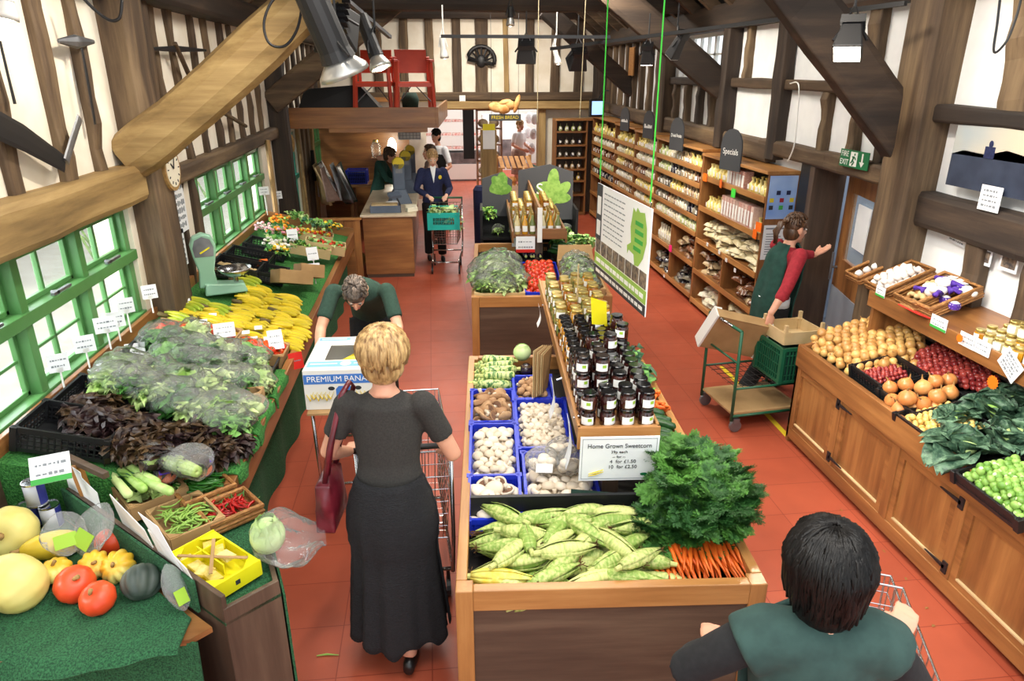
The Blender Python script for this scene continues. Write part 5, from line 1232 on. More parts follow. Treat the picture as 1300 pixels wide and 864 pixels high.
# raised shelf of bottles over the second stand
bs = thing('bottle_shelf', 'raised oak bottle shelf over the second stand with a white central divider', 'shelf', G2(0, 0, 0), AL)
part('shelf_board', MB().box(.42, .98, 1.1, 4.6, 1.1, 1.13), 'oak_y', bs); part('front_tray', MB().box(.72, .98, 1.08, 1.1, 1.09, 1.2), 'oak_x', bs, bevel=.003)
b = MB(); b.box(.41, .43, 1.08, 4.6, 1.05, 1.17); b.box(.97, .99, 1.08, 4.6, 1.05, 1.17); part('side_lip', b, 'oak_y', bs)
part('divider_board', MB().box(.69, .71, 1.1, 4.6, 1.13, 1.42), 'pine_y', bs)
part('divider_face', MB().box(.675, .725, 1.06, 1.08, 1.06, 1.42), 'label_white', bs)
for v in (1.15, 2.6, 4.4): part('support_post', MB().box(.66, .74, v, v + .06, .0, 1.1), 'oak_dark_z', bs)
def mk_bot(m):
    def f():
        t = thing('bottle', 'x', 'bottle'); part('glass_body', MB().lathe([(.03, 0), (.032, .01), (.032, .11), (.014, .16), (.013, .2)], 12), m, t, smooth=True)
        part('cap', MB().lathe([(.015, .2), (.015, .225)], 10), 'lid_gold', t); part('label', MB().grid(lambda u, v: (.0335 * math.cos(-PI / 2 - .9 + 1.8 * u), .0335 * math.sin(-PI / 2 - .9 + 1.8 * u), .03 + .06 * v), 6, 1), 'label_white', t); return t
    return f
bt = [Proto(mk_bot('jar_cream')), Proto(mk_bot('jar_amber')), Proto(mk_bot('jar_green'))]
for r_ in range(14):
    for c_ in range(6):
        u = .47 + .08 * c_ + (.03 if c_ > 2 else 0)
        if r_ < 6: bt[(c_ + r_) % 3].put(G2(u, 1.16 + .085 * r_, 1.131), (0, 0, AL), 'bottle of pale dressing with gold cap near the front of the bottle shelf', 'dressing bottles')
        else:
            for kk in range(2 if c_ % 2 else 3): jg.put(G2(u, 1.16 + .085 * r_ + .1, 1.131 + kk * .087), (0, 0, AL), 'gold lidded jar stacked behind the dressing bottles', 'jars behind the bottles')
card('price_card', 'white and red price ticket on the front of the bottle shelf', tuple(G2(.55, 1.04, .96)), .2, .17, AL, 0, 0, 2, accent='red_card')
# third row: chilled salad unit with picture boards, bread table
G3 = FR(.55, 8.6, AL)
sv = thing('salad_unit', 'black salad shelf unit with leaf picture boards behind the bottle shelf', 'unit', G3(0, 0, 0), AL)
b = MB()
for z in (.1, .42, .72): b.box(.0, 1.25, .2, .75, z, z + .03)
b.box(0, .03, .2, .75, 0, 1.1); b.box(1.22, 1.25, .2, .75, 0, 1.1); b.box(0, 1.25, .72, .75, 0, 1.1); part('shelf_body', b, 'black_plastic', sv)
for k, (x0, x1, z0, z1) in enumerate([(.03, .42, .95, 1.52), (.5, 1.22, .9, 1.62)]):
    b = MB(); b.add([(x0, .6, z0), (x1, .6, z0), (x1, .6, z1 - .1), ((x0 + x1) / 2 + .05, .6, z1), (x0, .6, z1 - .08), (x0, .62, z0), (x1, .62, z0), (x1, .62, z1 - .1), ((x0 + x1) / 2 + .05, .62, z1), (x0, .62, z1 - .08)], [(0, 1, 2, 3, 4), (9, 8, 7, 6, 5), (0, 5, 6, 1), (1, 6, 7, 2), (2, 7, 8, 3), (3, 8, 9, 4), (4, 9, 5, 0)])
    pb_ = part('picture_board', b, 'sign_slate', sv); lf = MB()
    for j in range(8 if k else 4): lf.ell(((x0 + x1) / 2 + rnd.uniform(-.17, .17) * (.5 + k * .9), .598, (z0 + z1) / 2 + rnd.uniform(-.14, .16)), (.15, .003, .075), 14, 8, Matrix.Rotation(j * .8, 3, 'Y'))
    part('leaf_picture', lf, 'sprout', pb_)
text('S', .2, 'label_white', sv, (.78, .58, 1.3), RX)
cm = 0
for k in range(10): pk.put(G3(.12 + .11 * k, .4, .80 if k % 2 else .5), rrot(k=.4), 'bag of salad on the black shelf unit below the leaf boards', 'unit salad bags', .6)
clump('potted_herb', 'green potted herb on the left of the black salad unit', G3(.12, .3, .98), (0, 0, 0), .06, .05, .12, ['leaf_mid', 'leaf_light'], 40, .05, 'plant', 7)
p = Proto(lambda: single('wrapped_pack', 'white wrapped pack heaped on top of the salad unit', 'pack', MB().ell((0, 0, 0), (.12, .09, .05), 10, 6), 'card_white', group='wrapped packs', smooth=True))
for k in range(9): p.put(G3(.95 + .1 * (k % 3), .9 + .14 * (k // 3), 1.28 + .05 * (k % 2)), (rnd.uniform(-.4, .4), rnd.uniform(-.4, .4), k))
wp = thing('timber_post', 'pale brown timber pillar with a yellow topped white notice by the blue bin', 'post', tuple(onZ(592, 262, 0)) if 0 else (.93, 12.0, 0))
part('post_body', MB().box(-.13, .13, -.1, .1, 0, 1.86), 'kraft_pale' if 0 else 'timber_pale_z', wp, bevel=.01); part('notice', MB().box(-.1, .1, -.115, -.105, 1.55, 1.95), 'paper', wp); part('notice_top', MB().box(-.1, .1, -.117, -.106, 1.85, 1.95), 'yellow_card', wp)
b = MB(); b.lathe([(.13, 0), (.14, .92), (.1, .98)], 18); single('blue_bin', 'tall dark blue round bin beside the timber pillar', 'bin', b, 'cloth_navy', (.78, 11.7, 0), smooth=False)
b = MB(); b.box(-.3, .3, -.3, .3, 0, .8); t = thing('bread_stand', 'pale slatted wooden bread stand loaded with loaves behind the pillar', 'stand', (1.45, 12.6, 0))
b = MB()
for s in (-1, 1):
    for yy in (-.3, .3): b.box(s * .3 - .025, s * .3 + .025, yy - .02, yy + .02, 0, 1.35 if yy > 0 else 1.2)
for z in (.45, .8): b.box(-.3, .3, -.3, .3, z, z + .02)
for k in range(6): b.cbox((-.25 + .1 * k, 0, 1.25), (.07, .66, .02), 0, .2)
part('stand_frame', b, 'pine_z', t)
p = Proto(lambda: single('loaf', 'brown loaf on the slatted bread stand', 'bread', MB().ell((0, 0, 0), (.12, .07, .06), 12, 8), 'bread', group='loaves', smooth=True))
for k in range(14): p.put((1.22 + .15 * (k % 4), 12.38 + .1 * (k // 7), .88 + .1 * (k // 4 % 2) if k < 8 else .53), (0, 0, 1.5))
p = Proto(lambda: single('cress_pot', 'pale wrapped pot in front of the bread stand', 'pot', MB().lathe([(.03, 0), (.05, .12)], 10).ell((0, 0, .15), (.06, .06, .04), 8, 6), 'pack_green', group='wrapped pots', smooth=True))
pots = boxat('side_table', 'low side table carrying wrapped pots in front of the bread stand', .55, .25, .0, .8, .6, .9, 'oak_z', fn=lambda lx, ly, h: MB().box(-lx / 2, lx / 2, -ly / 2, ly / 2, 0, h), cat='table', FRM=FR(.6, 10.4))
for k in range(28): p.put(FR(.6, 10.4)(.2 + .1 * (k % 7), .05 + .13 * (k // 7), .905), (0, 0, 0))
# ------------------------------------------------------------------ dry goods shelving along the right wall
XF = 3.15
def bay(label, y0, y1, boards, top, dividers=(), xf=XF, xb=3.46):
    t = thing('shelving_bay', label, 'shelves', (xf, y0, 0))
    d = xb - xf; L = y1 - y0
    part('side_panel', MB().box(0, d, .0, .025, 0, top), 'oak_z', t, bevel=.003); part('side_panel', MB().box(0, d, L - .025, L, 0, top), 'oak_z', t, bevel=.003)
    part('back_panel', MB().box(d - .012, d, .025, L - .025, 0, top), 'oak_dark_z', t)
    part('top_board', MB().box(-.02, d, 0, L, top, top + .03), 'pine_y', t, bevel=.003)
    for z in boards:
        part('shelf_board', MB().box(0, d - .012, .025, L - .025, z - .022, z), 'oak_y', t)
        part('shelf_lip', MB().box(-.012, .004, .025, L - .025, z - .03, z + .03), 'pine_y', t, bevel=.003)
    for (y, za, zb) in dividers: part('divider', MB().box(0, d - .02, y - .012, y + .012, za, zb), 'oak_z', t)
    return t
B5 = [1.65, 1.46, 1.26, 1.07, .88, .5, .1]
BY = [(6.39, 8.09, [1.58, 1.22, .83, .45, .08], 1.82, [(.85, .08, .8)], 'nearest shelving bay with the pink and white boxes and flat bags'),
      (8.09, 9.87, B5, 1.86, [(.9, .08, .86)], 'second shelving bay, next to the bay of pink boxes'), (9.87, 11.0, B5, 1.88, [], 'narrow shelving bay, third from the fire door end'),
      (11.0, 12.24, B5, 1.9, [], 'narrow shelving bay, fourth from the fire door end'), (12.24, 14.05, B5, 1.92, [], 'shelving bay ending at the back corner')]
for a, b_, bo, tp_, dv, lb in BY: bay('wooden ' + lb, a, b_, bo, tp_, dv)
t = thing('corner_shelving', 'open wooden corner shelf unit on the back wall by the aisle end', 'shelves', (2.42, 14.1, 0))
for x in (0, .62): part('side_panel', MB().box(x, x + .025, 0, .4, 0, 1.86), 'oak_z', t)
part('back_panel', MB().box(0, 1.0, .39, .4, 0, 1.86), 'oak_dark_z', t); part('top_board', MB().box(0, 1.04, -.02, .4, 1.86, 1.89), 'pine_x', t)
CB = [1.66, 1.4, 1.16, .93, .7, .42, .04]
for z in CB: part('shelf_board', MB().box(.02, .63, 0, .39, z - .03, z), 'oak_x', t)
def mk_pack(m, name, s, sq=.9, knot=True):
    def f():
        t = thing(name, 'x', 'packet'); w_, d_, h_ = s; r = random.Random(int(w_ * 900))
        def fn(u, v):
            a = 2 * PI * u; k = [.75, 1, 1.02, .95, .8, .35, .3, .5][min(7, int(v * 7.01))]; c, s_ = math.cos(a), math.sin(a)
            q = 1 / (abs(c) ** 4 + abs(s_) ** 4) ** .25 * (1 + .05 * math.sin(a * 3 + v * 7))
            return (w_ / 2 * c * q * k, d_ / 2 * s_ * q * k * (1 if v < .7 else .4), h_ * v)
        b = MB(); b.grid(fn, 12, 7); b.add([fn(k / 12, 0) for k in range(12)], [tuple(range(11, -1, -1))]); part('film_pack', b, m, t, smooth=True)
        part('label', MB().cbox((-w_ * .52, 0, h_ * .4), (.002, d_ * .5, h_ * .3)), 'label_white', t); return t
    return f
PK = {k: Proto(mk_pack(k, n, (.085, .075, .14))) for k, n in (('pack_clear', 'nut_bag'), ('pack_yellow', 'dried_fruit_bag'), ('pack_brown', 'chocolate_bag'), ('pack_green', 'seed_bag'), ('pack_dark', 'sweet_bag'))}
ORD = ['top', 'second', 'third', 'fourth', 'fifth', 'sixth', 'bottom']
def fill(bi, row, z, ks, sp=.1, sc=1.0, cols=1, wh='', skip=0):
    y0, y1 = BY[bi][0] + .07, BY[bi][1] - .06; n = int((y1 - y0) / sp)
    for i in range(n):
        k = ks[i * len(ks) // n]; y = y0 + (i + .5) * (y1 - y0) / n
        for c in range(cols):
            PK[k].put((XF + .06 + .09 * c, y + rnd.uniform(-.01, .01), z + .002), (rnd.uniform(-.1, .1), rnd.uniform(-.12, .05), rnd.uniform(-.4, .4)), '%s bag on the %s shelf of the %s' % (dict(pack_clear='clear pale', pack_yellow='yellow', pack_brown='brown', pack_green='pale green', pack_dark='dark')[k], ORD[row], wh), 'bags on the %s shelf, %s' % (ORD[row], wh), sc * rnd.uniform(.9, 1.1))
W2_ = 'second shelving bay'
for row, ks in enumerate([['pack_yellow', 'pack_brown', 'pack_clear', 'pack_green'], ['pack_brown', 'pack_dark', 'pack_green'], ['pack_brown', 'pack_yellow', 'pack_dark'], ['pack_dark', 'pack_clear', 'pack_brown', 'pack_dark'], ['pack_green', 'pack_clear', 'pack_green']]):
    fill(1, row, B5[row], ks, .1, 1.05 if row != 4 else 1.2, 1, W2_)
for row in range(5):
    fill(2, row, B5[row], [['pack_clear', 'pack_yellow'], ['pack_clear'], ['pack_clear', 'pack_brown'], ['pack_yellow'], ['pack_yellow', 'pack_clear']][row], .1, 1.1, 1, 'third bay')
    fill(3, row, B5[row], [['pack_yellow'], ['pack_yellow', 'pack_clear'], ['pack_brown', 'pack_yellow'], ['pack_clear'], ['pack_brown']][row], .12, 1.1, 1, 'fourth bay')
    fill(4, row, B5[row], [['pack_yellow'], ['pack_clear'], ['pack_brown'], ['pack_green'], ['pack_dark']][row], .2, 1.25, 1, 'back corner bay')
for row, z in enumerate(CB[:6]):
    for i in range(4 if row != 5 else 3):
        PK[['pack_green', 'pack_dark', 'pack_dark', 'pack_brown', 'pack_yellow', 'pack_yellow'][row]].put((2.53 + .13 * i, 14.2, z + .002), (0, 0, PI / 2), 'bag on the %s shelf of the back wall corner unit' % ORD[row], 'corner unit bags, %s shelf' % ORD[row], 1.0)
# lower compartments and the near bay
def mk_flat(m, name, w_, d_, h_):
    def f():
        t = thing(name, 'x', 'packet')
        def fn(u, v):
            x, y = (u - .5) * 2, (v - .5) * 2; return (x * w_ / 2, y * d_ / 2, 0)
        def top(u, v):
            x, y = (u - .5) * 2, (v - .5) * 2; e = max(0, 1 - x ** 4) ** .5 * max(0, 1 - y ** 4) ** .5; return (x * w_ / 2, y * d_ / 2, .004 + h_ * e * (1 + .12 * math.sin(x * 5 + y * 4)))
        part('film_pack', MB().grid(top, 10, 8).grid(fn, 2, 2), m, t, smooth=True); part('label', MB().cbox((0, 0, h_ * 1.02), (w_ * .35, d_ * .3, .004)), 'label_white', t); return t
    return f
PF = {'pasta': Proto(mk_flat('pasta', 'pasta_bag', .2, .15, .05)), 'pack_clear': Proto(mk_flat('pack_clear', 'rice_bag', .2, .15, .055)), 'pack_dark': Proto(mk_flat('pack_dark', 'liquorice_bag', .18, .13, .05)), 'pack_brown': Proto(mk_flat('pack_brown', 'pulse_bag', .19, .14, .05))}
def flats(y0, y1, z, n, m, lb, grp, depth=.26, hmax=.2):
    for k in range(n):
        L = k / n; PF[m].put((XF + .11 + rnd.uniform(0, depth - .18), rnd.uniform(y0, y1), z + hmax * (k // 5) / max(1, n // 5)), (rnd.uniform(-.15, .15), rnd.uniform(-.2, .1), rnd.uniform(-.5, .5) + PI / 2), lb, grp)
flats(6.5, 7.95, .832, 44, 'pasta', 'flat pale bag heaped on the wide middle shelf of the nearest bay', 'flat bags, middle shelf', hmax=.24)
flats(6.5, 7.15, .452, 14, 'pack_brown', 'flat brownish bag in the upper right compartment of the nearest bay', 'flat bags, upper right compartment', hmax=.16)
flats(7.35, 7.95, .452, 14, 'pack_brown', 'flat bag in the upper left compartment of the nearest bay', 'flat bags, upper left compartment', hmax=.2)
flats(6.5, 7.15, .082, 14, 'pasta', 'flat pale bag in the lower right compartment of the nearest bay', 'flat bags, lower right compartment', hmax=.2)
flats(7.35, 7.95, .082, 16, 'pack_clear', 'flat pale bag in the lower left compartment of the nearest bay', 'flat bags, lower left compartment', hmax=.24)
flats(8.2, 8.9, .102, 16, 'pack_dark', 'dark bag in the bottom right compartment of the second bay', 'dark bags, bottom of second bay', hmax=.2)
flats(9.1, 9.75, .102, 16, 'pack_dark', 'dark bag in the bottom left compartment of the second bay', 'dark bags, bottom left of second bay', hmax=.2)
flats(8.2, 8.9, .502, 14, 'pack_brown', 'brown bag stacked in the middle compartment of the second bay', 'brown bags, second bay', hmax=.2)
for k in range(6): PK['pack_clear'].put((XF + .09, 9.15 + .1 * k, .502), (0, 0, .2), 'tall bag in the left middle compartment of the second bay', 'tall bags, second bay', (1, 1, 1.6))
for bi in (2, 3): flats(BY[bi][0] + .15, BY[bi][1] - .15, .102, 10, 'pack_clear', 'pale bag on the bottom shelf of the %s bay' % ('third' if bi == 2 else 'fourth'), 'bottom bags bay %s' % ('three' if bi == 2 else 'four')); flats(BY[bi][0] + .15, BY[bi][1] - .15, .502, 10, 'pack_dark', 'dark bag on the low shelf of the %s bay' % ('third' if bi == 2 else 'fourth'), 'low bags bay %s' % ('three' if bi == 2 else 'four'))
for k in range(12): PK['pack_yellow'].put((XF + .07 + .1 * (k % 2), 7.5 + .09 * (k // 2), 1.582), (0, 0, rnd.uniform(-.4, .4)), 'yellow pasta bag at the left of the nearest bay top shelf', 'yellow pasta bags', 1.15)
for k in range(10): PK['pack_yellow'].put((XF + .07 + .1 * (k % 2), 6.5 + .09 * (k // 2), 1.582), (0, 0, rnd.uniform(-.4, .4)), 'yellow bag at the right of the nearest bay top shelf', 'yellow bags, right', 1.1)
for k in range(10): PK['pack_yellow'].put((XF + .07 + .1 * (k % 2), 7.55 + .09 * (k // 2), 1.222), (0, 0, rnd.uniform(-.4, .4)), 'yellow pasta bag on the second shelf beside the pink boxes', 'yellow bags, second shelf', 1.1)
for k in range(4): PK['pack_yellow'].put((XF + .07 + .1 * (k % 2), 6.5 + .09 * (k // 2), 1.222), (0, 0, rnd.uniform(-.4, .4)), 'yellow bag at the right end of the second shelf', 'yellow bags, right end', 1.1)
p = Proto(lambda: (lambda t: (part('carton_wall', MB().box(-.05, .05, -.03, .03, 0, .19), 'pack_pink', t), part('printed_band', MB().box(-.052, -.05, -.024, .024, .03, .15), 'label_white', t), t)[-1])(thing('dry_goods_box', 'x', 'box')))
for k in range(6): p.put((XF + .07, 7.0 + .075 * k, 1.582), (0, 0, rnd.uniform(-.08, .08)), 'pink and white box on the top shelf of the nearest bay', 'pink boxes, top shelf')
for k in range(11): p.put((XF + .07, 6.7 + .075 * k, 1.222), (0, 0, rnd.uniform(-.08, .08)), 'pink and white box on the second shelf of the nearest bay', 'pink boxes, second shelf', (1, 1, 1.25))
# shelf tickets
for k, (px, py, m, lb) in enumerate([(895, 225, 'orange_card', 'orange ticket at the left of the nearest bay top shelf'), (915, 233, 'orange_card', 'orange ticket hanging below the yellow pasta bags'), (931, 245, 'strip_green', 'bright green ticket below the pink boxes'), (958, 297, 'orange_card', 'orange star ticket at the right of the pink boxes, lower'), (963, 288, 'orange_card', 'orange ticket beside the orange star ticket'), (851, 315, 'pink_card', 'bright pink ticket on the second bay divider')]):
    c = onX(px, py, XF - .03); single('shelf_ticket', lb, 'ticket', MB().box(-.002, .002, -.045, .045, -.045, .045), m, c, rnd.uniform(-.2, .2))
for k, (px, py) in enumerate([(898, 310), (922, 330), (933, 343), (843, 350), (913, 320)]):
    c = onX(px, py, XF - .03); single('shelf_ticket', ['small white ticket below the flat bags, leftmost', 'small white ticket, fourth along below the flat bags', 'small white ticket nearest the apron woman', 'small white ticket low on the second bay', 'small white ticket, second along below the flat bags'][k], 'ticket', MB().box(-.002, .002, -.025, .025, -.02, .02), 'paper', c)
# posters on the near end
t = thing('poster', 'blue poster with coloured squares on the end of the shelving', 'poster', (3.3, 6.383, 1.4)); part('poster_sheet', MB().box(-.14, .14, -.004, 0, 0, .41), 'poster_blue', t)
for k, m in enumerate(['cloth_navy', 'cloth_navy', 'box_yellow', 'cloth_red', 'box_yellow', 'ink', 'green_card', 'ink']):
    x = (-.04, .06)[k] if k < 2 else -.1 + .1 * ((k - 2) % 3); z = .25 if k < 2 else (.18 if k < 5 else .11); part('printed_square', MB().box(x - .02, x + .02, -.006, -.004, z - .02, z + .02), m, t)
t = thing('poster', 'white printed notice below the blue poster', 'poster', (3.28, 6.383, 1.0)); part('poster_sheet', MB().box(-.12, .12, -.004, 0, 0, .34), 'paper', t)
b = MB()
for k in range(9): b.box(-.09, .09 - .03 * (k % 3), -.0052, -.004, .05 + .025 * k, .058 + .025 * k)
b.box(-.1, .1, -.0052, -.004, .3, .315); part('printed_line', b, 'ink_soft', t)
# arched slate category boards standing on the shelving
for k, (px, py, w_, h_, s_, lb) in enumerate([(928, 190, .34, .42, 'Specials', 'Specials'), (859, 170, .3, .4, 'Dried Fruits', 'Dried Fruits'), (823, 158, .28, .38, 'Nuts & Mixes', 'Nuts'), (793, 151, .28, .36, 'Confectionery', 'farthest')]):
    y_ = onX(px, py, 3.08).y; zb = [1.82, 1.86, 1.88, 1.9][k]; zc = onX(px, py, 3.08).z
    t = thing('category_board', 'arched slate board reading %s on top of the shelving' % s_ if k < 2 else 'arched slate board, third from the fire door end' if k == 2 else 'farthest small arched slate board on the shelving', 'sign', (3.08, y_, zc - h_ / 2)); t.rotation_euler = (0, 0, -PI / 2 + .25)
    pts = [(-w_ / 2, 0), (w_ / 2, 0), (w_ / 2, h_ * .6)] + [(w_ / 2 * math.cos(a * PI / 8), h_ * .6 + h_ * .4 * math.sin(a * PI / 8)) for a in range(1, 8)] + [(-w_ / 2, h_ * .6)]
    n = len(pts); part('slate_panel', MB().add([(x, 0, z) for x, z in pts] + [(x, .015, z) for x, z in pts], [tuple(range(n)), tuple(range(2 * n - 1, n - 1, -1))] + [((i + 1) % n, i, n + i, n + (i + 1) % n) for i in range(n)]), 'sign_slate', t)
    if k < 2: text(s_, .085 if k == 0 else .06, 'label_white', t, (0, -.004, h_ * .45), RX, xs=.95 if k == 0 else .8)
    else:
        b = MB(); r = random.Random(k)
        for q in range(9): x = -.1 + .023 * q; b.box(x, x + .014, -.003, 0, h_ * .4 - .012, h_ * .4 + r.uniform(.015, .045))
        part('chalk_lettering', b, 'label_white', t)
mo = thing('monitor', 'small wall monitor showing a pale blue picture above the corner shelving', 'monitor', (3.1, 13.5, 2.12), .2)
part('monitor_case', MB().box(-.15, .15, 0, .06, -.16, .16), 'black_plastic', mo, bevel=.01); part('screen', MB().box(-.11, .11, -.004, 0, -.12, .12), 'screen_blue', mo)
part('wall_arm', MB().tube([(0, .05, .1), (.2, .2, .3), (.35, .3, .3)], .015), 'black_metal', mo)
# ------------------------------------------------------------------ right hand produce counter
RXF = 2.69
rc = thing('produce_counter', 'long wooden produce counter with panelled doors along the right wall', 'counter', (RXF, 1.3, 0))
yo = 1.3; L = 4.62 - yo; D2 = 3.48 - RXF
part('body_panel', MB().box(.03, D2, 0, L, .04, .7), 'oak_dark_y', rc)
part('kick_board', MB().box(.05, D2, 0, L, 0, .05), 'dark_gap', rc)
part('end_panel', MB().hexa([(0, L - .03, 0), (D2, L - .03, 0), (D2, L, 0), (0, L, 0), (0, L - .03, .8), (D2, L - .03, .98), (D2, L, .98), (0, L, .8)]), 'oak_x', rc, bevel=.003)
part('top_rail', MB().box(-.012, .03, 0, L, .64, .81), 'oak_y', rc, bevel=.004)
part('deck', MB().hexa([(.03, 0, .7), (D2, 0, .88), (D2, L - .03, .88), (.03, L - .03, .7), (.03, 0, .745), (D2, 0, .92), (D2, L - .03, .92), (.03, L - .03, .745)]), 'dark_gap', rc)
part('bottom_rail', MB().box(0, .035, 0, L, .04, .13), 'oak_y', rc, bevel=.003)
sty = [onX(1063, 521, RXF).y, onX(1135, 580, RXF).y, onX(1219, 647, RXF).y]
sty = [4.62] + sty + [sty[-1] - .62, sty[-1] - 1.24]
for k, y in enumerate(sty): y = min(y, 4.62 - .0) - yo; part('stile', MB().box(0, .035, y - (.07 if k == 0 else .035), y + (0 if k == 0 else .035), .13, .64), 'oak_z', rc, bevel=.003)
for a, c in zip(sty, sty[1:]):
    y0, y1 = c - yo + .035, a - yo - .035; 
    b = MB(); b.box(.008, .03, y0, y1, .58, .64); b.box(.008, .03, y0, y1, .13, .17); b.box(.008, .03, y0, y0 + .045, .17, .58); b.box(.008, .03, y1 - .045, y1, .17, .58); part('door_frame', b, 'oak_y', rc)
    part('door_panel', MB().box(.022, .03, y0 + .04, y1 - .04, .16, .59), 'oak_z', rc); part('pale_moulding', MB().box(.006, .022, y0 + .045, y1 - .045, .168, .178), 'kraft_pale', rc)  # pale colour paints in the light caught by the panel's bottom lip
for (ya, s) in ((sty[1] - yo, -1), (sty[3] - yo, 1)):
    for z in (.6, .19):
        b = MB(); b.hexa([(-.008, ya, z - .012), (.0, ya, z - .012), (.0, ya + s * .16, z - .003), (-.008, ya + s * .16, z - .003), (-.008, ya, z + .012), (0, ya, z + .012), (0, ya + s * .16, z + .003), (-.008, ya + s * .16, z + .003)]); b.box(-.008, 0, ya - .018, ya + .018, z - .035, z + .035); part('strap_hinge', b, 'black_metal', rc)
def onR(px, py, h=0):
    r = ray(px, py); k = .23; s = (.745 - (RXF + .03) * k + h - EYE) / (r.z - k * r.x); return Vector((0, 0, EYE)) + r * s
def inpoly(x, y, P):
    c = False; n = len(P)
    for i in range(n):
        a, b_ = P[i], P[(i + 1) % n]
        if (a.y > y) != (b_.y > y) and x < (b_.x - a.x) * (y - a.y) / (b_.y - a.y) + a.x: c = not c
    return c
def rheap(pix, sp, h, layers=2, shr=.5, dz=.7):
    P = [onR(*q, h) for q in pix]; xs = [p.x for p in P]; ys = [p.y for p in P]; cx = sum(xs) / len(xs); cy = sum(ys) / len(ys)
    def ins(x, y, L_): k = 1 + .12 * L_; return inpoly(cx + (x - cx) * k, cy + (y - cy) * k, P)
    return [p for p in heap(min(xs), max(xs), min(ys), max(ys), sp, lambda x, y: .745 + (x - RXF - .03) * .23 + h, layers, inside=ins, shrink=shr, dz=dz) if p[0] < 3.44]
def mk_on(m, name, lb, r, cat='onion', tip=True):
    def f():
        t = thing(name, lb, cat)
        part('bulb', MB().lathe([(.001, -r * .82), (r * .45, -r * .78), (r * .85, -r * .45), (r, 0), (r * .86, r * .42), (r * .5, r * .76), (r * .2, r * .95), (r * .08, r * 1.05)], 14), m, t, smooth=True)
        if tip: part('dry_neck', MB().tube([(0, 0, r * .95), (r * .08, 0, r * 1.25), (r * .25, 0, r * 1.5)], [r * .13, r * .09, r * .05], 5), 'onion_tip', t)
        return t
    return f
p = Proto(mk_on('onion', 'onion', 'golden onion in the large heap at the aisle end of the counter', .034))
for q in rheap([(1022, 436), (1085, 418), (1130, 398), (1180, 425), (1172, 455), (1150, 470), (1085, 478)], .063, .04, 3, .4): p.put(q, rrot(), None, 'golden onions', rnd.uniform(.85, 1.15))
p = Proto(mk_on('shallot_red', 'red_shallot', 'small red shallot in the heap under the top shelf', .02, 'shallot', False))
for q in rheap([(1155, 452), (1180, 440), (1240, 452), (1275, 490), (1255, 500), (1215, 490), (1170, 475)], .037, .05, 3, .4): p.put(q, rrot(), None, 'red shallots', rnd.uniform(.8, 1.2))
def rtray(label, pix, lx, ly, h, m='black_plastic', z=.015):
    c = onR(*pix, z); t = thing('plastic_crate', label, 'crate', c); t.rotation_euler = (0, -.226, 0); part('crate_lattice', crate_mb(lx, ly, h), m, t); return t
t = rtray('black plastic tray of small dark shallots beside the golden onions', (1128, 485), .3, .34, .1)
p2 = Proto(mk_on('shallot_red', 'dark_shallot', 'small dark shallot in the black tray beside the onions', .015, 'shallot', False))
for (x, y, z) in heap(-.12, .12, -.02, .14, .028, lambda x, y: .03, 2): p2.put(onto(t, x, y, z), rrot(), None, 'dark shallots')
p = Proto(mk_on('onion_big', 'large_onion', 'large brown skinned onion in the black tray in front of the shallots', .05))
t = rtray('black plastic tray carrying the large brown onions', (1172, 515), .34, .34, .09)
for (px, py, h_) in [(1130, 492, .1), (1150, 488, .13), (1172, 492, .12), (1188, 484, .14), (1205, 482, .12), (1133, 508, .08), (1152, 505, .14), (1172, 512, .1), (1190, 503, .13), (1206, 498, .12), (1160, 515, .07), (1142, 520, .06), (1185, 515, .07)]: p.put(onR(px, py, h_), rrot(k=.7), None, 'large onions', rnd.uniform(.9, 1.1))
t = rtray('black plastic tray of small pale pickling onions beside the savoy cabbages', (1198, 545), .34, .36, .07)
p = Proto(mk_on('pickling', 'pickling_onion', 'small pale pickling onion in the black tray beside the savoy cabbages', .019, 'onion', False))
for (x, y, z) in heap(-.14, .14, -.15, .15, .036, lambda x, y: .045, 2): p.put(onto(t, x, y, z), rrot(), None, 'pickling onions', rnd.uniform(.8, 1.1))
t = rtray('black plastic tray of brussels sprouts at the right edge of the photo', (1292, 630), .34, .42, .07)
p = Proto(lambda: (lambda t: (part('sprout_head', MB().ell((0, 0, 0), (.019, .019, .021), 10, 8), 'sprout', t, smooth=True), part('cut_base', MB().cyl((0, 0, -.023), (0, 0, -.018), .008), 'cabbage', t), t)[-1])(thing('brussels_sprout', 'bright green brussels sprout in the near black tray', 'sprout')))
for (x, y, z) in heap(-.14, .14, -.18, .18, .036, lambda x, y: .055, 3): p.put(onto(t, x, y, z), rrot(), None, 'brussels sprouts', rnd.uniform(.85, 1.15))
for k, (px, py, r) in enumerate([(1225, 565, .085), (1262, 520, .08), (1290, 555, .085), (1215, 530, .06), (1284, 506, .065)]):
    c = onR(px, py, .09); t = thing('savoy_cabbage', ['dark crinkled savoy cabbage drooping over the counter front', 'savoy cabbage with upright pale veined leaves behind the front one', 'savoy cabbage above the sprouts', 'savoy leaf cluster beside the pickling onions', 'savoy cabbage rearmost under the hanging price card'][k], 'cabbage', c, k * 1.3)
    part('heart', MB().ell((0, 0, 0), (r * .7, r * .7, r * .62), 18, 12), 'leaf_light', t, smooth=True)
    for j in range(13):
        b = MB(); a = j * 2.4 + k; q = (j % 4); leaf(b, Vector((r * (.5 - .08 * q) * math.cos(a), r * (.5 - .08 * q) * math.sin(a), -r * .55)), a, .35 + .38 * q, r * (2.3 - .2 * q), r * 2.6, .9 - .2 * q, .11, 9, 9, j * 9 + k, .45); part('outer_leaf', b, 'leaf_savoy', t, smooth=True)
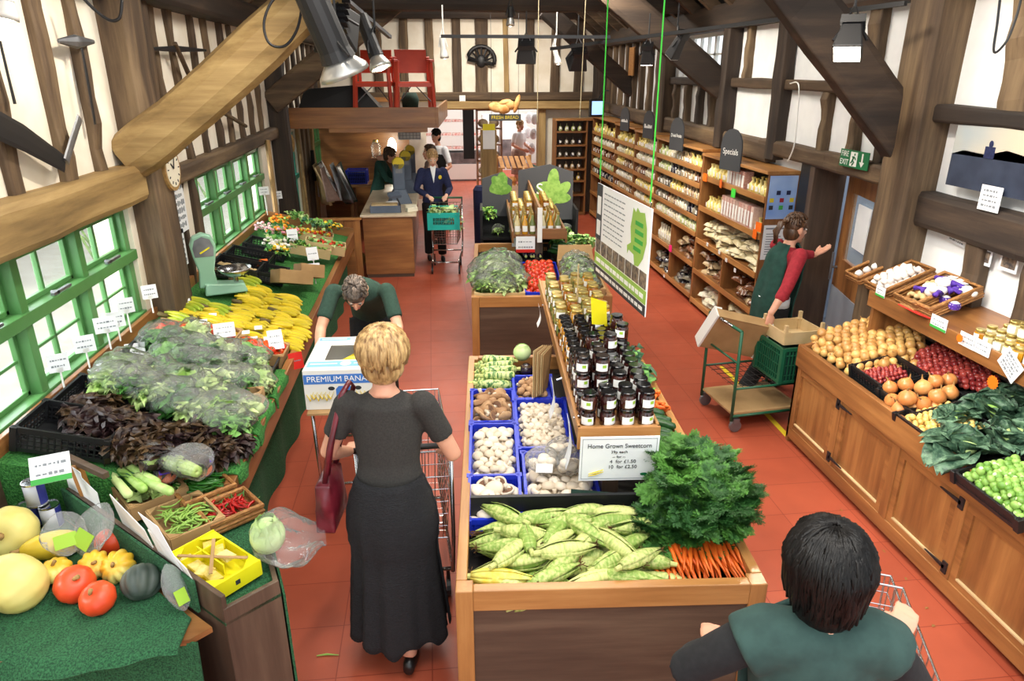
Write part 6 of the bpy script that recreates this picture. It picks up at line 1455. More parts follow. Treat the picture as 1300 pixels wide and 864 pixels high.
# shelf above the counter
ts = thing('counter_shelf', 'wooden shelf above the right counter carrying wicker baskets and honey jars', 'shelf', (3.05, 1.3, 1.17))
L = 4.42 - 1.3
part('shelf_board', MB().hexa([(0, 0, .05), (.45, 0, .1), (.45, L, .1), (0, L, .05), (0, 0, .08), (.45, 0, .13), (.45, L, .13), (0, L, .08)]), 'oak_y', ts)
part('front_board', MB().box(-.02, .0, 0, L, -.0, .11), 'oak_y', ts, bevel=.004)
for y in (L - .03, .2, 1.6): part('bracket', MB().box(.02, .44, y, y + .03, -.3, .06), 'oak_z', ts)
def onT(px, py, h=0): r = ray(px, py); k = .11; s = (1.25 - 3.05 * k + h - EYE) / (r.z - k * r.x); return Vector((0, 0, EYE)) + r * s
def tbasket(label, px, py, lx, ly, h=.07, rx=0):
    c = onT(px, py, .03); c.x = 3.27; c.z = 1.32; t = thing('wicker_basket', label, 'basket', c); t.rotation_euler = (0, -.4, 0); part('basket_body', wicker_mb(lx, ly, h), 'wicker', t, smooth=True); return t
b1 = tbasket('wicker basket of loose garlic bulbs at the door end of the shelf', 1153, 342, .36, .17, .06); b2 = tbasket('wicker basket heaped with white garlic next to the door end one', 1186, 355, .36, .24, .06)
b3 = tbasket('wicker basket of ginger roots behind the middle price tickets', 1214, 375, .36, .22, .07); b4 = tbasket('wicker basket of netted purple garlic before the honey jars', 1256, 378, .34, .24, .07)
gp = Proto(mk_on('garlic', 'garlic_bulb', 'white garlic bulb in the second wicker basket from the door', .026, 'garlic', False))
for (x, y, z) in heap(-.14, .14, -.09, .09, .048, lambda x, y: .04, 2): gp.put(onto(b2, x, y, z), rrot(k=.5), None, 'white garlic bulbs')
for k in range(5): gp.put(onto(b1, -.13 + .065 * k, 0, .045), (0, 0, k), 'lilac garlic bulb in the row in the door end basket', 'lilac garlic row', 1.15)
pr = Proto(lambda: single('ginger_root', 'knobbly ginger root in the wicker basket behind the price tickets', 'ginger', MB().ell((0, 0, 0), (.05, .022, .02)).ell((.04, .02, 0), (.022, .018, .016)).ell((-.03, .03, .005), (.018, .024, .015)), 'ginger', group='ginger roots, basket', smooth=True))
for k in range(16): pr.put(onto(b3, rnd.uniform(-.12, .05), rnd.uniform(-.07, .07), .035 + .002 * k), rrot(k=.4))
nb = Proto(lambda: (lambda t: (part('garlic_filling', MB().ell((0, 0, 0), (.04, .03, .03)).ell((.04, .01, 0), (.03, .03, .028)), 'garlic', t, smooth=True), part('net', MB().tube([(-.04, 0, 0), (-.07, .0, .01), (-.11, .01, 0)], [.03, .01, .018], 8), 'net_purple', t, smooth=True), part('ticket', MB().cbox((.0, 0, .033), (.05, .035, .003)), 'label_white', t), t)[-1])(thing('netted_garlic', 'x', 'garlic')))
for k in range(9): nb.put(onto(b4, rnd.uniform(-.1, .12), rnd.uniform(-.08, .08), .06 + .006 * k), (0, 0, rnd.uniform(-3, 3)), 'purple netted garlic pack in the basket before the honey jars', 'netted garlic')
gb = Proto(lambda: (lambda t: (part('garlic_filling', MB().ell((0, 0, 0), (.035, .035, .03)), 'garlic', t, smooth=True), part('net', MB().lathe([(.03, -.02), (.037, 0), (.03, .02)], 10, cap=False), 'net_purple', t, smooth=True), t)[-1])(thing('garlic_pack', 'x', 'garlic')))
for k, (px, py) in enumerate([(1200, 380), (1212, 388), (1225, 372)]): gb.put(onT(px, py, .08), (0, 0, k), ['netted garlic pack frontmost on the shelf beside the ginger', 'netted garlic pack between ginger and honey jars', 'netted garlic pack behind the frontmost one'][k])
hx = Proto(mk_jar('jar_amber', 'lid_gold', 'honey_jar', hexa=True, r=.03, h=.062)); hc = Proto(mk_jar('jar_cream', 'lid_gold', 'honey_jar', hexa=True, r=.03, h=.062))
for r_ in range(4):
    for k in range(15):
        y = 3.45 - .073 * k; q = Vector((3.1 + .085 * r_, y + .02 * (r_ % 2), 1.257 + .0094 * r_ + .0))
        (hx if (k + r_) % 4 == 0 else hc).put(q, (0, 0, -PI / 2 + rnd.uniform(-.3, .3)), 'hexagonal gold lidded jar in the rows on the shelf above the cabbages', 'hexagonal jars')
        if r_ > 0 and k > 1: hc.put(q + Vector((0, 0, .08)), (0, 0, -PI / 2 + rnd.uniform(-.3, .3)), 'hexagonal gold lidded jar in the stacked upper rows of the shelf', 'hexagonal jars, stacked')
for k, (px, py, w_, h_, m, ac, lb) in enumerate([(1118, 370, .1, .07, 'paper', 'green_card', 'white and green shelf ticket at the door end'), (1192, 410, .14, .08, 'paper', 'green_card', 'white shelf ticket with green edge, middle of the shelf'), (1228, 432, .12, .08, 'paper', None, 'white shelf ticket with orange star'), (1247, 441, .12, .08, 'paper', None, 'white shelf ticket right of the orange star ticket')]):
    c = onX(px, py, 3.025); card('shelf_ticket', lb, (3.025, c.y, c.z - h_ / 2), w_, h_, -PI / 2, 0, 0, 2, m, accent=ac)
for k, (px, py, r, lb) in enumerate([(1220, 429, .025, 'small orange star ticket on the shelf edge'), (1262, 485, .04, 'orange serrated star below the hanging white price card')]):
    c = onX(px, py, 3.0); pts = [((r if i % 2 else r * .82) * math.cos(i * PI / 14), (r if i % 2 else r * .82) * math.sin(i * PI / 14)) for i in range(28)]
    single('star_ticket', lb, 'ticket', MB().add([(0, y, z) for y, z in pts] + [(.003, y, z) for y, z in pts], [tuple(range(27, -1, -1)), tuple(range(28, 56))] + [(i, (i + 1) % 28, 28 + (i + 1) % 28, 28 + i) for i in range(28)]), 'orange_card', c - Vector((.01, 0, 0)))
card('price_card', 'large tilted white price card hanging from the right shelf', tuple(onX(1275, 472, 3.01)), .16, .12, -PI / 2 - .1, 0, .5, 5)
c = onX(1158, 395, 2.98); t = thing('clipboard', 'red clipboard lying on the edge of the right shelf with a wooden stick', 'clipboard', c); t.rotation_euler = (0, .35, 0)
part('red_board', MB().box(-.03, .09, -.11, .11, 0, .008), 'red_card', t, bevel=.003); part('stick', MB().cyl((-.02, .1, .013), (-.01, -.02, .013), .006), 'pine_y', t)
# notices and picture on the right wall
t = thing('landscape_picture', 'large misty landscape photograph with a dark figure on the right wall', 'picture', (3.385, 4.36, 2.02)); 
part('print_sky', MB().box(0, .012, -.78, 0, .2, .4), 'photo_sky', t); part('print_ground', MB().box(0, .012, -.78, 0, 0, .2).add([(0, -.78, .2), (0, -.6, .24), (0, -.45, .26), (0, -.3, .22), (0, -.1, .23), (0, 0, .2)], [(0, 1, 2, 3, 4, 5)]), 'photo_ground', t)
b = MB(); b.box(-.004, 0, -.36, -.28, .2, .27); b.ell((-.002, -.32, .285), (.003, .018, .022)); part('dark_figure', b, 'cloth_navy', t)
for k, (px, py, w_, h_, lb) in enumerate([(1257, 252, .17, .15, 'white typed notice pinned on the dark beam'), (1215, 300, .18, .1, 'small white notice above the garlic baskets')]):
    c = onX(px, py, 3.36 if k == 0 else 3.47); card('notice', lb, (c.x, c.y, c.z - h_ / 2), w_, h_, -PI / 2, 0, .12 * k, 4, cat='notice')
for k, (px, py, lb) in enumerate([(1252, 312, 'cream and black banded wine notice left of its twin'), (1285, 320, 'cream and black banded wine notice nearest the photo edge')]):
    c = onX(px, py, 3.45); t = thing('wine_notice', lb, 'notice', (3.45, c.y, c.z - .12)); part('notice_sheet', MB().box(-.004, 0, -.07, .07, 0, .26), 'paper', t)
    b = MB(); b.box(-.006, -.004, -.055, .055, .2, .25); b.box(-.006, -.004, -.055, .055, .02, .09); part('dark_band', b, 'photo_dark', t)
t = thing('fire_exit_sign', 'green and white FIRE EXIT sign over the door', 'sign', (3.36, 5.4, 2.0)); t.rotation_euler = (0, 0, -PI / 2)
part('sign_panel', MB().box(-.2, .2, -.006, 0, 0, .135), 'exit_green', t)
text('FIRE', .062, 'label_white', t, (-.13, -.008, .1), RX, xs=.95); text('EXIT', .062, 'label_white', t, (-.13, -.008, .035), RX, xs=.95)
b = MB(); b.box(-.05, .045, -.0075, -.006, .012, .123); part('white_square', b, 'label_white', t)
b = MB(); b.ell((.01, -.009, .105), (.01, .001, .01)); b.tube([(.005, -.009, .09), (-.01, -.009, .06), (.01, -.009, .045), (-.01, -.009, .02)], .007, 5); b.tube([(-.01, -.009, .06), (-.03, -.009, .035)], .006, 5); b.tube([(-.02, -.009, .085), (.02, -.009, .08), (.03, -.009, .065)], .005, 5); part('running_man', b, 'exit_green', t)
b = MB(); b.box(.105, .125, -.0075, -.006, .05, .12); b.add([(.08, -.0075, .055), (.15, -.0075, .055), (.115, -.0075, .015)], [(0, 2, 1)]); part('arrow', b, 'label_white', t)
# hanging board over the aisle
hb_a, hb_b, hb_c, hb_d = onY(765, 237, 5.15), onY(829, 274, 4.45), onY(813, 412, 4.45), onY(758, 313, 5.15)
hb = thing('hanging_board', 'large white printed board hanging on green cords over the right aisle', 'sign', (1.25, 5.3, 1.93)); dirv = Vector((.08, -1.14, 0)).normalized(); hb.scale = (1.24, 1, 1.13)
hb.rotation_euler = (0, 0, math.atan2(dirv.y, dirv.x)); Wb, Hb = .92, .62
part('board_panel', MB().box(0, Wb, -.004, .004, -Hb, 0), 'sign_white', hb)
part('green_band', MB().box(0, Wb, -.0055, -.004, -Hb + .07, -Hb + .15), 'sign_leaf', hb); part('dark_band', MB().box(0, Wb, -.0055, -.004, -Hb, -Hb + .065), 'sign_slate', hb)
b = MB()
for k in range(8): b.box(.012 + k * .113, .115 + k * .113, -.0055, -.004, -Hb + .155, -Hb + .25)
part('photo_strip', b, 'photo_dark', hb)
b = MB(); b.box(.0, .11, -.0055, -.004, -.37, -.0); part('side_strip', b, 'sign_slate', hb)
b = MB(); b.box(.02, .09, -.007, -.0055, -.2, -.08); b.box(.02, .09, -.007, -.0055, -.34, -.24); part('side_photo', b, 'label_white', hb)
b = MB()
for k in range(9):
    x = .15; r = random.Random(k)
    while x < .5: l = r.uniform(.02, .06); b.box(x, min(x + l, .53), -.0055, -.004, -.05 - k * .034, -.043 - k * .034); x += l + .012
part('printed_line', b, 'ink_soft', hb)
pts = [(.66, -.04), (.7, -.06), (.72, -.03), (.76, -.05), (.83, -.04), (.87, -.12), (.88, -.2), (.84, -.3), (.78, -.36), (.72, -.37), (.7, -.31), (.62, -.3), (.6, -.33), (.59, -.28), (.65, -.25), (.63, -.16)]
part('leaf_shape', MB().add([(x, -.0055, z) for x, z in pts], [tuple(range(len(pts)))[::-1]]), 'sign_leaf', hb)
b = MB(); r = random.Random(5)
for k in range(4): b.box(.69 + r.uniform(0, .02), .81 + r.uniform(-.03, .02), -.0068, -.0055, -.13 - .05 * k, -.105 - .05 * k)
part('leaf_lettering', b, 'green_card', hb); b = MB(); c2 = MB(); x = .04
while x < .86: l = r.uniform(.03, .09); b.box(x, min(x + l, .88), -.0068, -.0055, -Hb + .095, -Hb + .122); c2.box(x, min(x + l, .88), -.0068, -.0055, -Hb + .022, -Hb + .045); x += l + .014
part('band_lettering', b, 'label_white', hb); part('band_lettering', c2, 'label_white', hb)
for x in (.03, .88): b = MB(); b.tube([(x, 0, -.02), (x + .02, 0, .03), (x, 0, .03)], .004, 6); part('ring', b, 'chrome', hb); part('green_cord', MB().cyl((x, 0, .03), (x, 0, 2.2), .0045, None, 6), 'strip_green', hb)
# ------------------------------------------------------------------ tills at the far left
ck = thing('till_counter', 'wooden till counter with pale top at the end of the display', 'counter', (-1.0, 9.75, 0))
part('front_panel', MB().box(0, .68, 0, .04, .05, .86), 'oak_x', ck); part('side_panel', MB().box(.6, .68, .04, 4.0, .05, .86), 'oak_y', ck); part('plinth', MB().box(.01, .67, .01, 4.0, 0, .05), 'oak_dark_x', ck)
part('inner_panel', MB().box(0, .05, .04, 4.0, .05, .86), 'oak_y', ck); part('counter_top', MB().box(-.03, .74, -.03, 4.0, .86, .9), 'counter_top', ck, bevel=.01)
t = thing('half_wall', 'low plank screen between display and till counter', 'screen', (-1.9, 9.6, 0))
for k in range(4): part('plank', MB().box(k * .22, k * .22 + .215, 0, .03, 0, .86), 'oak_z', t)
part('cap_board', MB().box(-.02, .9, -.02, .06, .86, .885), 'pine_x', t)
for k, (x, y) in enumerate([(-.52, 10.7), (-.45, 11.7), (-.4, 12.6)]):
    t = thing('till_scale', ['grey till scale with yellow top, nearest the customer', 'grey till scale behind the nearest one', 'farthest grey till scale by the waistcoat man'][k], 'till', (x, y, .9), .2)
    part('base', MB().hexa([(-.16, -.18, 0), (.16, -.18, 0), (.16, .18, 0), (-.16, .18, 0), (-.09, -.05, .2), (.09, -.05, .2), (.09, .05, .2), (-.09, .05, .2)]), 'till_grey', t, bevel=.01)
    part('column', MB().box(-.085, .085, -.05, .05, .2, .58), 'till_grey', t, bevel=.01); part('top_cap', MB().cyl((0, -.05, .58), (0, .05, .58), .085, None, 16), 'squash_moss' if 0 else 'box_yellow', t)
    part('display_window', MB().box(-.05, .05, -.056, -.05, .44, .5), 'steel_dull', t)
t = thing('cash_till', 'long grey cash drawer with paper rolls on the till counter', 'till', (-.68, 9.95, .9), .02); part('case', MB().box(-.22, .2, -.12, .12, 0, .1), 'till_grey', t, bevel=.006); part('keypad', MB().box(-.2, .16, -.1, .08, .1, .115), 'kraft_pale', t)
t = thing('card_reader', 'grey card reader on a tilted stand at the counter end', 'card reader', (-.48, 9.85, .9), .3); part('stand_arm', MB().tube([(0, 0, 0), (.0, .02, .12), (-.04, .05, .22)], .012), 'black_metal', t); part('reader_body', MB().cbox((-.06, .05, .24), (.18, .1, .05), .2, .4), 'till_grey', t, bevel=.01)
for k in range(5): b = MB(); b.cbox((0, 0, .03), (.16, .1, .06), rnd.random()); single('counter_packet', ['folded cream packet beside the card reader', 'white packet by the nearest till scale', 'flat brown packet behind the card reader', 'white paper pile between the till scales', 'pale packet at the aisle side of the counter'][k], 'packet', b, ['paper_cream', 'paper', 'kraft', 'paper', 'paper_cream'][k], ((-.35, 10.15, .9), (-.62, 10.45, .9), (-.78, 10.3, .9), (-.5, 11.2, .9), (-.33, 9.95, .9))[k], bevel=.006)
# behind the tills
t = thing('packing_table', 'wooden packing table with a blue crate below behind the tills', 'table', (-1.5, 12.6, 0)); part('tabletop', MB().box(0, .75, 0, .6, .86, .9), 'pine_x', t)
for x in (.02, .68):
    for y in (.02, .53): part('leg', MB().box(x, x + .05, y, y + .05, 0, .86), 'oak_z', t)
for k, (x, y, z) in enumerate([(-1.35, 12.85, .9), (-1.05, 12.85, .18)]):
    t = thing('plastic_crate', ['blue plastic crate standing on the packing table', 'blue plastic crate under the packing table'][k], 'crate', (x, y, z)); part('crate_lattice', crate_mb(.34, .3, .24), 'blue_crate', t); part('crate_lining', MB().box(-.15, .15, -.13, .13, .012, .2), 'cloth_navy', t)
b = MB(); b.ell((0, 0, .1), (.12, .1, .12)); single('yellow_bag', 'small yellow bag on the packing table', 'bag', b, 'box_yellow', (-.95, 12.8, .86), smooth=True)
t = thing('lamp', 'glowing lamp with bare bulbs behind the cashier', 'lamp', (-.75, 13.6, 1.45)); part('bulb', MB().ell((0, 0, 0), (.08, .08, .16)), 'lamp_glow', t, smooth=True); part('lamp_base', MB().cyl((0, 0, -.2), (0, 0, -.14), .06), 'steel_dull', t)
part('lamp_shelf', MB().box(-.4, .4, -.1, .6, -.24, -.2), 'oak_x', t)
t = thing('glass_jars', 'tall glass sweet jar on the shelf behind the cashier', 'jar', (-1.05, 13.6, 1.26)); part('glass_body', MB().lathe([(.08, 0), (.09, .2), (.05, .28)], 14), 'film_thick', t, smooth=True); part('lid', MB().lathe([(.05, .28), (.05, .31)], 12), 'lid_gold', t)
t = thing('notice_board', 'white gridded calendar notice above the farthest till scale', 'notice', (-.4, 13.0, 1.62)); part('sheet', MB().box(-.2, .2, -.01, 0, 0, .3), 'paper', t)
b = MB()
for k in range(5): b.box(-.19, .19, -.012, -.01, .05 * k + .02, .05 * k + .028)
for k in range(7): b.box(-.18 + .06 * k, -.172 + .06 * k, -.012, -.01, .01, .28)
part('grid_line', b, 'ink_soft', t)
# clutter along the left wall past the display
for k, (y, z, s, m, lb) in enumerate([(10.4, .55, 1.3, 'leaf_mid', 'hanging green plant beside the teal door'), ]):
    pass
t = thing('coat_heap', 'heap of pale coats and bags hanging on the left wall behind the display', 'coats', (-1.85, 12.1, .75))
for k in range(9):
    b = MB(); x, y = rnd.uniform(-.15, .3), rnd.uniform(-.6, .7); b.grid(lambda u, v: (x + .1 * math.sin(u * 7 + k) * v + .15 * v, y + (u - .5) * .35, .55 - .75 * v * (.6 + .1 * (k % 4)) + rnd.uniform(0, .0)), 8, 8); part('coat', b, ['cloth_white', 'kraft_pale', 'steel_dull', 'cloth_green', 'cloth_white', 'cloth_taupe'][k % 6], t, smooth=True, solid=.02)
for k, (px, py, m, w_, h_, lb) in enumerate([(365, 235, 'cloth_white', .14, .45, 'white apron hanging by the teal door'), (375, 280, 'cloth_white', .16, .6, 'long white coat hanging next to the apron'), (398, 210, 'cloth_black', .12, .5, 'black scarf hanging on the left wall'), (405, 235, 'cloth_white', .1, .4, 'narrow white cloth by the black scarf'), (437, 205, 'cloth_black', .2, .5, 'black coat beside the distant green window'), (345, 225, 'kraft', .1, .9, 'tan strip of board at the end of the near wall')]):
    c = onX(px, py, -2.02); b = MB(); b.grid(lambda u, v: (.02 * math.sin(u * 12), (u - .5) * w_, (.5 - v) * h_), 10, 4); single('hanging_cloth', lb, 'cloth', b, m, c, solid=.02)
b = MB(); b.tube([(-1.75, 9.9, .86), (-1.95, 10.9, 1.6)], .018, 8); single('pole', 'thin wooden pole leaning against the left wall beyond the display', 'pole', b, 'timber_pale_z')
t = thing('brown_hat', 'small round straw decoration hung on the dark post', 'decoration', onX(371, 182, -1.95)); part('disc', MB().ell((0, 0, 0), (.03, .09, .12)), 'stalk', t, smooth=True)
b = MB(); b.hexa([(-.3, -.3, 0), (.5, -.3, 0), (.5, .3, 0), (-.3, .3, 0), (-.3, -.3, .5), (-.1, -.3, .62), (-.1, .3, .62), (-.3, .3, .5)]); single('wooden_chest', 'worn sloping timber chest behind the plank screen', 'chest', b, 'timber_pale_y', (-1.6, 10.7, 0))
# ------------------------------------------------------------------ the room beyond the back beam
fr = thing('meat_counter', 'chilled butcher display counter with lit shelves seen past the tills', 'counter', (-.3, 19.3, 0))
part('base_cabinet', MB().box(0, 1.6, 0, .8, 0, .75), 'steel_dull', fr); part('white_kick', MB().box(0, 1.6, -.02, 0, .05, .45), 'white_paint', fr)
for z in (.8, 1.15, 1.5): part('glass_shelf', MB().box(0, 1.6, .1, .8, z, z + .03), 'white_paint', fr)
part('canopy', MB().box(0, 1.6, 0, .8, 1.85, 2.1), 'white_paint', fr)
p = Proto(lambda: single('meat_tray', 'small tray of pink meat on the butcher counter', 'meat', MB().box(-.12, .12, -.1, .1, 0, .06), 'meat', group='meat trays', bevel=.01))
for z in (.83, 1.18, 1.53):
    for k in range(6): p.put((-.12 + .26 * k, 19.6, z))
t = thing('bread_shelving', 'tall oak shelving of loaves and jars beside the butcher counter', 'shelves', (1.0, 16.3, 0))
for x in (0, .55): part('side_panel', MB().box(x, x + .03, 0, .4, 0, 2.0), 'oak_z', t)
for z in (.1, .5, .85, 1.2, 1.55, 1.95): part('shelf_board', MB().box(0, .58, 0, .4, z, z + .03), 'oak_x', t)
p = Proto(lambda: single('bread_loaf', 'pale wrapped loaf on the tall oak shelving', 'bread', MB().ell((0, 0, 0), (.12, .1, .1), 10, 7), 'pack_clear', group='wrapped loaves', smooth=True))
for z in (.23, .63, .98, 1.33, 1.68):
    for k in range(2): p.put((1.16 + .25 * k, 16.5, z + .0))
b = MB(); b.box(0, .25, 0, .1, .9, 2.0); single('dark_screen', 'black panel beside the tall bread shelving', 'panel', b, 'black_plastic', (.7, 16.4, 0))
t = thing('white_cabinet', 'white cabinets and appliances at the far bakery wall', 'cabinet', (1.5, 21.5, 0)); part('body', MB().box(0, 1.3, 0, .6, 0, 1.6), 'white_paint', t, bevel=.01)
for k in range(3): part('door', MB().box(.02 + .43 * k, .42 + .43 * k, -.02, 0, .1, .9), 'steel_dull' if k == 1 else 'white_paint', t)
wr = thing('wine_rack', 'black wine rack of gold labelled bottles in the back opening', 'rack', (2.38, 16.1, 0))
for x in (0, .46): part('side_panel', MB().box(x, x + .03, 0, .35, 0, 2.0), 'black_plastic', wr)
part('back_panel', MB().box(0, .49, .33, .35, 0, 2.0), 'black_plastic', wr)
for z in (.3, .65, 1.0, 1.35, 1.7): part('shelf_board', MB().box(0, .49, 0, .35, z - .03, z), 'black_metal', wr)
w2 = thing('wine_rack', 'pale timber wine rack right of the black one', 'rack', (2.93, 16.1, 0))
for x in (0, .14, .28, .43): part('upright', MB().box(x, x + .03, 0, .35, 0, 2.0), 'pine_z', w2)
for z in (.3, .65, 1.0, 1.35, 1.7): part('shelf_board', MB().box(0, .46, 0, .35, z - .03, z), 'white_paint' if z != 1.0 else 'pine_x', w2)
def mk_wine():
    t = thing('wine_bottle', 'x', 'bottle'); part('glass_body', MB().lathe([(.03, 0), (.032, .17), (.013, .23), (.013, .28)], 10), 'jar_dark', t, smooth=True); part('label', MB().lathe([(.033, .05), (.033, .13)], 10, cap=False), 'kraft_pale', t); part('capsule', MB().lathe([(.014, .23), (.014, .285)], 8), 'lid_gold', t); return t
p = Proto(mk_wine)
for z, zn in ((.65, 'lowest'), (1.0, 'second'), (1.35, 'third'), (1.7, 'top')):
    for k in range(6): p.put((2.45 + .07 * k, 16.2, z), (0, 0, 0), 'wine bottle on the %s filled shelf of the black rack' % zn, 'wine bottles, %s shelf' % zn)
    for k in range(5): p.put((2.97 + .085 * k, 16.2, z), (0, 0, 0), 'wine bottle on the %s filled shelf of the pale rack' % zn, 'pale rack bottles, %s shelf' % zn)
t = thing('green_stand', 'dark green narrow panel beside the corner shelving aisle', 'panel', (2.0, 12.4, 0), .1); part('panel_board', MB().box(-.02, .02, 0, 1.2, 0, 1.1), 'apron_dark', t); part('panel_frame', MB().box(-.03, .03, -.03, 0, 0, 1.15), 'oak_z', t)
p = Proto(lambda: single('hanging_bag', 'white bag hanging beside the wine racks in the back room', 'bag', MB().ell((0, 0, 0), (.1, .06, .14), 8, 6), 'cloth_white', group='white bags by the racks', smooth=True))
for k in range(6): p.put((2.5 - .03 * k, 17.6 + .35 * (k // 3), 1.7 - .35 * (k % 3)))
# FRESH BREAD sign over the opening
t = thing('fresh_bread_sign', 'FRESH BREAD sign with painted loaves on top at the back beam', 'sign', (1.36, 13.5, 1.9)); part('sign_panel', MB().box(-.3, .3, 0, .02, 0, .12), 'sign_slate', t); text('FRESH BREAD', .085, 'box_yellow', t, (0, -.003, .06), RX, xs=.98)
b = MB()
for (x, z, rx_, rz_, a) in [(-.17, .24, .14, .09, .2), (-.02, .22, .13, .1, -.1), (.08, .28, .11, .09, .4), (.0, .33, .12, .05, -.2)]: b.ell((x, .0, z), (rx_, .05, rz_), 14, 8, Matrix.Rotation(a, 3, 'Y'))
b.ell((.22, 0, .3), (.05, .04, .17), 12, 8, Matrix.Rotation(.3, 3, 'Y')); part('loaf_cutout', b, 'bread', t, smooth=True)
for x in (-.25, .25): part('hanging_wire', MB().cyl((x, .01, .12), (x, .01, 2.2), .004, None, 5), 'black_metal', t)
# ------------------------------------------------------------------ people
def remesh(o, vox, sm=3):
    q = o.modifiers.new('remesh', 'REMESH'); q.mode = 'VOXEL'; q.voxel_size = vox; q.use_smooth_shade = True
    if sm: q = o.modifiers.new('smooth', 'SMOOTH'); q.factor = .5; q.iterations = sm
    return o
V = Vector
def hand(mb, wr, d, nrm, s, curl=.7, k=1.0):
    wr, d, nrm = V(wr), V(d).normalized(), V(nrm); nrm = (nrm - d * nrm.dot(d)).normalized(); sd = d.cross(nrm) * s
    mb.tube([wr - d * .03, wr, wr + d * .04 * k, wr + d * .088 * k], [.026, .027, .038, .04], 12, True, .42, sd)
    for i, (o, L_) in enumerate(((-.03, .068), (-.0105, .078), (.0095, .073), (.029, .056))):
        p = wr + d * .082 * k + sd * o * -1; dd = d.copy(); P = [p - d * .02, p]; a = curl * .55
        for q in (.42, .33, .25):
            dd = (dd * math.cos(a) + nrm * math.sin(a)).normalized(); nrm2 = nrm; p = p + dd * L_ * q * k; P.append(p); a = curl * .6
        mb.tube(P, [.0095, .0095, .009, .0085, .007], 8)
    p = wr + d * .02 + sd * .03; P = [p - sd * .012, p + sd * .012 + d * .02 + nrm * .008, p + sd * .02 + d * .05 + nrm * .02, p + sd * .016 + d * .07 + nrm * .03]
    mb.tube(P, [.013, .0125, .0105, .008], 8)
def person(label, loc, yaw, J, top, top_m, leg_m=None, skin='skin', hair=None, vox=.009, sleeve=.5, detail=True, shoes='leather_black', skirt=None, belly=1.0, hands=None, neckline=1.0, cat='person', hair_m='hair_dark'):
    """J: joints in local space (facing +Y, x to the right); returns the root"""
    t = thing('person', label, cat, loc, yaw); J = {k: V(v) for k, v in J.items()}
    b = MB(); ch, pe, nk, hd = J['chest'], J['pelvis'], J['neck'], J['head']
    sx = (J['sh_r'] - J['sh_l']).normalized(); mid = (ch + pe) / 2
    b.tube([pe - (ch - pe) * .15, pe, mid, ch, (ch * .35 + nk * .65), nk], [.13, .145, .115 * belly, .135, .1, .05], 16, True, .66, sx)
    b.tube([nk - (hd - nk) * .3, nk, hd - (hd - nk) * .15], [.055, .05, .05], 12)
    R = Euler(J.get('head_rot', (0, 0, 0))).to_matrix(); H = lambda x, y, z: hd + R @ V((x, y, z))
    b.ell(H(0, -.012, .025), (.074, .092, .092), 18, 14, R); b.ell(H(0, .028, -.03), (.058, .058, .085), 16, 12, R); b.ell(H(0, .055, -.092), (.03, .026, .024), 12, 8, R)
    b.tube([H(0, .082, .01), H(0, .1, -.02), H(0, .104, -.034)], [.008, .011, .013], 8); b.ell(H(0, .096, -.036), (.017, .01, .009), 8, 6, R)
    for s in (-1, 1): b.ell(H(s * .075, -.002, -.012), (.011, .02, .031), 10, 8, R)
    for s_, n_ in ((1, 'r'), (-1, 'l')):
        sh, el, wr = J['sh_' + n_], J['el_' + n_], J['wr_' + n_]
        b.ell(sh, .044, 12, 8); b.tube([sh, sh.lerp(el, .3), el, el.lerp(wr, .25), wr], [.044, .046, .037, .038, .025], 12)
        hd_ = (hands or {}).get(n_); d = V(hd_[0]) if hd_ else (wr - el); nr = V(hd_[1]) if hd_ else V((-s_, .2, 0))
        hand(b, wr, d, nr, s_ if not hd_ or len(hd_) < 4 else hd_[3], hd_[2] if hd_ else .5)
        hp, kn, an = J['hip_' + n_], J['kn_' + n_], J['an_' + n_]
        b.tube([hp, hp.lerp(kn, .4), kn, kn.lerp(an, .3), an.lerp(kn, .15), an], [.085, .078, .055, .056, .036, .036], 12)
        ft = J.get('ft_' + n_, an + V((0, .13, -.05))); b.tube([an + V((0, -.03, -.045)), an.lerp(ft, .5) + V((0, 0, -.01)), ft], [.032, .038, .026], 10, True, .8)
    body = part('body', b, skin, t); remesh(body, vox, 2)
    # face
    if detail:
        e = MB()
        for s in (-1, 1): e.ell(H(s * .029, .076, .004), (.0125, .008, .0075), 10, 8, R)
        part('eye', e, 'eye_white', t); e = MB()
        for s in (-1, 1): e.ell(H(s * .029, .083, .003), (.006, .003, .006), 8, 6, R)
        part('iris', e, 'eye_dark', t); e = MB(); e.ell(H(0, .086, -.062), (.023, .008, .007), 10, 6, R); part('mouth', e, 'lips', t); e = MB()
        for s in (-1, 1): e.tube([H(s * .014, .086, .022), H(s * .03, .087, .028), H(s * .046, .076, .022)], [.003, .004, .002], 5)
        part('eyebrow', e, hair_m, t)
    # top
    c = MB(); k = .016
    c.tube([pe - (ch - pe) * top.get('low', .12), pe, mid, ch, (ch * .35 + nk * .65), nk.lerp(ch, .12)], [.148 + k, .15 + k, .122 * belly + k, .142 + k, .122 + k, .07], 18, True, .68, sx)
    for n_ in 'rl':
        sh, el, wr = J['sh_' + n_], J['el_' + n_], J['wr_' + n_]; c.ell(sh + V((-.006 if n_ == 'r' else .006, 0, -.004)), .06, 14, 10)
        q = sleeve if not isinstance(sleeve, dict) else sleeve[n_]
        if q <= 1: e_ = sh.lerp(el, q); c.tube([sh, sh.lerp(el, q * .5), e_], [.058, .056, .055], 12)
        else: c.tube([sh, sh.lerp(el, .5), el, el.lerp(wr, .4), el.lerp(wr, q - 1)], [.062, .058, .051, .048, .036], 12)
    o = part('shirt', c, top_m, t); remesh(o, vox * 1.15, 3)
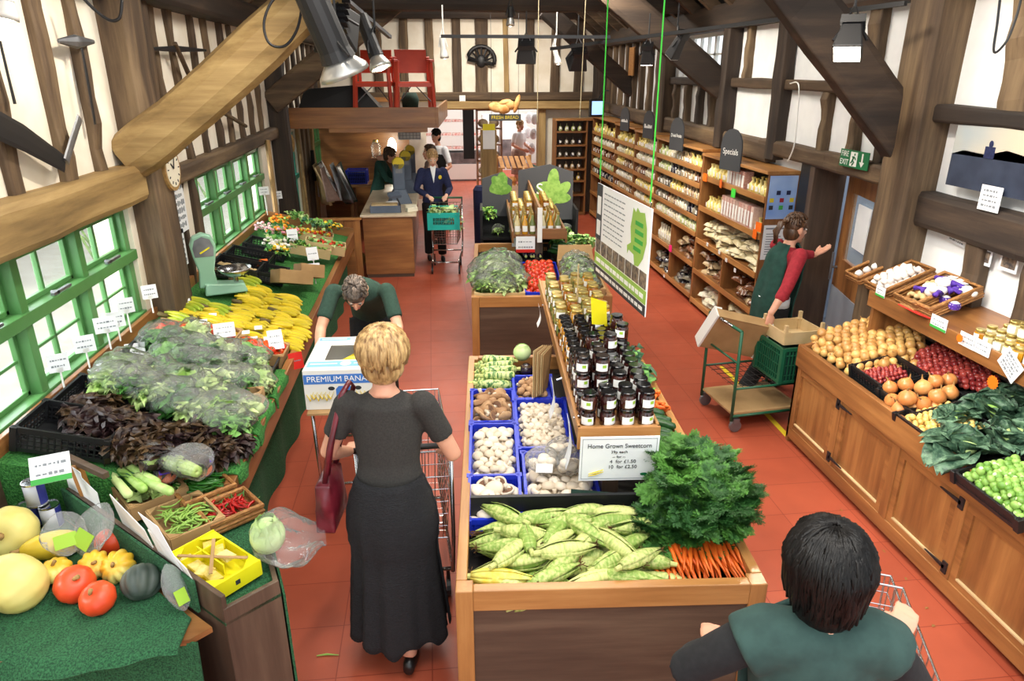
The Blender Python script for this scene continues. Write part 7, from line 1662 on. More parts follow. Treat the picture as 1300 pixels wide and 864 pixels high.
    if leg_m:
        c = MB(); c.tube([pe.lerp(ch, .1), pe, (J['hip_l'] + J['hip_r']) / 2 - V((0, 0, .06))], [.15, .158, .13], 16, True, .7, sx)
        for n_ in 'rl':
            hp, kn, an = J['hip_' + n_], J['kn_' + n_], J['an_' + n_]; c.tube([hp, hp.lerp(kn, .4), kn, kn.lerp(an, .5), an.lerp(kn, .04)], [.098, .092, .073, .07, .066], 12)
        o = part('trousers', c, leg_m, t); remesh(o, vox * 1.3, 3)
    for n_ in 'rl':
        an = J['an_' + n_]; ft = J.get('ft_' + n_, an + V((0, .13, -.05))); c = MB()
        c.tube([an + V((0, -.045, -.045)), an + V((0, -.01, -.045)), an.lerp(ft, .55) + V((0, 0, -.018)), ft + (ft - an) * .12 + V((0, 0, .002))], [.034, .042, .046, .03], 12, True, .75); part('shoe', c, shoes, t, smooth=True)
    if hair: hair(t, H, R)
    t['_j'] = 0; del t['_j']
    return t, J, H, R
def hair_shell(t, H, R, m, rx=.088, ry=.104, rz=.104, drop=.0, back=.02, strands=220, bang=True, seed=1, L_=.09):
    """cap of hair made of many overlapping locks on a scalp shell"""
    r = random.Random(seed); b = MB(); b.ell(H(0, -back * .9, .03), (rx * .95, ry * .93, rz * .92), 18, 14, R)
    b.ell(H(0, -back - .02, -.03 - drop * .3), (rx * .9, ry * .68, rz * .8 + drop * .5), 16, 12, R)
    for k in range(strands):
        a = r.uniform(-PI, PI); ph = r.uniform(.05, 1.25)
        if abs(a) < .9: ph = min(ph, .75)         # leave the face free (a = 0 faces +y)
        P = []
        for j in range(5):
            q = ph + j * (L_ / .1) * .24
            if abs(a) < .9: q = min(q, .95)
            sx_, cy = math.sin(a), math.cos(a); x, y, z = rx * 1.02 * math.sin(q) * sx_, ry * 1.02 * math.sin(q) * cy - back, .03 + rz * 1.03 * math.cos(q)
            if q > PI / 2: x, y, z = rx * 1.0 * sx_ * (1 - .12 * (q - PI / 2)), ry * cy * (1 - .1 * (q - PI / 2)) - back, .03 - (q - PI / 2) * (.1 + drop)
            P.append(H(x + r.uniform(-.004, .004), y + r.uniform(-.004, .004), z))
        b.tube(P, [.006, .011, .012, .01, .004], 5, True, .5)
    part('hair', b, m, t, smooth=True)
def stand_j(h=1.68, lean=0, **kw):
    k = h / 1.7
    J = dict(pelvis=(0, 0, .95), chest=(0, .02 + lean * .25, 1.27), neck=(0, .0 + lean * .4, 1.47), head=(0, .03 + lean * .45, 1.6), sh_r=(.168, lean * .38, 1.392), sh_l=(-.168, lean * .38, 1.392),
             el_r=(.23, -.02 + lean * .3, 1.13), el_l=(-.23, -.02 + lean * .3, 1.13), wr_r=(.24, .1, .9), wr_l=(-.24, .1, .9), hip_r=(.085, 0, .9), hip_l=(-.085, 0, .9), kn_r=(.095, .03, .49), kn_l=(-.095, .03, .49), an_r=(.1, -.02, .09), an_l=(-.1, -.02, .09))
    J = {a: V(v) * k for a, v in J.items()}
    for a, v in kw.items(): J[a] = V(v)
    return J
def skirt_mb(z0, z1, r0, r1, flat, folds, amp, seed=0, rag=.0, cx=0, cy=0, nv=26, n=110):
    r = random.Random(seed)
    def fn(u, v):
        a = 2 * PI * u; e = v ** .8; rr = r0 + (r1 - r0) * e + .03 * math.sin(PI * min(1, v * 2.2)); f = 1 + amp * e * (math.sin(a * folds + math.sin(a * 3) * 1.5) + .5 * math.sin(a * folds * 1.7 + v * 2)) + .012 * math.sin(v * 70) * (1 if v < .5 else .4)
        return (cx + rr * math.cos(a) * f, cy + rr * flat * math.sin(a) * f + .02 * v, z0 + (z1 - z0) * v + (rag * math.sin(a * 9) * math.sin(a * 4 + 1) * (v ** 6)))
    return MB().grid(fn, n, nv)
# shopper with the blonde bob
J = stand_j(1.68, .06, el_l=(-.27, .02, 1.13), wr_l=(-.24, .26, 1.0), el_r=(.285, .06, 1.1), wr_r=(.235, .29, .99), an_r=(.06, -.12, .11), kn_r=(.08, .03, .5), ft_r=(.065, .02, .03), an_l=(-.1, .2, .09))
def hr(t, H, R): hair_shell(t, H, R, 'hair_blonde', .104, .118, .108, .0, .015, 520, seed=4, L_=.1)
t, J, H, R = person('woman with a blonde bob in a charcoal top and long black skirt pushing a trolley', (-.25, 2.74, 0), -.12, J, {}, 'cloth_charcoal', None, 'skin', hr, .008, .62, True, 'leather_black', hands={'r': ((-.2, .9, -.25), (0, 0, -1), 1.1, 1), 'l': ((.1, 1, -.1), (0, 0, -1), 1.1, -1)})
o = part('skirt', skirt_mb(1.04, .17, .142, .235, .86, 8, .06, 3, .035), 'skirt_black', t, smooth=True, solid=.006)
o = 0 and part('skirt_tier', skirt_mb(.55, .2, .222, .25, .87, 10, .05, 5, .03, nv=12), 'skirt_black', t, smooth=True, solid=.006)
hb_ = thing('shoulder_bag', 'dark red leather shoulder bag hanging from the blonde woman\'s left shoulder', 'bag', (-.25, 2.74, 0), -.12)
b = MB(); b.ell((-.27, -.0, .93), (.055, .13, .14), 18, 12); b.hexa([(-.32, -.12, .8), (-.23, -.12, .8), (-.23, .13, .8), (-.32, .13, .8), (-.31, -.1, 1.03), (-.24, -.1, 1.03), (-.24, .11, 1.03), (-.31, .11, 1.03)])
o = part('bag_body', b, 'leather_red', hb_); remesh(o, .009, 4)
b = MB()
for dx, dy in ((0, 0), (-.012, .035)): b.tube([(-.27, -.08 + dy, 1.02), (-.235, -.07 + dy, 1.2), (-.18, .0 + dy * .3, 1.425), (-.155, .05 + dy * .3, 1.46), (-.15, .1, 1.42), (-.22, .12, 1.2), (-.27, .1, 1.02)], .012, 8, True, .45)
part('strap', b, 'leather_red', hb_, smooth=True)
tr1 = trolley('shopping_trolley', 'wire shopping trolley pushed by the blonde woman', (-.2, 3.06, 0), .02, .76, .46, 1.0)
# man in the dark green polo shirt bending over the banana box
J = dict(pelvis=(0, -.5, .96), chest=(0, -.12, 1.22), neck=(0, .06, 1.31), head=(0, .2, 1.31), head_rot=(-.95, 0, .1), sh_r=(.19, -.0, 1.27), sh_l=(-.19, .0, 1.27), el_r=(.26, .18, 1.06), el_l=(-.27, .16, 1.05), wr_r=(.245, .4, .95), wr_l=(-.26, .4, .94),
         hip_r=(.09, -.5, .9), hip_l=(-.09, -.5, .9), kn_r=(.1, -.4, .49), kn_l=(-.12, -.3, .49), an_r=(.1, -.5, .09), an_l=(-.13, -.36, .09))
def hr(t, H, R): hair_shell(t, H, R, 'hair_grey', .08, .098, .098, 0, .012, 200, seed=6, L_=.05)
person('man in a dark green polo shirt bending over the white banana box', (-.55, 4.83, 0), PI - .05, J, {}, 'cloth_green', 'cloth_black', 'skin', hr, .009, .75, True, hands={'r': ((-.05, .6, -.6), (-1, 0, 0), .6, 1), 'l': ((.05, .6, -.6), (1, 0, 0), .6, -1)}, hair_m='hair_grey')
# woman in the navy cardigan at the till end
J = stand_j(1.66, .08, head=(0, .1, 1.55), head_rot=(-.35, 0, 0), el_r=(.25, .05, 1.1), wr_r=(.1, .3, 1.03), el_l=(-.25, .08, 1.1), wr_l=(-.16, .32, 1.03), kn_l=(-.09, .12, .5), an_l=(-.1, .1, .09))
def hr(t, H, R):
    hair_shell(t, H, R, 'hair_fair', .08, .097, .098, 0, .014, 160, seed=8, L_=.04); part('hair_bun', MB().ell(H(0, -.13, .03), (.04, .045, .04)), 'hair_fair', t, smooth=True)
t, J, H, R = person('woman in a navy cardigan and white shirt holding a trolley beside the tills', (-.02, 10.72, 0), PI + .1, J, {}, 'cloth_navy', 'cloth_black', 'skin_pale', hr, .012, 1.9, True, hair_m='hair_fair', hands={'r': ((-.3, .9, -.1), (0, 0, -1), 1.0, 1), 'l': ((.3, .9, -.1), (0, 0, -1), 1.0, -1)})
b = MB(); b.add([(-.045, .13, 1.44), (.0, .168, 1.2), (.045, .13, 1.44), (0, .08, 1.46)], [(0, 1, 2, 3)]); part('shirt_collar', b, 'cloth_white', t, solid=.012)
part('gold_badge', MB().ell((-.1, .142, 1.28), (.025, .006, .03)), 'box_yellow', t)
tr2 = trolley('shopping_trolley', 'shopping trolley with a teal basket in front of the navy cardigan woman', (.17, 10.42, 0), PI - .08, .62, .46, 1.0, hm='green_crate')
tb_ = thing('teal_basket', 'teal plastic hand basket full of leeks standing in the trolley front', 'basket', (.12, 9.92, .66), -.05)
part('basket_body', crate_mb(.42, .3, .24, .016, slots=1), 'teal_plastic', tb_)
part('basket_shell', MB().box(-.2, .2, -.155, -.15, .0, .07).box(-.2, .2, -.155, -.15, .17, .24).box(-.21, -.205, -.15, .15, 0, .24).box(.205, .21, -.15, .15, 0, .24).box(-.2, -.15, -.155, -.15, 0, .24).box(.15, .2, -.155, -.15, 0, .24), 'teal_plastic', tb_)
part('basket_handle', MB().tube([(-.2, 0, .24), (-.2, .04, .3), (.2, .04, .3), (.2, 0, .24)], .008), 'teal_plastic', tb_)
clump('vegetables_in_basket', 'pale leafy vegetables heaped in the teal basket', (.12, 9.92, .84), (0, 0, 0), .16, .11, .08, ['leaf_light', 'cabbage'], 60, .07, 'vegetables', 77)
clump('groceries', 'bagged groceries lying in the trolley behind the teal basket', (.28, 10.2, .55), (0, 0, 0), .1, .12, .2, ['tomato_orange', 'leaf_light', 'cabbage'], 70, .06, 'groceries', 78)['kind'] = 'stuff'
# staff behind the tills
J = stand_j(1.62, .22, head=(0, .24, 1.45), head_rot=(-.5, 0, 0), el_r=(.22, .2, 1.08), wr_r=(.12, .42, 1.0), el_l=(-.22, .2, 1.08), wr_l=(-.12, .42, 1.0))
def hr(t, H, R): hair_shell(t, H, R, 'hair_brown', .086, .102, .1, .01, .02, 160, seed=9, L_=.08)
person('cashier in a dark green tabard leaning over the till counter', (-.95, 12.1, 0), -PI / 2 - .1, J, {'low': .5}, 'apron_dark', 'cloth_black', 'skin', hr, .014, 1.85, True, hair_m='hair_brown')
J = stand_j(1.78, .1, el_l=(-.27, .02, 1.15), wr_l=(-.2, .28, 1.05), el_r=(.27, .02, 1.15), wr_r=(.2, .28, 1.05))
def hr(t, H, R): hair_shell(t, H, R, 'hair_dark', .08, .097, .098, 0, .012, 120, seed=10, L_=.04)
t, J, H, R = person('man in a black waistcoat and white short sleeved shirt behind the tills', (.12, 13.1, 0), 2.4, J, {}, 'cloth_white', 'cloth_black', 'skin', hr, .014, .8, True)
c = MB(); c.tube([J['pelvis'] - V((0, 0, .1)), J['pelvis'], (J['pelvis'] + J['chest']) / 2, J['chest'], J['neck'] - V((0, 0, .06))], [.18, .176, .15, .17, .1], 16, True, .69, (1, 0, 0)); part('waistcoat', c, 'cloth_black', t, smooth=True)
J = stand_j(1.6, .05)
def hr(t, H, R): hair_shell(t, H, R, 'hair_brown', .084, .1, .1, .01, .02, 130, seed=12, L_=.07)
person('dark haired shopper mostly hidden behind the navy cardigan woman', (-.02, 11.9, 0), 1.9, J, {}, 'cloth_taupe', 'cloth_black', 'skin', hr, .014, 1.8, True, hair_m='hair_brown')
J = stand_j(1.65, .08, wr_r=(.15, .3, 1.0), wr_l=(-.15, .3, 1.0))
def hr(t, H, R): hair_shell(t, H, R, 'hair_fair', .082, .1, .1, 0, .015, 120, seed=13, L_=.07)
t, J, H, R = person('fair haired woman in a white tee and taupe skirt in the back room', (2.1, 17.6, 0), -2.4, J, {}, 'cloth_white', None, 'skin', hr, .014, .8, True, hair_m='hair_fair')
part('skirt', skirt_mb(1.0, .4, .155, .2, .85, 6, .03, 8, nv=10, n=50), 'cloth_taupe', t, smooth=True, solid=.006)
# woman in red with the green apron at the fire door
J = dict(pelvis=(0, 0, .9), chest=(.0, .06, 1.2), neck=(0, .09, 1.38), head=(0, .13, 1.5), head_rot=(-.1, 0, 0), sh_r=(.17, .08, 1.32), sh_l=(-.17, .09, 1.33), el_l=(-.19, .3, 1.22), wr_l=(-.16, .5, 1.22), el_r=(.27, -.08, 1.08), wr_r=(.3, -.22, .88),
         hip_r=(.085, 0, .86), hip_l=(-.085, 0, .86), kn_r=(.095, -.02, .48), kn_l=(-.09, .16, .48), an_r=(.1, -.24, .12), an_l=(-.1, .14, .09))
def hr(t, H, R):
    hair_shell(t, H, R, 'hair_brown', .08, .1, .1, 0, .014, 170, seed=15, L_=.04); b = MB()
    for k in range(26): b.tube([H(rnd.uniform(-.01, .01), -.105, .05), H(rnd.uniform(-.03, .03), -.155, .04 + rnd.uniform(-.02, .02)), H(rnd.uniform(-.035, .035), -.185, -.03), H(rnd.uniform(-.03, .03), -.17, -.12 + rnd.uniform(-.02, .03))], [.009, .012, .011, .003], 5)
    part('ponytail', b, 'hair_brown', t, smooth=True)
t, J, H, R = person('woman with a ponytail in a red top and green tabard pushing the fire door', (2.86, 5.45, 0), -PI / 2 + .15, J, {'low': .2}, 'cloth_red', 'cloth_black', 'skin', hr, .009, {'l': 1.85, 'r': 1.5}, True, hair_m='hair_brown', hands={'l': ((0, 1, .5), (0, .6, .8), .15, -1), 'r': ((.1, -.1, -1), (-1, 0, 0), 1.2, 1)})
def tabard(t, J, m, back=1):
    pe, ch, nk = J['pelvis'], J['chest'], J['neck']
    def fn(sg):
        def f(u, v):
            p = nk.lerp(ch, v * 2.2) if v < .45 else ch.lerp(pe, (v - .45) / .35) if v < .8 else pe - V((0, 0, .26)) * ((v - .8) / .2)
            hw = (.075 + .07 * min(1, v * 3)) * (1 + .12 * (v > .5)); s_ = (u - .5) * 2; th = (.125 if v > .2 else .06 + .33 * v) * (1 - .3 * abs(s_) ** 2.4)
            return (p.x + s_ * hw, p.y + sg * th + .006 * math.sin(u * 12 + v * 4), p.z)
        return f
    part('tabard_front', MB().grid(fn(1), 14, 16), m, t, smooth=True, solid=.012)
    if back: part('tabard_back', MB().grid(fn(-1), 14, 16), m, t, smooth=True, solid=.012)
tabard(t, J, 'apron_dark')
c = MB(); c.tube([J['pelvis'] - V((0, 0, .04)), J['pelvis'] + V((0, 0, .03))], [.172, .17], 20, True, .72, (1, 0, 0)); part('white_hem', c, 'cloth_white', t, smooth=True)
# brown cardboard tray carried by her, green platform cart, green and wood crates
t = thing('fruit_tray', 'brown cardboard tray with white ends carried low by the tabard woman', 'tray', tuple(onY(934, 428, 5.15))); t.rotation_euler = (-1.15, .25, .0)
part('tray_body', tray_mb(.5, .34, .1), 'kraft', t); b = MB()
for s in (-1, 1): b.box(s * .25 - .008, s * .25 + .008, -.18, .18, -.005, .12); b.box(s * .25 - (.06 if s > 0 else 0), s * .25 + (.0 if s > 0 else .06), -.178, .178, .1, .12)
part('white_end', b, 'card_white', t)
ct = thing('platform_cart', 'small green framed cart with plywood deck and wire shelf by the produce counter', 'cart', (2.3, 4.78, 0), .12)
b = MB()
for (x, y) in ((0, 0), (0, .5)): b.tube([(x, y, .1), (x, y, .86 - .0 * y)], .013, 8)
b.tube([(0, 0, .86), (0, .5, .86)], .013, 8); b.tube([(0, 0, .6), (0, .5, .6)], .009, 8)
for y in (0, .5): b.tube([(0, y, .14), (.62, y, .14)], .012, 8); b.tube([(0, y, .38), (.62, y, .38)], .01, 8); b.tube([(.62, y, .1), (.62, y, .55)], .012, 8)
b.tube([(.62, 0, .38), (.62, .5, .38)], .01, 8)
part('frame', b, 'green_crate', ct, smooth=True); part('plywood_deck', MB().box(.0, .62, .0, .5, .15, .17), 'kraft', ct, bevel=.003)
b = MB()
for k in range(11): b.tube([(.02 + .058 * k, 0, .385), (.02 + .058 * k, .5, .385)], .003, 4)
for k in range(6): b.tube([(0, .03 + .088 * k, .388), (.62, .03 + .088 * k, .388)], .003, 4)
part('wire_shelf', b, 'black_metal', ct)
part('chrome_handle', MB().tube([(-.0, .12, .86), (-.03, .25, .88), (.0, .38, .86)], .01, 8), 'chrome', ct, smooth=True)
for x in (.04, .58):
    for y in (.0, .5): w_ = MB(); w_.tube([(x, y - .014, .052), (x, y + .014, .052)], .05, 14); w_.cbox((x, y, .1), (.05, .045, .04)); part('caster', w_, 'steel_dull', ct)
t = thing('plastic_crate', 'dark green plastic crate standing on the cart against the counter end', 'crate', (2.83, 5.0, .4), .1); part('crate_lattice', crate_mb(.36, .36, .3, .014, slots=3), 'green_crate', t); part('crate_lining', MB().box(-.165, .165, -.165, .165, .012, .26), 'apron_dark', t)
t = thing('wooden_punnet_box', 'pale wooden fruit box stacked on the green crate by the counter end', 'box', (2.85, 5.04, .705), .1)
part('box_wall', tray_mb(.34, .32, .1, .006), 'kraft_pale', t); b = MB()
for sx in (-1, 1):
    for sy in (-1, 1): b.cbox((sx * .16, sy * .15, .08), (.025, .025, .16))
part('corner_block', b, 'kraft_pale', t)
b = MB(); b.hexa([(-.01, 0, 0), (.01, 0, 0), (.06, .25, 0), (.04, .25, 0), (-.01, 0, .5), (.01, 0, .5), (.06, .25, .5), (.04, .25, .5)]); single('leaning_board', 'pale board leaning by the door behind the cart', 'board', b, 'kraft_pale', (3.28, 5.15, 0))
# person in the pale green tabard nearest the camera
J = stand_j(1.6, .1, el_l=(-.33, .06, 1.16), wr_l=(-.2, .3, 1.02), el_r=(.3, .05, 1.12), wr_r=(.34, .26, 1.1), head=(.0, .08, 1.5))
def hr(t, H, R): hair_shell(t, H, R, 'hair_dark', .1, .115, .112, .06, .022, 620, seed=21, L_=.115)
t, J, H, R = person('person with short dark hair in a grey green tabard seen from behind at bottom right', (.96, 1.31, 0), -.16, J, {'low': .3}, 'cloth_navy' if 0 else 'cloth_black', 'cloth_black', 'skin', hr, .008, 1.75, True, hands={'r': ((.5, .6, .3), (-.3, 0, -1), .5, 1), 'l': ((.3, .9, -.1), (0, 0, -1), 1.0, -1)}, hair_m='hair_dark')
tabard(t, J, 'apron_green', 0)
c = MB()
for s in (-1, 1):
    sh = J['sh_r'] if s > 0 else J['sh_l']; c.tube([(0, J['neck'].y - .01, J['neck'].z - .07), (s * .07, sh.y - .01, sh.z + .0), (s * .13, sh.y, sh.z - .0), (s * .2, sh.y, sh.z - .04)], [.08, .084, .086, .086], 14)
c.tube([J['pelvis'], (J['pelvis'] + J['chest']) / 2, J['chest'], J['chest'].lerp(J['neck'], .6), J['neck'] - V((0, 0, .04))], [.178, .155, .172, .15, .07], 16, True, .7, (1, 0, 0))
o = part('tabard_shoulder', c, 'apron_green', t); remesh(o, .01, 14)
trolley('shopping_trolley', 'chrome shopping trolley in front of the dark haired tabard wearer', (1.22, 1.4, 0), -.42, .6, .44, 1.02)
trolley('shopping_trolley', 'second chrome trolley nested ahead of the tabard wearer\'s trolley', (1.29, 1.54, 0), -.42, .6, .42, .95)
# ------------------------------------------------------------------ under the roof: lamps, tracks, chairs, farm tools
def track(name, label, a, b_, r=.018, m='black_metal'):
    b = MB(); b.beam(a, b_, r * 2, r * 1.6); return single(name, label, 'lighting track', b, m)
track('lighting_track', 'long black lighting track running across from the centre towards the top right', (.55, 6.6, 2.93) if 0 else tuple(onY(560, 46, 7.2)), tuple(onY(775, 47, 6.9)))
track('lighting_track', 'black lighting track rising to the top right corner of the photo', tuple(onY(700, 62, 7.6)), tuple(onY(1150, 4, 4.5)))
track('lighting_track', 'pale grey lighting track running down from the top left', tuple(onY(435, -4, 6.0)), tuple(onY(495, 47, 7.2)), .018, 'steel_dull')
def spot(name, label, px, py, y, aim, L_=.3, W_=.2, m='black_metal', power=0, glow=True, kind='flood', col=(1, .9, .74)):
    c = onY(px, py, y); t = thing(name, label, 'spotlight', c); d = V(aim).normalized(); t.rotation_euler = d.to_track_quat('-Z', 'Y').to_euler()
    if kind == 'flood':
        b = MB(); w_, l_ = W_ / 2, L_; b.hexa([(-w_ * .6, -w_ * .6, l_ * .5), (w_ * .6, -w_ * .6, l_ * .5), (w_ * .6, w_ * .6, l_ * .5), (-w_ * .6, w_ * .6, l_ * .5), (-w_, -w_, -l_ * .3), (w_, -w_, -l_ * .3), (w_, w_, -l_ * .3), (-w_, w_, -l_ * .3)][4:] + [(-w_ * .6, -w_ * .6, l_ * .5), (w_ * .6, -w_ * .6, l_ * .5), (w_ * .6, w_ * .6, l_ * .5), (-w_ * .6, w_ * .6, l_ * .5)])
        part('housing', b, m, t, bevel=.01); b = MB()
        for k in range(6): b.box(-w_ * .8, w_ * .8, -w_ * .8 + k * w_ * .32, -w_ * .78 + k * w_ * .32, l_ * .4, l_ * .62)
        part('cooling_fin', b, m, t); part('lens', MB().box(-w_ * .85, w_ * .85, -w_ * .85, w_ * .85, -l_ * .315, -l_ * .302), 'lamp_glow' if glow else 'reflector', t)
    else:
        part('housing', MB().tube([(0, 0, L_), (0, 0, .06), (0, 0, .0)], [W_ * .3, W_ * .32, W_ * .36], 16), m, t, smooth=False)
        part('reflector_dish', MB().lathe([(W_ * .25, .02), (W_ * .5, -.06), (W_ * .52, -.09), (W_ * .46, -.085), (W_ * .2, -.02)], 20, cap=False), 'reflector' if m != 'lamp_shell' else 'lamp_shell', t, smooth=True)
        part('bulb', MB().ell((0, 0, -.07), (W_ * .38, W_ * .38, .03)), 'lamp_glow' if glow else 'reflector', t, smooth=True)
    q = t.rotation_euler.to_quaternion().inverted() @ V((0, 0, 1)); part('yoke', MB().tube([(-W_ * .55, 0, .02), (-W_ * .3, 0, .1), q * .22, (W_ * .3, 0, .1), (W_ * .55, 0, .02)], .009, 6).tube([q * .2, q * .42], .008, 6), m, t)
    if power:
        l = bpy.data.lights.new('spot_beam', 'SPOT'); l.energy = power; l.color = col; l.spot_size = 1.5; l.spot_blend = .8; l.shadow_soft_size = .07
        o = bpy.data.objects.new('spot_beam', l); C.objects.link(o); o.location = c + d * (L_ * .42 + .06); o.rotation_euler = d.to_track_quat('-Z', 'Y').to_euler()
    return t
spot('floodlight', 'bright lit floodlight hanging at upper right before the dark brace', 1078, 55, 4.3, (-.35, -.5, -1), .24, .17, 'black_metal', 90)
spot('floodlight', 'dark floodlight hanging from the track left of the round fan bracket', 668, 68, 8.2, (.1, .6, -1), .22, .22, 'black_metal', 0, False)
spot('floodlight', 'black floodlight with lit twin lamps in the middle of the track', 733, 76, 7.6, (-.1, .9, -1), .22, .2, 'black_metal', 120)
spot('floodlight', 'slim floodlight angled away beside the dark brace of the far truss', 858, 62, 7.4, (-.3, .6, -1), .3, .12, 'black_metal', 0, False)
spot('floodlight', 'lit black spotlight left of the angled slim floodlight', 822, 72, 7.8, (.2, .4, -1), .22, .14, 'black_metal', 60)
spot('spotlight', 'large chrome rimmed spotlight on a long black body at upper left', 430, 76, 4.6, (.35, .2, -1), .5, .3, 'black_metal', 60, True, 'can')
spot('spotlight', 'smaller black spotlight with chrome shade in front of the red chairs', 478, 72, 5.6, (.35, -.2, -1), .3, .16, 'black_metal', 0, True, 'can')
spot('floodlight', 'big square black floodlight behind the chrome rimmed spotlight', 425, 35, 5.2, (.1, .7, -.5), .22, .3, 'black_metal', 0, False)
spot('spotlight', 'small white spotlight beside the red chairs', 563, 62, 8.0, (.1, .2, -1), .12, .09, 'lamp_shell', 0, True, 'can')
spot('spotlight', 'small white and gold spotlight left of the lit twin floodlight', 706, 70, 8.0, (.3, .1, -1), .1, .08, 'lamp_shell', 30, True, 'can')
spot('spotlight', 'small spotlight under the tie beam near the top centre', 648, 22, 9.0, (0, .2, -1), .12, .1, 'black_metal', 30, True, 'can')
spot('spotlight', 'grey spotlight hanging at the very top left corner', 6, 0, 4.1, (-.2, -.1, -1), .12, .12, 'lamp_shell', 0, True, 'can')
for k, (x, y, a, pw) in enumerate([(-.6, 4.2, (-.7, .1, -1), 130), (.2, 3.2, (.1, 0, -1), 120), (1.7, 4.0, (.9, -.1, -1), 130), (1.6, 8.0, (.9, .3, -1), 150), (1.2, 12.5, (0, .9, -.7), 140)]):
    l = bpy.data.lights.new('track_lamp', 'SPOT'); l.energy = pw; l.color = (1, .9, .76); l.spot_size = 1.9; l.spot_blend = .9; l.shadow_soft_size = .08
    o = bpy.data.objects.new('track_lamp', l); C.objects.link(o); o.location = (x, y, 3.75); o.rotation_euler = V(a).normalized().to_track_quat('-Z', 'Y').to_euler()
# cables and cords
def cable(label, pts, r=.006, m='black_metal', cat='cable'):
    b = MB(); P = [V(p) for p in pts]; Q = []
    for i in range(len(P) - 1):
        p0, p1, p2, p3 = P[max(i - 1, 0)], P[i], P[i + 1], P[min(i + 2, len(P) - 1)]
        for j in range(6):
            t = j / 6; Q.append(.5 * ((2 * p1) + (-p0 + p2) * t + (2 * p0 - 5 * p1 + 4 * p2 - p3) * t * t + (-p0 + 3 * p1 - 3 * p2 + p3) * t ** 3))
    Q.append(P[-1]); b.tube(Q, r, 6); return single('cable', label, cat, b, m, smooth=True)
cable('black cable looped in a ring beside the pale curved brace', [onY(px, py, 4.7) for px, py in [(385, -5), (378, 35), (362, 58), (342, 55), (335, 30), (345, 2), (362, -8)]], .008)
cable('black cable sagging at the top left corner by the window post', [onY(px, py, 4.6) for px, py in [(104, -4), (122, 14), (140, 26), (152, 22), (155, 0)]], .009)
cable('black cable loop hanging at the top right corner', [onY(px, py, 3.8) for px, py in [(1270, -5), (1266, 30), (1262, 66), (1278, 52), (1290, 22), (1296, 0)]], .007)
cable('white cable running down the wall from the dark post to the shelving', [onX(px, py, 3.36) for px, py in [(1003, 106), (1014, 108), (1012, 150), (1008, 185), (1000, 205)]], .006, 'white_paint')
for k, (px, y_) in enumerate([(684, 7.5), (744, 7.0)]):
    a = onY(px, -10, y_); q = onY(px - 8 if k else px - 2, 150 if k else 160, y_); cable(['thin cord hanging left of the lit twin floodlight', 'thin cord hanging right of the lit twin floodlight'][k], [a, a.lerp(q, .5), q], .004, 'rope_tan', 'cord')
# red chairs on the mezzanine
def chair(label, px, y, rz):
    c = onY(px, 137, y); t = thing('garden_chair', label, 'chair', (c.x, y, 2.225), rz)
    for sx in (-1, 1):
        part('leg', MB().beam((sx * .26, -.26, 0), (sx * .23, -.2, .66), .045, .06), 'red_chair', t, bevel=.004); part('leg', MB().beam((sx * .26, .26, 0), (sx * .24, .14, .72), .045, .06), 'red_chair', t, bevel=.004)
        part('armrest', MB().beam((sx * .25, -.26, .66), (sx * .25, .24, .68), .06, .03), 'red_chair', t, bevel=.004); part('side_rail', MB().beam((sx * .25, -.24, .36), (sx * .25, .22, .34), .03, .05), 'red_chair', t)
    part('front_rail', MB().beam((-.25, -.235, .34), (.25, -.235, .34), .03, .05), 'red_chair', t); part('seat', MB().box(-.24, .24, -.22, .2, .36, .385), 'red_seat', t, bevel=.004)
    part('backrest', MB().hexa([(-.23, .15, .5), (.23, .15, .5), (.23, .18, .5), (-.23, .18, .5), (-.23, .24, .82), (.23, .24, .82), (.23, .27, .82), (-.23, .27, .82)]), 'red_chair', t, bevel=.004)
    part('brace_rod', MB().cyl((-.24, -.22, .1), (.0, .0, .36), .008).cyl((.24, -.22, .1), (.0, .0, .36), .008), 'steel_dull', t)
chair('red painted folding chair at the right end of the raised platform', 526, 10.85, .12); chair('red painted folding chair on the left of the pair on the platform', 478, 11.05, -.1)
b = MB(); b.lathe([(.12, 0), (.14, .12), (.1, .22)], 12); single('green_pot', 'dark green round container behind the red chairs', 'pot', b, 'cloth_green', (-.32, 11.6, 2.222), smooth=True)
b = MB(); b.hexa([(-.6, -.3, 0), (.6, -.3, 0), (.6, .3, 0), (-.6, .3, 0), (-.5, -.2, .28), (.3, -.2, .34), (.3, .2, .34), (-.5, .2, .28)]); single('farm_machine', 'dark flat piece of old farm machinery left of the red chairs', 'machinery', b, 'black_metal', (-1.35, 11.4, 2.222))
# wall tools and clock
def tool(label, pts, x, r, m='black_metal', name='farm_tool', flat=.3):
    b = MB(); P = [onX(px, py, x) for px, py in pts]; b.tube(P, r, 8, True, flat, (0, 0, 1)); return single(name, label, 'tool', b, m)
tool('old two handled crosscut saw blade on the near left studs', [(-20, 150), (30, 175), (82, 208)], -2.06, [.075, .07, .05], flat=.08, name='crosscut_saw')
tool('grey upright wooden handle at the end of the saw', [(84, 205), (92, 178), (101, 150)], -2.05, [.03, .03, .03], 'steel_dull', 'saw_handle_bar')
tool('black iron rod hanging at the far left edge', [(0, 52), (10, 95), (19, 132)], -2.05, [.012, .012, .014], name='iron_rod')
tool('flat iron shoe bar fixed across a stud at upper left', [(74, 52), (96, 53), (119, 53)], -2.05, [.012, .04, .012], 'steel_dull', 'iron_bar', .6)
tool('long thin iron blade hanging below the crossbar', [(103, 56), (112, 105), (121, 158)], -2.06, [.014, .018, .014], name='hay_knife')
tool('black iron bar across the studs left of the pale brace', [(188, 62), (225, 62), (262, 64)], -2.05, [.01, .025, .01], name='iron_bar')
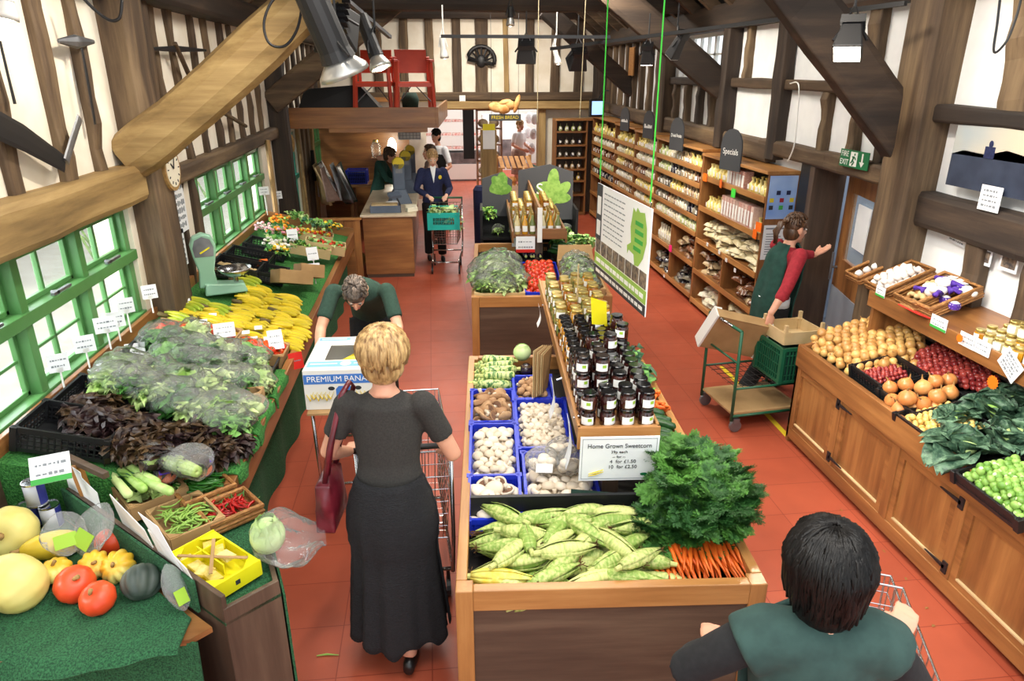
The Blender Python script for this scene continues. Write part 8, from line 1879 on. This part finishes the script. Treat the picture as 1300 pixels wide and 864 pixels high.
tool('wooden scythe handle leaning under the pale brace', [(222, 55), (240, 95), (262, 130), (312, 160)], -2.04, [.02, .022, .022, .02], 'timber_x', 'scythe_handle', 1)
tool('short hanging wooden tool under the pale brace', [(233, 160), (234, 188)], -2.04, [.025, .03], 'steel_dull', 'mallet', 1)
cl = thing('wall_clock', 'round brass rimmed wall clock with a pale face on the left post', 'clock', onX(214, 214, -1.96)); part('case', MB().tube([(-.04, 0, 0), (.03, 0, 0)], .16, 32), 'leather_black' if 0 else 'stalk', cl); part('dial', MB().tube([(.028, 0, 0), (.034, 0, 0)], .135, 32), 'paper_cream', cl)
b = MB()
for k in range(12): a = k * PI / 6; b.beam((.036, math.sin(a) * .1, math.cos(a) * .1), (.036, math.sin(a) * .12, math.cos(a) * .12), .008, .004, (1, 0, 0))
part('dial_numerals', b, 'ink', cl); part('hour_hand', MB().beam((.038, 0, 0), (.038, -.05, .04), .01, .004, (1, 0, 0)), 'ink', cl); part('minute_hand', MB().beam((.039, 0, 0), (.039, .03, .09), .008, .004, (1, 0, 0)), 'ink', cl)
for k, (py0, h_, w_, lb) in enumerate([(262, .42, .24, 'large white poster below the wall clock'), (315, .3, .18, 'white leaflet with a leaf drawing below the large poster')]):
    c = onX(229 + 2 * k, py0, -2.1); card('notice', lb, (-2.1, c.y, c.z - h_ / 2), w_, h_, PI / 2, 0, 0, 6, cat='notice')
# horse collar shaped bracket on the back wall, wall switch
t = thing('iron_bracket', 'black arched cast iron seat hung on the back wall', 'bracket', onY(611, 76, 14.9)); pts = [(.27 * math.cos(a), .25 * math.sin(a)) for a in [k * PI / 10 - .35 for k in range(12)]]
part('rim', MB().tube([(x, 0, z) for x, z in pts] + [(pts[0][0], 0, pts[0][1])], .04, 8), 'black_metal', t, smooth=True); b = MB()
for k in range(7): a = .2 + k * .45; b.tube([(0, 0, -.05), (.25 * math.cos(a), 0, .24 * math.sin(a))], .02, 5)
part('spoke', b, 'black_metal', t); part('hub', MB().ell((0, 0, -.02), (.1, .05, .12)), 'black_metal', t, smooth=True)
b = MB(); b.box(-.06, .06, -.02, .02, -.06, .06); single('wall_socket', 'small white socket box on the dark back beam', 'socket', b, 'white_paint', onY(587, 125, 14.82))
t = thing('carved_shuttle', 'woven brick red panel hanging on the right wall beside the far brace', 'panel', onX(802, 78, 3.35)); part('woven_panel', MB().box(-.01, .01, -.15, .15, -.22, .22), 'wicker', t)
# chequered scraps of leaf on the floor, yellow line
b = MB(); a_, c_ = onZ(916, 465, 0), onZ(1002, 556, 0); b.beam((a_.x, a_.y, .002), (c_.x, c_.y, .002), .045, .003); struct('trim', b, 'yellow_line')
lf = Proto(lambda: single('leaf_scrap', 'small dry onion skin scrap on the tiles by the right counter', 'scrap', MB().add([(-.015, 0, .002), (0, -.008, .004), (.016, .002, .002), (.0, .01, .006)], [(0, 1, 2, 3)]), 'onion_tip', group='floor scraps'))
for px, py in [(1045, 590), (1060, 655), (1093, 690), (1098, 745), (1108, 752), (1160, 700), (1176, 772), (1185, 795), (1068, 648), (700, 398), (690, 392), (1150, 735), (1122, 700), (1030, 575)]: c = onZ(px, py, 0); lf.put((c.x, c.y, .002), (0, 0, rnd.uniform(-3, 3)))
b = MB(); b.tube([onZ(402, 832, .006), onZ(415, 830, .008), onZ(430, 831, .006)], [.003, .005, .002], 6); single('bean_on_floor', 'single green bean lying on the tiles left of the blonde woman', 'bean', b, 'bean')
